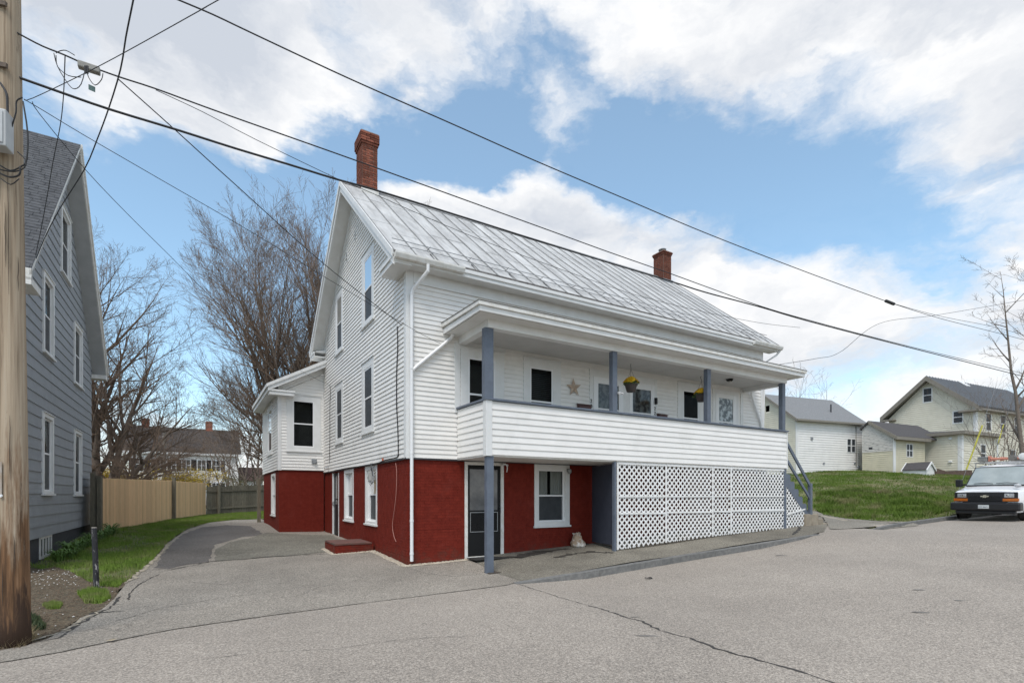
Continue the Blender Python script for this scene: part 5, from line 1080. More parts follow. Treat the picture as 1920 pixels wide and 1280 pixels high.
mb = MB(); cc = pc(.1); mb.box(cc[0]-.04, cc[0]+.03, cc[1]-.163, cc[1]-.158, .02, .40); mb.obj('worn_notice', mat('worn_paper', (.40,.36,.33), (.33,.25,.18), scale=9, rough=.9), pole)
mb = MB(); mb.lathe((pc(.05)[0]+.02, pc(.05)[1]-.160, .0), [(.02,0),(.018,-.012)], 10, 'y'); mb.obj('tag', sash, pole)
# overhead lines: each runs in the vertical plane of the street through the pole
def lp(px, py, off=0.):
    ox, oy = PX - RY*off, PY + RX*off; d = (px-HX)/F; t = (d*oy - ox)/(RX - d*RY); return Vector((ox+RX*t, oy+RY*t, (HY-py)/F*(oy+RY*t)))
def ext(pts, k=1.6):
    a, b = pts[-2], pts[-1]; return pts + [b + (b-a)*k]
L1 = [(0,133),(110,172),(205,205),(330,243),(440,278),(540,308),(634,337),(706,357),(900,417),(1020,455),(1140,492),(1260,528),(1323,548),(1424,575),(1520,603),(1700,650),(1870,693)]
wire('overhead_line', ext([lp(*p) for p in L1], 1.0), .0155, 'thickest black overhead cable crossing in front of the white gable', 'overhead wire', 8)
L2 = [(0,48),(20,58),(45,72),(80,90),(120,106),(165,126),(222,147),(290,169),(380,202),(458,230),(560,266),(670,305),(900,388),(1030,435),(1140,475),(1260,517),(1323,540),(1424,576),(1520,604),(1700,651),(1872,692)]
wire('overhead_line', ext([lp(x, y-3, -.02) for x, y in L2], 1.0), .0095, 'black overhead cable carrying the grey splice case near the pole', 'overhead wire')
L3 = [(334,0),(400,28),(480,66),(660,150),(842,230),(1000,300),(1170,372),(1331,440),(1520,513),(1668,567)]
w3 = [lp(x, y, .1) for x, y in L3]; w3 = [w3[0] + (w3[0]-w3[1])*1.2] + w3
wire('overhead_line', w3, .0105, 'single high overhead wire rising from mid right to the top left of the sky', 'overhead wire')
wire('overhead_line', ext([lp(x, y, .1) for x, y in ((1668,567),(1760,596),(1870,624))], .8), .009, 'thin overhead wire continuing right from the dark splice at mid right', 'overhead wire')
wire('overhead_line', [lp(x, y, .1) for x, y in ((1668,567),(1760,592),(1860,612),(1935,632))], .007, 'thinnest overhead wire leaving the dark splice above the white roof ridge', 'overhead wire')
mb = MB(); a, b = lp(1661,564,.1), lp(1676,570,.1); mb.tube([a, b], .05, 8); tag(mb.obj('splice', cable), 'dark splice sleeve where the high overhead wire meets two thin ones', 'splice')
L4 = [(292,169),(380,210),(480,262),(636,337),(674,352),(900,449),(1140,536),(1211,558),(1313,583),(1424,605),(1500,614),(1560,612),(1650,606)]
wire('overhead_line', [lp(x, y, -.1) for x, y in L4[:11]], .0045, 'thin wire drooping across the metal roof below the cables', 'overhead wire')
def seg(name, pts, r, lb): wire(name, [at(*p) for p in pts], r, lb, 'overhead wire')
hq = w(.0, .35); hq.z = (HY-609)/F*hq.y
s_ = lp(221,148); pts = [s_]
for t_, (px, py) in zip((.25,.5,.75), ((322,238),(440,345),(609,496))): 
    Yd = None
    # depth on the straight plan line between start and corner
    ax, ay, bx, by = s_.x, s_.y, hq.x, hq.y; d = (px-HX)/F; tt = (ax - d*ay)/(d*(by-ay)-(bx-ax)); Yd = ay+tt*(by-ay); pts.append(at(px, py, Yd))
wire('service_drop', pts + [hq], .0075, 'service wire dropping from the cables to the corner of the white gable', 'overhead wire')
def drop(p0, p1, px_list, r, lb, m=cable):
    pts = [p0]
    for px, py in px_list:
        d = (px-HX)/F; tt = (p0.x - d*p0.y)/(d*(p1.y-p0.y)-(p1.x-p0.x)); pts.append(at(px, py, p0.y+tt*(p1.y-p0.y)))
    return wire('service_drop', pts + [p1], r, lb, 'overhead wire', m=m)
pa = at(45, 186, PY); e_ = w(.95, -.02); e_.z = (HY-648)/F*e_.y
drop(pa, e_, [(87,211),(160,255),(300,336),(480,440),(605,517),(745,600),(792,627)], .0045, 'thin wire from the pole to the wall above the left end of the porch roof')
e_ = w(-.02, V(620,0)); e_.z = (HY-722)/F*e_.y
drop(pa + Vector((.1,0,-.03)), e_, [(75,215),(160,318),(240,402),(319,480),(405,566),(480,630),(560,692)], .0045, 'thin wire from the pole to the gable wall near the ell')
a_ = at(45,186,PY-.1); b_ = at(410,0,4.6); wire('overhead_line', [a_, at(62,184,PY-.15), at(190,122,5.6), at(375,20,4.75), b_, b_ + (b_-at(190,122,5.6))*1.5], .004, 'thin wire rising from the pole toward the top edge above the splice case', 'overhead wire')
a_ = at(60,508,11.0)
wire('service_drop', [at(262,-60,4.9), at(250,0,5.4), at(246,20,5.6), at(236,70,6.0), at(226,130,6.5), at(205,200,7.1), at(182,262,7.8), at(158,318,8.4), at(110,395,9.5), at(82,450,10.3), at(66,490,10.8), a_], .0085, 'dark wavy cable dropping from the top edge to the grey house', 'overhead wire')
wire('service_drop', [lp(122,106), at(119,180,7.4), at(113,235,8.0), at(100,300,8.9), at(88,370,9.7), at(75,440,10.4), at(62,500,10.9)], .006, 'dark cable dropping from near the pole to the eave of the grey house', 'overhead wire')
# splice case with loops and tag
a_, b_ = lp(146,114,-.06), lp(188,128,-.06); d_ = (b_-a_); sc_ = thing('splice_case', 'grey box-shaped splice case hanging on the upper cable near the pole', 'splice case', a_.x, a_.y, a_.z-.1)
mb = MB(); A_ = Vector((0,0,a_.z)); mb.beam(A_ + Vector((0,0,-.045)), A_ + d_ + Vector((0,0,-.045)), .08, .08); mb.obj('case', mat('dull_grey_plastic', (.30,.29,.26), (.22,.21,.19), scale=9, rough=.6), sc_, bevel=.012)
def rel(px, py): q = at(px, py, a_.y-.05); return (q.x-a_.x, q.y-a_.y, q.z)
for pts in ([(105,104),(108,125),(128,142),(152,145)], [(101,100),(108,125),(128,158),(140,167),(152,158),(160,130)], [(162,128),(166,145),(178,160),(190,150),(193,138)], [(105,100),(112,96),(124,95),(140,104)]): wire('loop', [rel(*p) for p in pts], .005, '', parent=sc_)
for px in (160, 164): mb = MB(); mb.tube([rel(px,124), rel(px,138)], .012, 6); mb.obj('stub', cable, sc_)
q0 = at(173,165,a_.y); mb = MB(); mb.hexa([(-.045,-.004,-.02),(.035,-.004,-.055),(.035,.004,-.055),(-.045,.004,-.02),(-.045,-.004,.045),(.035,-.004,.01),(.035,.004,.01),(-.045,.004,.045)]); o = mb.obj('cable_tag', mat('green_tag', (.07,.13,.12), rough=.6)); o.location = q0; tag(o, 'small dark green tag dangling below the splice case', 'tag')
# distant wires at right
seg('overhead_line', [(1455,684,22),(1530,672,23),(1575,660,24),(1650,606,26),(1760,590,28),(1935,560,30)], .010, 'thin wire arcing from the right roof corner up toward the right edge')
# distant pole beyond frame that carries the street lines
q = lp(1870,693); q = q + (q - lp(1520,603))*.62
# ------------------------------------------------------------------ bare trees
def prisms(name, A, B, ra, rb, m, parent, n=3, kind='stuff'):
    A, B = np.array(A), np.array(B); ra, rb = np.array(ra), np.array(rb); D = B - A; L = np.linalg.norm(D, axis=1, keepdims=True); D = D / np.maximum(L, 1e-6)
    ref = np.where(np.abs(D[:, 2:3]) < .9, [[0, 0, 1.]], [[1., 0, 0]]); X = np.cross(D, ref); X /= np.linalg.norm(X, axis=1, keepdims=True); Y = np.cross(D, X)
    N = len(A); Vv = np.zeros((N, 2*n, 3))
    for j in range(n):
        a = 2*math.pi*j/n; o = X*math.cos(a) + Y*math.sin(a); Vv[:, j] = A + o*ra[:, None]; Vv[:, n+j] = B + o*rb[:, None]
    base = (np.arange(N)*2*n)[:, None, None]; q = np.array([[j, (j+1) % n, (j+1) % n+n, j+n] for j in range(n)])[None] + base
    me = bpy.data.meshes.new(name); nv = N*2*n; nf = N*n; me.vertices.add(nv); me.vertices.foreach_set('co', Vv.reshape(-1)); me.loops.add(nf*4); me.loops.foreach_set('vertex_index', q.reshape(-1).astype(np.int32))
    me.polygons.add(nf); me.polygons.foreach_set('loop_start', np.arange(0, nf*4, 4, dtype=np.int32)); me.polygons.foreach_set('use_smooth', np.ones(nf, dtype=bool)); me.update(calc_edges=True); me.materials.append(m)
    return link(name, me, parent, kind=kind)
def tree(lb, X, Y, H, stems, seed, spread=1., kids=(9, 8, 7, 5), zb=None, group=None, m_b=None, m_t=None, rad=.2, low=.15, name='bare_tree', tw=.006, trop=.032, ang=(.40,.88), asym=(0,0), rat=(.45,.70)):
    """stems: list of (azimuth, lean, fraction of height, radius factor)"""
    r = random.Random(seed); z0 = G(X, Y) if zb is None else zb; t = thing(name, lb, 'tree', X, Y, z0, 0, group); m_b = m_b or bark; m_t = m_t or twig
    tw = tw*1.05; SA, SB, SR, SQ = [], [], [], []; TA, TB, TR, TQ = [], [], [], []; rnk = []
    maxl = len(kids)
    def grow(p, d, L, rd, lev, tr):
        n = max(3, min(12, int(L / (.55 if lev < 2 else .35)))) if lev < 3 else 3
        st_ = L/n; pts = [p]; rs = [rd]
        for i in range(n):
            d = (d + Vector((r.gauss(0,1), r.gauss(0,1), r.gauss(0,.6)))*(.032 + .016*lev) + Vector((asym[0], asym[1], tr))).normalized(); p = p + d*st_; pts.append(p); rs.append(max(rd*(1-.95*(i+1)/n), tw*.55))
        if lev == 0: trunks.append((pts, rs))
        elif lev == 1: limbs.append((pts, rs))
        else:
            for a, b, c, e in zip(pts[:-1], pts[1:], rs[:-1], rs[1:]): TA.append(tuple(a)); TB.append(tuple(b)); TR.append(c); TQ.append(e)
        if lev < maxl:
            k = kids[lev]; k = max(2, int(k * r.uniform(.8, 1.2)))
            for c in range(k):
                f = (low if lev == 0 else .12) + (1 - (low if lev == 0 else .12)) * (c + r.random())/k; f = min(f, .97); i = min(n-1, int(f*n)); q = pts[i].lerp(pts[i+1], f*n-i) if i < n else pts[-1]
                dd = (pts[i+1]-pts[i]).normalized(); ax = dd.orthogonal().normalized(); ax = Matrix.Rotation(r.uniform(0, 6.283), 3, dd) @ ax
                an = r.uniform(*ang) * (1.0 if lev else 1.05); nd = (Matrix.Rotation(an, 3, ax) @ dd)
                if nd.z < -.12 and lev < 3: nd.z = abs(nd.z)*.3; nd.normalize()
                rr_ = lerp(rs[i], rs[i+1], .5); ln = L * r.uniform(*rat) * (1.05 - .55*f) * (spread if lev == 0 else 1)
                grow(q, nd, max(ln, .18), max(min(rr_*.72, rd*.55), tw*.6), lev+1, trop*(1.2 if lev else 1))
    trunks, limbs = [], []
    for az, lean, fr, rf in stems:
        grow(Vector((r.uniform(-.25,.25), r.uniform(-.25,.25), z0-.2)), Vector((math.cos(az)*math.sin(lean), math.sin(az)*math.sin(lean), math.cos(lean))), H*fr, rad*rf, 0, .012)
    for i, (pts, rs) in enumerate(trunks): mb = MB(); mb.tube(pts, rs, 9); mb.obj('trunk', m_b, t, smooth=True)
    limbs.sort(key=lambda q: -q[1][0])
    for pts, rs in limbs[:40]: mb = MB(); mb.tube(pts, rs, 6); mb.obj('limb', m_b, t, smooth=True)
    for pts, rs in limbs[40:]:
        for a, b, c, e in zip(pts[:-1], pts[1:], rs[:-1], rs[1:]): TA.append(tuple(a)); TB.append(tuple(b)); TR.append(c); TQ.append(e)
    prisms('crown', TA, TB, TR, TQ, m_t, t); return t
grp = None
tree('large bare maple with low sweeping limbs behind the grey house', -21.3, 27.0, 13.2, [(2.8,.12,.95,1),(3.0,.35,.85,.75),(.3,.22,.74,.7),(0.3,.55,.58,.6),(-.1,.95,.40,.45),(3.4,.6,.75,.6)], 11, kids=(13,10,6,4), rad=.30, tw=.0075, asym=(.006,0))
tree('tall many-stemmed bare tree rising behind the white ell', -13.6, 35, 18.0, [(1.5,.06,.97,1),(3.0,.20,.94,.8),(3.1,.40,.84,.75),(2.8,.58,.66,.65),(0.,.16,.92,.8),(3.3,.66,.46,.45),(4.4,.25,.85,.6),(3.0,.30,.9,.7)], 23, kids=(15,10,6,4), rad=.32, tw=.009, low=.18, ang=(.32,.72))
tree('bare tree close behind the left gable edge of the white house', -12.6, 38.5, 17.0, [(1.5,.05,1,1),(2.8,.14,.95,.8),(.2,.14,.93,.7)], 31, kids=(13,10,6,4), rad=.30, tw=.009, low=.3, ang=(.3,.7))
for i, (px, Yd, H, lb) in enumerate([(452, 50, 12, 'thin bare tree just left of the white ell behind the old fence'), (478, 47, 10.5, 'small bare tree right beside the white ell'), (425, 58, 12, 'bare tree behind the brown-roofed wing of the far house'), (210, 46, 9, 'small bare tree half hidden behind the grey house corner')]):
    tree(lb, (px-HX)/F*Yd, Yd, H, [(1,.1,1,1),(3,.35,.8,.7),(5,.35,.8,.7)], 40+i, kids=(8,5,4,2), rad=.12, tw=.007)
tree('round bare ornamental tree in front of the far white house', (385-HX)/F*44, 44, 6.2, [(k*1.05,.45,.9,.8) for k in range(6)], 51, kids=(5,4,3,2), rad=.07, tw=.006, ang=(.35,.7))
tree('slim bare tree in front of the left windows of the far white house', (285-HX)/F*46, 46, 7.5, [(1,.05,1,1),(3,.2,.9,.7)], 52, kids=(6,4,3,1), rad=.09, tw=.006)
# right side
tree('tall thin bare tree by the right edge behind the van', (1932-HX)/F*23.5, 23.5, 12.2, [(3.02,.17,.92,1)], 61, kids=(11,4,3,2), rad=.115, tw=.008, m_b=bark_p, m_t=bark_p, low=.30, rat=(.18,.34), ang=(.5,1.0))
tree('bare tree at the far right edge of the picture with twigs reaching in', (1995-HX)/F*22, 22, 12.5, [(3.1,.05,1,1),(3.4,.3,.8,.6)], 62, kids=(8,5,4,2), rad=.10, tw=.007, m_b=bark_p, m_t=bark_p, rat=(.25,.45))
for i, (px, Yd, H, lb) in enumerate([(1868,27,5.6,'bare multi-stemmed sapling in front of the beige house corner'),(1893,28,5.0,'bare brushy sapling between the van roof and the beige house')]):
    tree(lb, (px-HX)/F*Yd, Yd, H, [(k*1.3,.25,.95,.8) for k in range(5)], 70+i, kids=(6,4,3), rad=.035, tw=.005, name='bare_sapling')
for i, (px, Yd, lb) in enumerate([(1482,49,'bare treetop showing just above the left end of the barn roof'),(1548,52,'bare treetop showing above the right end of the barn roof')]):
    tree(lb, (px-HX)/F*Yd, Yd, 8.9 if i == 0 else 9.6, [(1,.1,1,1),(3,.3,.9,.6)], 80+i, kids=(7,4,3), rad=.07, tw=.012)

# ------------------------------------------------------------------ far houses
DR1 = (-.4335, .901); DR2 = (.901, .4335); DB = (.933, .360); DBn = (-.360, .933)
def frame_thing(name, lb, X, Y, zb, d):
    return thing(name, lb, 'house' if name != 'barn' else 'barn', X, Y, zb, math.atan2(d[1], d[0]))
def face(par, wf, z0, z1, span, holes, m, c=.17, lip=.04, name='siding'):
    pcs = pieces(z0, z1, c, span, holes); mb = back_mb(wf, pcs)
    for p in pcs: clap_mb(wf, p, lip, mb)
    return recalc(mb.obj(name, m, par, kind='stuff'))
def small_window(par, wf, a0, a1, z0, z1, mm=darkglass, tr=.10, mull=False, tm=None):
    mb = MB(); wf.box(mb, a0-tr, a0, -.02, .04, z0-tr, z1+tr); wf.box(mb, a1, a1+tr, -.02, .04, z0-tr, z1+tr); wf.box(mb, a0, a1, -.02, .04, z1, z1+tr); wf.box(mb, a0, a1, -.02, .05, z0-tr, z0)
    o = mb.obj('window', tm or trim, par); zm = (z0+z1)/2
    sb = MB(); wf.box(sb, a0, a1, -.01, .025, zm-.03, zm+.03)
    if mull: wf.box(sb, (a0+a1)/2-.03, (a0+a1)/2+.03, -.01, .024, z0, z1)
    sb.obj('sash', sash, o)
    for a, b in ((z0, zm-.03), (zm+.03, z1)): pb = MB(); pb.poly(wf.p(a0,.01,a), wf.p(a1,.01,a), wf.p(a1,.01,b), wf.p(a0,.01,b)); pb.obj('pane', mm, o)
    return o
def slab(par, name, m, pts_lo, pts_hi, th=.12):
    """roof slope from two eave points to two ridge points"""
    a, b = [Vector(p) for p in pts_lo]; c, d = [Vector(p) for p in pts_hi]; t = Vector((0,0,-th)); mb = MB(); mb.hexa([a+t, b+t, c+t, d+t, a, b, c, d]); return recalc(mb.obj(name, m, par))
# barn: origin at the near left corner of its white face
bn = frame_thing('barn', 'white sided barn with beige gable end and grey shingle roof on the grass rise', 20.07, 37.0, 1.7, DB)
Lb, Db, ze, zr = 6.85, 5.3, 5.42, 7.65
face(bn, WF((0,0),(1,0),(0,-1)), 1.5, ze, lambda z: (.12, Lb-.05), [(5.12,6.04,3.2,4.25)], white, .17)
def bsp(z): r = (zr-.1-z)/((zr-ze)/(Db/2)); return (max(.02, Db/2-r), min(Db, Db/2+r))
face(bn, WF((0,0),(0,1),(-1,0)), 1.5, zr-.15, bsp, [(2.25,2.6,6.3,6.75)], beige, .15)
mb = MB(); mb.poly((Lb,0,1.5),(Lb,Db,1.5),(Lb,Db,ze),(Lb,Db/2,zr-.1),(Lb,0,ze)); mb.poly((0,Db,1.5),(Lb,Db,1.5),(Lb,Db,ze),(0,Db,ze)); mb.obj('rear_wall', white, bn)
mb = MB(); mb.box(-.03,.12,-.04,0,1.5,ze); mb.obj('corner_board', trim, bn)
slab(bn, 'roof', shingle_l, ((-.25,-.3,ze-.02),(Lb+.2,-.3,ze-.02)), ((Lb+.2,Db/2,zr),(-.25,Db/2,zr))); slab(bn, 'rear_roof', shingle_l, ((Lb+.2,Db+.3,ze-.02),(-.25,Db+.3,ze-.02)), ((-.25,Db/2,zr),(Lb+.2,Db/2,zr)))
mb = MB(); mb.box(-.27, Lb+.22, -.42, -.30, ze-.16, ze-.03); mb.obj('gutter', tan_trim, bn)
mb = MB(); mb.hexa([(-.29,-.3,ze-.22),(-.25,-.3,ze-.22),(-.25,Db/2,zr-.2),(-.29,Db/2,zr-.2),(-.29,-.3,ze),(-.25,-.3,ze),(-.25,Db/2,zr),(-.29,Db/2,zr)]); mb.obj('barge_board', tan_trim, bn)
fwf = WF((0,0),(1,0),(0,-1))
small_window(bn, fwf, 5.17, 5.53, 3.25, 4.2, screen, .05); small_window(bn, fwf, 5.63, 5.99, 3.25, 4.2, screen, .05)
for a, z, s in ((1.5,4.1,.10),(2.7,2.35,.07),(5.9,2.45,.07),(6.35,2.15,.09),(6.6,2.0,.08)): mb = MB(); fwf.box(mb, a-s, a+s, 0, .10, z-s, z+s); mb.obj('vent', galv, bn, bevel=.02)
mb = MB(); fwf.box(mb, 6.05, 6.09, .02, .05, 2.2, 5.2); fwf.box(mb, 6.35, 6.38, .02, .05, 2.0, 3.2); mb.obj('conduit', tan_trim, bn)
mb = MB(); mb.lathe((Lb-2.2, .9, zr-1.5), [(.05,0),(.05,.75)], 8); mb.obj('vent_pipe', darkmetal, bn)
# beige house with dark seamed roof
bh = frame_thing('house', 'beige sided house with dark standing seam metal roof at the right', 37.2, 42.0, 1.8, DR2)
# local x = along eaves (right, away), y = gable direction (left, away)
Wb, Lh, ze, zr = 6.4, 14., 7.25, 10.2
gwf = WF((0,0),(0,1),(-1,0)); rwf = WF((0,0),(1,0),(0,-1))
def hsp(z): r = (zr-.25-z)/((zr-ze)/(Wb/2)); return (max(.03, Wb/2-r), min(Wb, Wb/2+r))
def yof(px, x=0.):
    d = (px-HX)/F; X0, Y0 = 37.2+DR2[0]*x, 42.0+DR2[1]*x; return (d*Y0-X0)/(DR1[0]-d*DR1[1])
def zat(px, py, k, x=0.): return (HY-py)/F*(42.0+DR2[1]*x+DR1[1]*k)
h1 = (yof(1748), yof(1731), zat(1740,754,yof(1740)), zat(1740,727,yof(1740))); h2 = (yof(1806), yof(1787), zat(1797,793,yof(1797)), zat(1797,770,yof(1797)))
face(bh, gwf, 1.6, zr-.3, hsp, [h1, h2], beige)
for h in (h1, h2): small_window(bh, gwf, h[0]+.05, h[1]-.05, h[2]+.05, h[3]-.05, screen, .08)
rw = []
for a in (1.6, 4.0, 6.4, 8.8): rw += [(a, a+.85, 5.3, 6.75)]
rw += [(5.6,6.6,1.9,3.9),(8.3,9.2,2.3,3.8)]
face(bh, rwf, 1.6, ze, lambda z: (.22, Lh), rw, beige)
for h in rw: small_window(bh, rwf, h[0]+.05, h[1]-.05, h[2]+.05, h[3]-.05, screen, .08)
mb = MB(); mb.box(-.03,.28,-.05,.0,1.6,ze-.1); mb.box(-.04,0,0,.12,1.6,ze-.1); mb.obj('corner_board', trim, bh)
slab(bh, 'roof', dark_seam, ((-.55,-.45,ze-.1),(Lh,-.45,ze-.1)), ((Lh,Wb/2,zr),(-.55,Wb/2,zr)), .16); slab(bh, 'rear_roof', dark_seam, ((Lh,Wb+.45,ze-.1),(-.55,Wb+.45,ze-.1)), ((-.55,Wb/2,zr),(Lh,Wb/2,zr)), .16); rfb = None
for i in range(32):
    a = -.5 + i*.45; mb = MB(); mb.hexa([(a-.02,-.46,ze-.1),(a+.02,-.46,ze-.1),(a+.02,Wb/2,zr),(a-.02,Wb/2,zr),(a-.02,-.46,ze-.03),(a+.02,-.46,ze-.03),(a+.02,Wb/2,zr+.07),(a-.02,Wb/2,zr+.07)]); mb.obj('roof_seam', mat('seam_highlight', (.22,.23,.245), rough=.35), bh)
mb = MB()
for ya, yb in ((-.45, Wb/2), (Wb+.45, Wb/2)): mb.hexa([(-.60,ya,ze-.50),(-.55,ya,ze-.50),(-.55,yb,zr-.4),(-.60,yb,zr-.4),(-.60,ya,ze-.1),(-.55,ya,ze-.1),(-.55,yb,zr),(-.60,yb,zr)]); mb.hexa([(-.55,ya,ze-.40),(0,ya,ze-.40),(0,yb,zr-.3),(-.55,yb,zr-.3),(-.55,ya,ze-.36),(0,ya,ze-.36),(0,yb,zr-.26),(-.55,yb,zr-.26)])
recalc(mb.obj('barge_board', tan_trim, bh)); mb = MB(); mb.box(-.6,0,-.45,.9,ze-.5,ze-.36); mb.box(-.6,0,Wb-.6,Wb+.45,ze-.5,ze-.36); mb.box(-.55,Lh,-.45,-.38,ze-.40,ze-.12); mb.box(-.55,Lh,-.38,0,ze-.42,ze-.38); mb.obj('eave_return', tan_trim, bh)
mb = MB(); mb.hexa([(4.6,Wb/2-.6,zr-.5),(5.5,Wb/2-.55,zr-.45),(5.2,Wb/2-.02,zr+.03),(4.5,Wb/2-.02,zr+.03),(4.6,Wb/2-.6,zr-.42),(5.5,Wb/2-.55,zr-.38),(5.2,Wb/2-.02,zr+.08),(4.5,Wb/2-.02,zr+.08)]); mb.obj('white_patch', trim, bh)
# wing of the beige house (its own local numbers: corner nearer the viewer)
wx, wy = 31.8-37.2, 37-42.0; ox, oy = wx*DR2[0]+wy*DR2[1], wx*DR1[0]+wy*DR1[1]
ww = WF((ox,oy),(0,1),(-1,0)); wr = WF((ox,oy),(1,0),(0,-1)); zw = 4.35
face(bh, ww, 1.5, zw, lambda z: (.16, 3.2), [], beige); wwin = (2.55,3.3,2.45,3.75)
face(bh, wr, 1.5, zw, lambda z: (.16, 5.0), [wwin], beige); small_window(bh, wr, wwin[0]+.05, wwin[1]-.05, wwin[2]+.05, wwin[3]-.05, screen, .08)
mb = MB(); mb.box(ox-.04, ox+.20, oy-.04, oy, 1.5, zw); mb.box(ox-.04, ox, oy, oy+.22, 1.5, zw); mb.box(ox+4.9, ox+5.1, oy-.04, oy+.1, 1.5, zw); mb.obj('corner_board', trim, bh)
mb = MB(); mb.box(ox-.35, ox+5.4, oy-.35, oy+5.5, zw, zw+.22); mb.obj('wing_roof_edge', tan_trim, bh); mb = MB(); mb.hexa([(ox-.3,oy-.3,zw+.22),(ox+5.3,oy-.3,zw+.22),(ox+5.3,oy+5.4,zw+.22),(ox-.3,oy+5.4,zw+.22),(ox+1,oy+3,zw+.5),(ox+5.3,oy+3,zw+.5),(ox+5.3,oy+5.4,zw+.5),(ox+1,oy+5.4,zw+.5)]); mb.obj('wing_roof', shingle_d, bh)
mb = MB(); mb.poly((ox+5,oy,1.5),(ox+5,oy+6,1.5),(ox+5,oy+6,zw),(ox+5,oy,zw)); mb.obj('wing_side', beige, bh)
for z, a in ((zw-.25, .55), (2.45, .55)):
    mb = MB(); ww.box(mb, a, a+.2, 0, .12, z-.08, z+.08); mb.obj('lamp', trim, bh, bevel=.02)
# low shed joining barn and house
sh_ = frame_thing('shed', 'low beige shed with peeling white gable between the barn and the beige house', 26.6, 36.5, 1.7, DR2); sh_['category'] = 'shed'
ze, zr = 4.15, 5.42; Ws = 3.1
ssp = lambda z: (.02, Ws if z < ze else max(.03, Ws/2+(zr-.05-z)/((zr-ze)/(Ws/2))))
def ssp(z):
    r = (zr-.08-z)/((zr-ze)/(Ws/2)); return (max(.02, Ws/2-r), min(2.08, Ws/2+r))
face(sh_, WF((0,0),(0,1),(-1,0)), 1.5, 3.15, ssp, [], beige_tan, .14); face(sh_, WF((-.02,0),(0,1),(-1,0)), 3.15, zr-.1, ssp, [], peel, .11)
hw1 = (1.55,2.35,2.75,3.7)
face(sh_, WF((0,0),(1,0),(0,-1)), 1.5, ze, lambda z: (.22, 3.9), [hw1], beige_tan, .14); o = small_window(sh_, WF((0,0),(1,0),(0,-1)), *[q for q in (1.6, 2.3, 2.8, 3.65)], screen, .06, True)
mb = MB(); mb.box(-.04,.22,-.05,0,1.5,ze); mb.obj('corner_board', trim, sh_)
slab(sh_, 'roof', shingle_d, ((-.2,-.3,ze),(6.2,-.3,ze)), ((6.2,Ws/2,zr),(-.2,Ws/2,zr))); slab(sh_, 'rear_roof', shingle_d, ((6.2,2.15,zr-.5),(-.2,2.15,zr-.5)), ((-.2,Ws/2,zr),(6.2,Ws/2,zr)))
mb = MB(); mb.box(-.25,4.0,-.38,-.28,ze-.26,ze-.04); mb.hexa([(-.24,-.3,ze-.26),(-.2,-.3,ze-.26),(-.2,Ws/2,zr-.2),(-.24,Ws/2,zr-.2),(-.24,-.3,ze),(-.2,-.3,ze),(-.2,Ws/2,zr),(-.24,Ws/2,zr)]); mb.obj('eave_board', tan_trim, sh_)
mb = MB(); mb.box(-.06,-.02,1.35,1.6,3.35,3.5); mb.obj('vent', darkmetal, sh_)
# little gabled hatch on the grass
X, Y = at(1722, 885, 35.2)[:2]; g = 1.55; hc = thing('hatch_cover', 'small white gabled bulkhead cover standing on the grass before the shed', 'bulkhead', X, Y, g, ANG)
slab(hc, 'roof', shingle_d, ((-.9,.9,g+.25),(-.9,-.95,g+.25)), ((.0,-.95,g+.92),(0,.9,g+.92)), .05); slab(hc, 'roof', shingle_d, ((.9,-.95,g+.2),(.9,.9,g+.2)), ((0,.9,g+.92),(0,-.95,g+.92)), .05)
mb = MB()
for s in (-1, 1): mb.hexa([(s*.95,.90,g+.10),(s*.95,.97,g+.10),(0,.97,g+.78),(0,.90,g+.78),(s*.95,.90,g+.24),(s*.95,.97,g+.24),(0,.97,g+.94),(0,.90,g+.94)])
for s in (-1, 1): mb.hexa([(s*.95,-1.02,g+.10),(s*.95,-.95,g+.10),(0,-.95,g+.78),(0,-1.02,g+.78),(s*.95,-1.02,g+.24),(s*.95,-.95,g+.24),(0,-.95,g+.94),(0,-1.02,g+.94)])
recalc(mb.obj('barge_board', trim, hc)); mb = MB(); mb.box(-.8,.8,-.9,.9,g-.3,g+.22); mb.poly((-.8,-.9,g+.2),(.8,-.9,g+.2),(0,-.9,g+.8)); mb.poly((-.8,.9,g+.2),(.8,.9,g+.2),(0,.9,g+.8)); mb.obj('sides', trim, hc)
p0_, p1_ = at(1741, 885, 34.8), at(1822, 885, 36.5); ra_ = math.atan2(p1_.y-p0_.y, p1_.x-p0_.x); Lr = (p1_-p0_).length; t = thing('retaining_boards', 'dark brown board edging lying on the grass below the beige wall', 'edging', p0_.x, p0_.y, 1.45, ra_)
for a, b, h0, h1 in ((0,.36,.34,.10),(.36,.72,.06,.14),(.72,1,.14,.18)):
    mb = MB(); mb.hexa([(a*Lr,-.04,1.2),(b*Lr-.02,-.04,1.2),(b*Lr-.02,.04,1.2),(a*Lr,.04,1.2),(a*Lr,-.04,1.60+h0),(b*Lr-.02,-.04,1.60+h1),(b*Lr-.02,.04,1.60+h1),(a*Lr,.04,1.60+h0)]); mb.obj('board', mat('dark_brown_board', (.13,.085,.065), (.09,.06,.045), scale=5, rough=.9), t)
hc.scale = (.75, .75, .75)
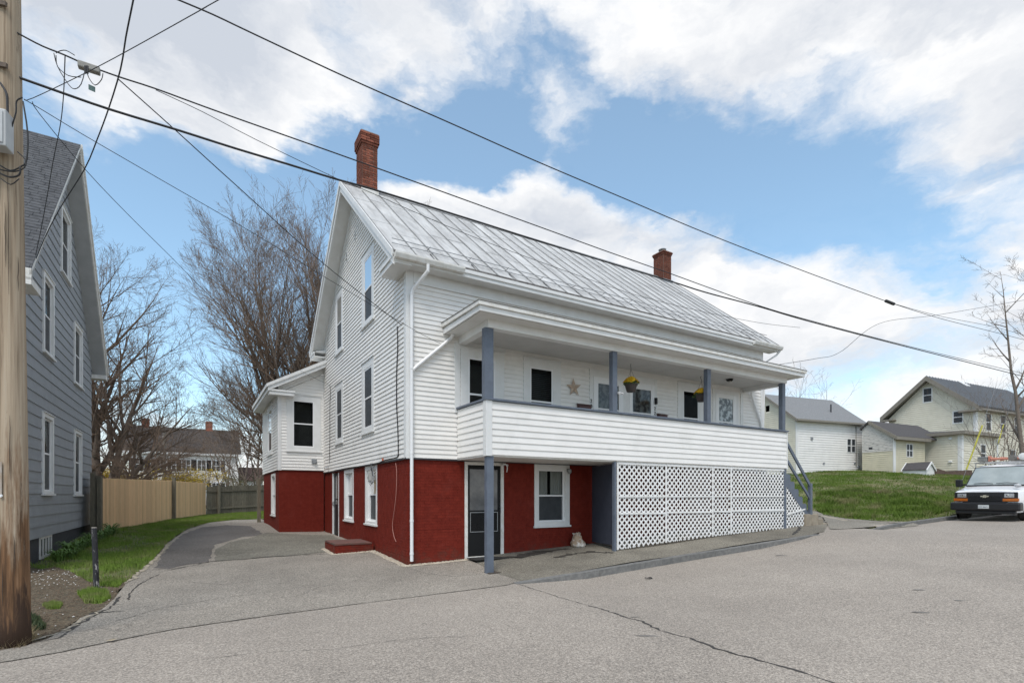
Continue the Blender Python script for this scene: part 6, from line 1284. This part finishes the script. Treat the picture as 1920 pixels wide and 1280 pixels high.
# far white house behind the fence
fh_ = frame_thing('house', 'far white house with black shutters and long dark roof behind the fence', -44, 60, -1.2, (RX, RY)); FW = WF((0,0),(1,0),(0,-1)); Lf = 11.2; zef, zrf = 5.25, 8.55
wins2 = []
for px in (261, 292, 321.5, 349, 378, 405):
    d = (px-HX)/F; m_ = (d*60+44)/(RX-d*RY); wins2.append(m_)
holes = [(m_-.45, m_+.45, 3.0, 4.35) for m_ in wins2] + [(m_-.45, m_+.45, .1, 1.6) for m_ in wins2]
face(fh_, FW, -1.5, zef, lambda z: (0, Lf), holes, white, .2)
sm_ = mat('black_shutter', (.018,.018,.02), rough=.6)
for h in holes:
    o = small_window(fh_, FW, h[0]+.05, h[1]-.05, h[2]+.05, h[3]-.05, lace, .06, True)
    for s in (h[0]-.52, h[1]+.07): mb = MB(); FW.box(mb, s, s+.45, .0, .05, h[2], h[3]); mb.obj('shutter', sm_, fh_)
mb = MB(); mb.poly((0,0,-1.5),(0,8,-1.5),(0,8,zef),(0,4,zrf),(0,0,zef)); mb.poly((Lf,0,-1.5),(Lf,8,-1.5),(Lf,8,zef),(Lf,4,zrf),(Lf,0,zef)); mb.obj('side_wall', white, fh_)
slab(fh_, 'roof', mat('dark_brown_shingle', (.060,.050,.045), (.042,.036,.034), scale=5, rough=.95), ((-.5,-.4,zef),(Lf+.3,-.4,zef)), ((Lf+.3,4,zrf),(-.5,4,zrf))); slab(fh_, 'rear_roof', MATS['dark_brown_shingle'], ((Lf+.3,8.4,zef),(-.5,8.4,zef)), ((-.5,4,zrf),(Lf+.3,4,zrf)))
mb = MB(); mb.box(-.5,Lf+.3,-.45,-.3,zef-.35,zef-.08); mb.obj('eave_board', trim, fh_)
for px, hh in ((273, .9), (392, 1.0)):
    d = (px-HX)/F; X0, Y0 = -44-RY*4, 60+RX*4; m_ = (d*Y0-X0)/(RX-d*RY); mb = MB(); mb.box(m_-.4, m_+.4, 3.7, 4.4, zrf-.6, zrf+hh); mb.obj('chimney', chim, fh_)
mb = MB(); mb.box(3.4, 7.4, -1.6, 0, 2.0, 2.25); mb.box(3.5,3.7,-1.5,-1.3,-1.5,2.0); mb.box(7.1,7.3,-1.5,-1.3,-1.5,2.0); mb.obj('entry_porch', trim, fh_)
mb = MB(); mb.box(-6.5, -.0, 1, 7, -1.5, 2.3); mb.obj('left_wing', white, fh_); slab(fh_, 'wing_roof', trim_weathered, ((-6.7,.8,2.3),(0,.8,2.3)), ((0,4,3.4),(-6.7,4,3.4)))
mb = MB(); mb.box(Lf+.0, Lf+2.9, 1, 6, -1.5, 2.05); mb.obj('right_wing', white, fh_); slab(fh_, 'wing_roof', mat('brown_shingle', (.085,.05,.04), (.06,.036,.03), scale=6, rough=.95), ((Lf+.02,.6,2.0),(Lf+3.2,.6,2.0)), ((Lf+3.0,3.2,3.75),(Lf+.02,3.2,3.75)))
q = at(308, 900, 45); t = thing('utility_pole', 'distant grey utility pole in front of the far white house', 'utility pole', q.x, q.y, -1.2); mb = MB(); mb.tube([(0,0,-1.4),(0,0,(HY-806)/F*45)], [.16,.12], 8); mb.obj('shaft', mat('grey_pole_timber', (.25,.23,.20), (.19,.17,.15), scale=6), t)

# ------------------------------------------------------------------ grass, plants, stones
def yardv(X, Y):
    dx, dy = X-CX, Y-CY; u = dx*RX+dy*RY; v = -dx*RY+dy*RX; r = np.hypot(_c[None,:,0]-u[:,None], _c[None,:,1]-v[:,None]); return r @ _w[:-3] + _w[-3]*u + _w[-2]*v + _w[-1]
def scatter(poly, n, rs, dens=None):
    xs = [p[0] for p in poly]; ys = [p[1] for p in poly]; out = []
    from mathutils import noise as mn
    while len(out) < n:
        x, y = rs.uniform(min(xs), max(xs)), rs.uniform(min(ys), max(ys))
        if inside((x, y), poly) and (dens is None or rs.random() < dens(x, y, mn)): out.append((x, y))
    return np.array(out)
def blades(name, P2, h, wd, m, lb, seed, clump=.0, lean=.5):
    g = np.random.default_rng(seed); N = len(P2); X, Y = P2[:,0], P2[:,1]; Z = yardv(X, Y); a = g.uniform(0, 6.283, N); hh = h*g.uniform(.4, 1.3, N); ww = wd*g.uniform(.6, 1.3, N); la = g.uniform(0, 6.283, N); ll = hh*lean*g.uniform(.2, 1, N)
    Vv = np.zeros((N, 3, 3)); Vv[:,0] = np.stack([X-np.cos(a)*ww, Y-np.sin(a)*ww, Z-.01], 1); Vv[:,1] = np.stack([X+np.cos(a)*ww, Y+np.sin(a)*ww, Z-.01], 1); Vv[:,2] = np.stack([X+np.cos(la)*ll, Y+np.sin(la)*ll, Z+hh], 1)
    me = bpy.data.meshes.new(name); me.vertices.add(N*3); me.vertices.foreach_set('co', Vv.reshape(-1)); me.loops.add(N*3); me.loops.foreach_set('vertex_index', np.arange(N*3, dtype=np.int32)); me.polygons.add(N); me.polygons.foreach_set('loop_start', np.arange(0, N*3, 3, dtype=np.int32)); me.update(calc_edges=True); me.materials.append(m)
    o = link(name, me, kind='stuff'); return tag(o, lb, 'grass')
rs = random.Random(99)
lawn_base = mat('lawn_soil_and_thatch', (.10,.14,.04), (.17,.15,.08), scale=.9, rough=1, c3=(.030,.05,.014), s3=3, p3=(.5,.7), bump=.5, bscale=30, bdist=.02)
grass_l = mat('lawn_grass', (.18,.265,.045), (.115,.185,.03), scale=.8, rough=.8, c3=(.27,.25,.12), s3=1.6, p3=(.50,.68), spec=.2)
grass_r = mat('hill_grass', (.135,.205,.034), (.080,.135,.020), scale=.35, rough=.8, c3=(.28,.235,.13), s3=.6, p3=(.50,.68), spec=.2)
edge_l = [gp(*p) for p in [(490,972),(440,973),(393,978),(350,991),(316,1014),(288,1047),(260,1071),(233,1091)]]
lawn_l = [(-13.75,17.45),(-15.6,23.5),(-17.1,29.3),(-12.6,35.3),(-9.0,36)] + edge_l + [gp(*p) for p in [(205,1090),(180,1082),(160,1086),(130,1070),(105,1062),(80,1066)]] + [(-10.9,11.6),(-10.9,12.0),(-13.2,16)]
region('lawn', lawn_l, -.02, lawn_base, step=.7, amp=.05)
blades('grass', scatter(lawn_l, 120000, rs, lambda x, y, mn: .25 + .75*(mn.noise(Vector((x*.8, y*.8, 3))) > -.15)), .075, .007, grass_l, 'short green lawn grass between the fence and the driveway', 1)
dirt_poly = [gp(*p) for p in [(233,1090),(213,1122),(188,1142),(150,1158),(118,1180),(86,1198),(40,1214),(-60,1232)]] + [(-10.2,9.0),(-10.95,11.8)] + [gp(*p) for p in [(80,1064),(105,1060),(130,1068),(160,1084),(180,1080),(205,1088)]]
dirt_m = mat('bare_dirt', (.115,.088,.058), (.066,.055,.036), scale=5, rough=1, c3=(.17,.135,.085), s3=22, p3=(.5,.62), bump=.8, bscale=40, bdist=.02)
region('dirt_patch', dirt_poly, -.01, dirt_m, step=.5, amp=.05)
for nm, pts, n, h, sd, lb in (('grass', [(145,1112),(172,1104),(200,1108),(208,1120),(190,1130),(160,1130)], 3500, .075, 2, 'small bright tuft of grass in the dirt beside the stub post'), ('grass', [(80,1134),(100,1128),(118,1132),(112,1140),(88,1141)], 1200, .05, 3, 'tiny patch of grass in the dirt right of the utility pole'), ('grass', [(160,1086),(205,1090),(230,1092),(222,1100),(190,1098)], 1500, .06, 5, 'ragged grass at the lawn edge behind the stub post')):
    pl = [gp(*p) for p in pts]; blades(nm, scatter(pl, n, rs), h, .006, grass_l, lb, sd)
pl = [gp(*p) for p in [(52,1150),(75,1160),(85,1178),(60,1182),(48,1178)]]
blades('ground_cover', scatter(pl, 900, rs), .06, .014, mat('dark_weed', (.04,.075,.035), (.06,.07,.02), scale=12, rough=.8), 'low dark weeds growing at the foot of the utility pole', 6)
pl = [gp(*p) for p in [(-40,1215),(40,1212),(70,1196),(55,1180),(20,1190),(-40,1195)]]
blades('dry_grass', scatter(pl, 1600, rs), .11, .003, mat('straw', (.38,.30,.17), (.26,.20,.11), scale=9, rough=.9), 'dry straw-coloured grass round the foot of the utility pole', 7, lean=1.6)
# white stone chips and wood litter on the dirt
mb, mc = MB(), MB(); pl = [gp(*p) for p in [(56,1070),(100,1066),(175,1082),(172,1095),(120,1100),(56,1096)]]
for x, y in scatter(pl, 75, rs): pebble(mb, x, y, G(x, y), rs.uniform(.008,.020))
for x, y in scatter(dirt_poly, 70, rs): pebble(mb, x, y, G(x, y), rs.uniform(.007,.018))
for x, y in scatter(dirt_poly, 5200, rs): pebble(mc, x, y, G(x, y)-.006, rs.uniform(.006,.019))
tag(mb.obj('stone_chips', mat('white_stone', (.62,.60,.56), (.45,.43,.40), scale=30, rough=.8), kind='stuff'), 'scattered white stone chips on the dirt beside the grey house', 'stones')
tag(mc.obj('wood_litter', mat('brown_litter', (.17,.125,.085), (.085,.062,.042), scale=14, rough=1), kind='stuff'), 'brown bark and leaf litter covering the dirt patch', 'litter')
leaf_m = mat('daylily_leaf', (.075,.15,.025), (.12,.20,.04), scale=3, rough=.6)
def clump(X, Y, n, h, lb, seed):
    r = random.Random(seed); g = G(X, Y); t = thing('daylily_clump', lb, 'plant', X, Y, g, r.uniform(0,6), 'young daylily clumps along the grey house'); mb = MB()
    for _ in range(n):
        a = r.uniform(0,6.28); rr_ = r.uniform(0,.10); L = h*r.uniform(.6,1.2); b = Vector((rr_*math.cos(a), rr_*math.sin(a), g)); o = Vector((math.cos(a), math.sin(a), 0)); s = Vector((-math.sin(a), math.cos(a), 0))*.012
        p1 = b + Vector((0,0,L*.6)) + o*L*.22; p2 = b + Vector((0,0,L*.85)) + o*L*.55; p3 = b + Vector((0,0,L*.7)) + o*L*.9
        mb.poly(b-s, b+s, p1+s, p1-s); mb.poly(p1-s, p1+s, p2+s*.8, p2-s*.8); mb.poly(p2-s*.8, p2+s*.8, p3)
    mb.obj('leaves', leaf_m, t, kind='stuff')
cl = [((-10.60,12.25),.30,'daylily clump under the basement window of the grey house'),((-10.75,12.75),.26,'small daylily clump just behind the front one'),((-11.15,13.2),.36,'tall daylily clump right of the basement window'),((-11.4,13.8),.32,'daylily clump third along the grey foundation'),((-11.7,14.5),.30,'daylily clump midway along the grey foundation'),((-12.1,15.1),.34,'dense daylily clump on the lawn edge near the middle of the wall'),((-12.5,16.0),.32,'daylily clump near the far end of the grey wall'),((-12.9,16.8),.30,'daylily clump by the far corner of the grey house'),((-13.25,17.3),.34,'daylily clump at the foot of the tan fence')]
for i, ((x, y), h, lb) in enumerate(cl): clump(x, y, 70, h, lb, 200+i)
# right hill lawn
hill = [gp(*p) for p in [(1532,957),(1545,966),(1587,972),(1650,975),(1706,977)]] + [uvp(15.2,-2.62), uvp(21,-2.64), uvp(34,-2.64), uvp(45,-2.64), (62,44), (50,54), (37,48), (31,42.8), (20,41), (13.0,40), (12.5,30)]
region('hill_lawn', hill, -.02, mat('hill_thatch', (.12,.15,.045), (.20,.17,.09), scale=.7, rough=1, c3=(.035,.055,.016), s3=2.0, p3=(.48,.68), bump=.6, bscale=15, bdist=.04), step=1.0, amp=.12)
def dn(x, y, mn): k = mn.noise(Vector((x*.55, y*.55, 1))) + .5*mn.noise(Vector((x*1.7, y*1.7, 5))); return max(.12, min(1, .62 + 1.1*k)) * (1 if y > 27 else 1.0)
blades('grass', scatter(hill, 210000, rs, dn), .10, .012, grass_r, 'green grass bank rising to the barn and beige house', 8, lean=.8)
pl = [gp(*p) for p in [(1532,957),(1545,964),(1587,970),(1650,973),(1706,975),(1725,970),(1790,955),(1790,935),(1700,925),(1600,920),(1530,925)]]
def dn2(x, y, mn): return 1 if mn.noise(Vector((x*1.1, y*1.1, 9))) > .05 else .04
blades('grass_tuft', scatter(pl, 30000, rs, dn2), .20, .014, grass_r, 'longer uneven grass tufts along the lower edge of the bank', 9, lean=.9)
# forsythia
def bush(X, Y, zb, n, sp, h, lb, seed, m):
    r = random.Random(seed); t = thing('forsythia_bush', lb, 'bush', X, Y, zb); A, B, ra, rb_ = [], [], [], []; fl = MB()
    for _ in range(60):
        a = r.uniform(0,6.28); p = Vector((0,0,zb)); d = Vector((math.cos(a)*.5, math.sin(a)*.5, 1)).normalized(); L = h*r.uniform(.6,1.15)
        for k in range(6):
            q = p + d*L/6; A.append(tuple(p)); B.append(tuple(q)); ra.append(.012); rb_.append(.008); d = (d + Vector((math.cos(a)*.18*sp, math.sin(a)*.18*sp, -.12))).normalized()
            if k > 1:
                for _ in range(n//60): c = q + Vector((r.gauss(0,.13), r.gauss(0,.13), r.gauss(0,.13))); e = Vector((r.gauss(0,1), r.gauss(0,1), r.gauss(0,1))).normalized()*.05; f = e.orthogonal().normalized()*.04; fl.poly(c-e, c+f, c+e)
            p = q
    prisms('stems', A, B, ra, rb_, twig, t); fl.obj('blossom', m, t, kind='stuff')
ym = mat('forsythia_yellow', (.72,.48,.02), (.45,.33,.03), scale=4, rough=.8)
bush(at(252,886,32).x, 32, -1.1, 2400, 1.1, 4.9, 'yellow forsythia bush above the left half of the tan fence', 1, ym)
bush(at(285,893,33).x, 33, -1.1, 1200, 1.2, 4.5, 'sparse yellow forsythia just left of the middle fence post', 2, ym)
bush(at(318,893,34).x, 34, -1.1, 1000, .8, 4.3, 'small yellow forsythia right of the middle fence post', 3, ym)
bush(at(484,880,42).x, 42, -.8, 700, 1, 4.2, 'olive green budding shrub beside the white ell', 4, mat('olive_bud', (.12,.12,.04), (.08,.085,.03), scale=4))

# ------------------------------------------------------------------ white van
vu, vv_ = 20.7, -4.0; q = w(vu, vv_); vz = Guv(vu+1, vv_) ; van = thing('van', 'white work van with black bumper and grille parked at the kerb on the right', 'van', q.x, q.y, vz, ANG + math.pi)
van.rotation_euler.y = math.atan((P(26)-P(21))/5)*1.0
vwhite = mat('white_van_paint', (.78,.78,.79), rough=.22, coat=.6); vblk = mat('black_van_plastic', (.014,.014,.016), rough=.42)
def vz_(z): return vz + z
st_list = [(.10,.90,1.055,.80,1.0),(.16,.935,1.085,.84,1.02),(.35,.975,1.12,.87,1.05),(.90,.995,1.21,.89,1.12),(1.08,1.0,1.25,.89,1.15),(1.72,1.0,1.955,.78,1.17),(1.95,1.0,2.045,.76,1.17),(2.3,1.0,2.07,.75,1.17),(5.45,1.0,2.07,.75,1.17),(5.62,.985,2.0,.73,1.15)]
mb = MB(); rings = []
for (s, hw_, zt, ht, zbelt) in st_list:
    half = [(hw_-.06,.30),(hw_-.01,.42),(hw_,.62),(hw_,zbelt-.10 if s < 1.1 else zbelt),(lerp(hw_,ht,.55) if s > 1.2 else hw_-.02, lerp(zbelt,zt,.55) if s > 1.2 else zbelt),(ht+.02,zt-.07 if s > 1.2 else zt-.03),(ht-.06,zt-.02),(ht*.5,zt+.012),(0,zt+.02)]
    ring = [(-s, y, vz_(z)) for y, z in half] + [(-s, -y, vz_(z)) for y, z in half[:-1][::-1]]; rings.append(ring)
n_ = len(rings[0]); 
for r_ in rings: mb.v += r_
for i in range(len(rings)-1):
    for j in range(n_-1): mb.f.append((i*n_+j, i*n_+j+1, (i+1)*n_+j+1, (i+1)*n_+j))
mb.f.append(tuple(range(n_))); mb.f.append(tuple((len(rings)-1)*n_+j for j in range(n_))[::-1])
body = mb.obj('body', vwhite, van); recalc(body); body.data.polygons.foreach_set('use_smooth', [True]*len(body.data.polygons)); body.data.set_sharp_from_angle(angle=math.radians(32))
def vbox(name, x0, x1, y0, y1, z0, z1, m, bev=.01, par=van):
    mb = MB(); mb.box(x0, x1, y0, y1, vz_(z0), vz_(z1)); return mb.obj(name, m, par, bevel=bev)
vbox('bumper', -.30, .08, -1.0, 1.0, .36, .665, vblk, .055); vbox('air_dam', -.25, .02, -.86, .86, .24, .36, vblk, .03); vbox('bumper_step', -.1, .075, -.62, .62, .655, .69, vblk, .012)
gp_ = vbox('front_panel', -.12, -.055, -.905, .905, .69, 1.035, vblk, .02)
for z in (.915, .98): vbox('grille_bar', -.06, -.035, -.47, .47, z-.012, z+.004, mat('grille_grey', (.05,.05,.055), rough=.3), .003)
for k in range(7): vbox('grille_bar', -.057, -.047, -.46, .46, .715+k*.026, .722+k*.026, vblk, 0)
lens = mat('clear_lamp_lens', (.55,.57,.58), (.30,.31,.32), scale=20, rough=.12, metal=.4); amber = mat('amber_lens', (.46,.13,.015), (.38,.10,.012), scale=9, rough=.2)
for s in (-1, 1):
    mb = MB(); mb.hexa([(-.07,s*.54,vz_(.84)),(-.043,s*.54,vz_(.84)),(-.043,s*.81,vz_(.84)),(-.09,s*.81,vz_(.84)),(-.07,s*.54,vz_(.99)),(-.047,s*.54,vz_(.99)),(-.047,s*.81,vz_(.99)),(-.09,s*.81,vz_(.99))]); o = recalc(mb.obj('headlight', lens, van, bevel=.015))
    mb = MB(); mb.lathe((-.047, s*.64, vz_(.915)), [(.045,-.004),(.045,.006),(.02,.008)], 14, 'x'); mb.obj('reflector', mat('chrome', (.75,.75,.76), rough=.15, metal=1), o)
    mb = MB(); ya, yb = s*.50, s*.925; mb.hexa([(-.07,ya,vz_(.705)),(-.038,ya,vz_(.705)),(-.046,yb,vz_(.705)),(-.22,yb,vz_(.705)),(-.07,ya,vz_(.80)),(-.040,ya,vz_(.80)),(-.050,yb,vz_(.81)),(-.22,yb,vz_(.81))]); recalc(mb.obj('turn_signal', amber, van, bevel=.006))
    mb = MB(); mb.box(-1.36,-1.20,min(s*1.06,s*1.26),max(s*1.06,s*1.26),vz_(1.22),vz_(1.52)); o = mb.obj('side_mirror', vblk, van, bevel=.03); mb = MB(); mb.box(-1.32,-1.24,min(s*.96,s*1.08),max(s*.96,s*1.08),vz_(1.28),vz_(1.34)); mb.obj('mirror_arm', vblk, o)
    for sx in (.92, 4.35):
        mb = MB(); mb.lathe((-sx, s*.86, vz_(.37)), [(.20,-.13),(.355,-.12),(.375,-.07),(.375,.07),(.355,.12),(.22,.13)], 28, 'y'); o = mb.obj('wheel', rubber, van)
        mb = MB(); mb.lathe((-sx, s*.97, vz_(.37)), [(.215,-.03),(.22,.01),(.12,.035 if s > 0 else .0),(.05,.02)] if s > 0 else [(.215,.03),(.22,-.01),(.12,-.03),(.05,-.02)], 20, 'y'); mb.obj('rim', mat('steel_rim', (.35,.36,.37), (.25,.25,.26), scale=8, rough=.35, metal=.6), o)
        mb = MB(); 
        for k in range(13): 
            a0_, a1_ = math.pi*k/13, math.pi*(k+1)/13; f = lambda a, r_: (-sx + r_*math.cos(a), vz_(.37 + r_*math.sin(a)))
            (xa, za), (xb, zb2), (xc, zc), (xd, zd) = f(a0_, .40), f(a1_, .40), f(a1_, .46), f(a0_, .46); mb.poly((xa, s*1.004, za), (xb, s*1.004, zb2), (xc, s*1.006, zc), (xd, s*1.006, zd))
        mb.obj('wheel_arch', vblk, van)
        mb = MB(); mb.lathe((-sx, s*1.002, vz_(.37)), [(.41,-.02),(.41,.0)], 28, 'y'); mb.obj('wheel_well', black, van)
# emblem: flat cross shaped badge
mb = MB(); e = [(-.125,-.022),(-.05,-.022),(-.055,-.048),(.045,-.048),(.05,-.022),(.115,-.022),(.125,.022),(.05,.022),(.055,.048),(-.045,.048),(-.05,.022),(-.115,.022)]
mb.prism([(-.036, y, vz_(.885+z)) for y, z in e], (.015,0,0)); recalc(mb.obj('emblem', mat('pale_gold_chrome', (.68,.64,.52), rough=.2, metal=.7), van))
# number plate
o = vbox('number_plate', .078, .088, -.155, .155, .44, .57, mat('plate_white', (.60,.62,.62), (.50,.52,.53), scale=9, rough=.4), .004)
text(o, '3T3 8671', (.0895, 0, vz_(.47)), .075, mat('plate_ink', (.06,.08,.10), rough=.6), 'plate_text', (math.pi/2, 0, math.pi/2), .0008)
# windscreen, pillars, wipers
gl = mat('windscreen_glass', (.26,.30,.30), (.34,.38,.38), scale=1.5, rough=.07, spec=.8)
mb = MB(); K = 8
def wsp(t, f, off=.02):
    y = lerp(-1, 1, f); s = lerp(1.10, 1.70, t) - .05*(1-y*y)*(1-t*.5); return (-s+off*1.1, y*lerp(.87,.765,t), vz_(lerp(1.275,1.945,t)+off))
for i in range(K):
    for j in range(3): a0_, a1_ = j/3, (j+1)/3; mb.poly(wsp(a0_, i/K), wsp(a0_, (i+1)/K), wsp(a1_, (i+1)/K), wsp(a1_, i/K))
ws = mb.obj('windscreen', gl, van); recalc(ws); ws.data.polygons.foreach_set('use_smooth', [True]*len(ws.data.polygons))
mb = MB()
for f in (0, 1): mb.tube([wsp(-.03, f, .015), wsp(.5, f, .015), wsp(1.03, f, .012)], .022, 6)
mb.tube([wsp(1.02, f/8, .018) for f in range(9)], .020, 6); mb.tube([wsp(-.02, f/8, .01) for f in range(9)], .026, 6); mb.obj('windscreen_seal', vblk, van)
for y0, y1 in ((.75, .05), (-.05, -.72)): mb = MB(); mb.tube([wsp(.02, (y0+1)/2, .05), wsp(.07, (y0+y1+2)/4, .05), wsp(.03, (y1+1)/2, .05)], .012, 5); mb.obj('wiper', vblk, van)
mb = MB(); mb.box(-1.66,-1.60,.02,.16,vz_(1.82),vz_(1.88)); mb.obj('inner_mirror', black, van)
mb = MB(); mb.lathe((-.52, .78, vz_(1.19)), [(.03,0),(.085,.03),(.10,.08),(.07,.13),(.02,.15)], 14); o = mb.obj('fender_mirror', mat('grey_mirror_shell', (.42,.43,.44), rough=.3), van, smooth=True)
for s in (-1, 1):   # side windows
    y = lambda z: s*(lerp(1.0, .755, (z-1.17)/.9)+.012); mb = MB(); mb.poly((-1.55,y(1.25),vz_(1.25)),(-2.45,y(1.25),vz_(1.25)),(-2.45,y(1.85),vz_(1.85)),(-1.85,y(1.85),vz_(1.85))); recalc(mb.obj('side_window', darkglass, van))
# ladder rack
rk = mat('rack_steel', (.50,.50,.50), (.30,.30,.29), scale=8, rough=.5)
for sx in (1.95, 3.3, 4.9):
    mb = MB(); mb.tube([(-sx,-.86,vz_(1.85)),(-sx,-.84,vz_(2.14)),(-sx,-.78,vz_(2.17)),(-sx,.78,vz_(2.17)),(-sx,.84,vz_(2.14)),(-sx,.86,vz_(1.85))], .018, 6); mb.obj('rack_bar', rk, van)
for s in (-.84, .84): mb = MB(); mb.tube([(-1.8,s,vz_(2.17)),(-5.2,s,vz_(2.17))], .016, 6); mb.obj('rack_rail', rk, van)
def on_van(name, lb, cat, x, y, z, parts):
    c, s = math.cos(ANG+math.pi), math.sin(ANG+math.pi); X, Y = q.x + x*c - y*s, q.y + x*s + y*c; z0 = vz + z + .02 + x*-.0 + abs(x)*math.tan(van.rotation_euler.y)
    t = thing(name, lb, cat, X, Y, z0, ANG+math.pi)
    for nm, mb_, m_, bv in parts(z0): mb_.obj(nm, m_, t, bevel=bv)
on_van('storage_box', 'small grey box strapped on the van roof rack at its left', 'box', -2.0, -.62, 2.19, lambda z: [('case', MB().box(-.2,.2,-.14,.14,z,z+.15), mat('grey_case', (.25,.25,.24), (.18,.18,.17), scale=9), .015), ('lid', MB().box(-.21,.21,-.15,.15,z+.15,z+.18), galv, .006)])
def cones(z):
    out = []
    for k in range(3): mb = MB(); mb.tube([(0-.1*k,-.30+.25*k,z+.09),(0-.1*k,.05+.25*k,z+.09)], [.075,.03], 10); out.append(('cone', mb, mat('safety_orange', (.56,.22,.15), (.45,.20,.14), scale=6, rough=.6), 0))
    mb = MB(); mb.box(-.18,.12,-.36,-.33,z,z+.22); out.append(('cone_base', mb, MATS['safety_orange'], .01)); return out
on_van('traffic_cones', 'faded orange traffic cones lying on the van roof rack', 'cones', -2.0, -.10, 2.19, cones)
on_van('canvas_roll', 'grey rolled tarp lying on the van roof rack beside the cones', 'tarp', -2.1, .22, 2.19, lambda z: [('roll', MB().tube([(-.5,0,z+.10),(.15,0,z+.10)], [.10,.11], 12), mat('grey_canvas', (.22,.21,.19), (.15,.14,.13), scale=6, rough=.9), 0)])
on_van('conduit_tube', 'long white pipe carrier on the right side of the van roof rack', 'pipe', -2.6, .62, 2.19, lambda z: [('tube', MB().tube([(-2.4,0,z+.11),(.9,0,z+.11)], .125, 20), vwhite, 0), ('end_cap', MB().lathe((.9,0,z+.11), [(.13,-.04),(.135,.03),(.05,.05)], 20, 'x'), trim, 0), ('strap', MB().lathe((.2,0,z+.11), [(.130,-.03),(.130,.03)], 20, 'x'), black, 0)])
# guy wires with yellow guards
def guy(lb, base, mid, topp, Yd, r):
    A_, B_, C_ = at(*base, Yd), at(*mid, Yd), at(*topp, Yd); g = G(A_.x, A_.y); k = (A_-B_); A0 = A_ + k*((A_.z-g)/max(-k.z, .01)) if k.z < 0 else A_
    t = thing('guy_wire', lb, 'guy wire', A0.x, A0.y, g); rel_ = lambda p: (p.x-A0.x, p.y-A0.y, p.z)
    mb = MB(); mb.tube([rel_(A0), rel_(C_)], .008, 5); mb.obj('cable', galv, t); mb = MB(); mb.tube([rel_(A_), rel_(B_)], r, 8); mb.obj('guard', mat('yellow_plastic', (.62,.58,.08), (.50,.46,.06), scale=4, rough=.5), t)
guy('guy wire with bright yellow guard rising behind the van windscreen', (1812,880), (1842,797), (1868,722), 27, .036)
guy('second guy wire with yellow guard nearer the right edge', (1871,832), (1882,795), (1896,752), 30, .026)
# pole that carries the street lines beyond the right edge
q = lp(1870,693); q2 = q + (q - lp(1700,650))*.95
t = thing('utility_pole', 'timber utility pole just beyond the right edge that carries the overhead lines', 'utility pole', q2.x, q2.y, G(q2.x, q2.y)); mb = MB(); g = G(q2.x, q2.y); mb.tube([(0,0,g-.2),(0,0,g+9)], [.17,.12], 14); mb.obj('shaft', polewood, t)
bpy.context.view_layer.update()
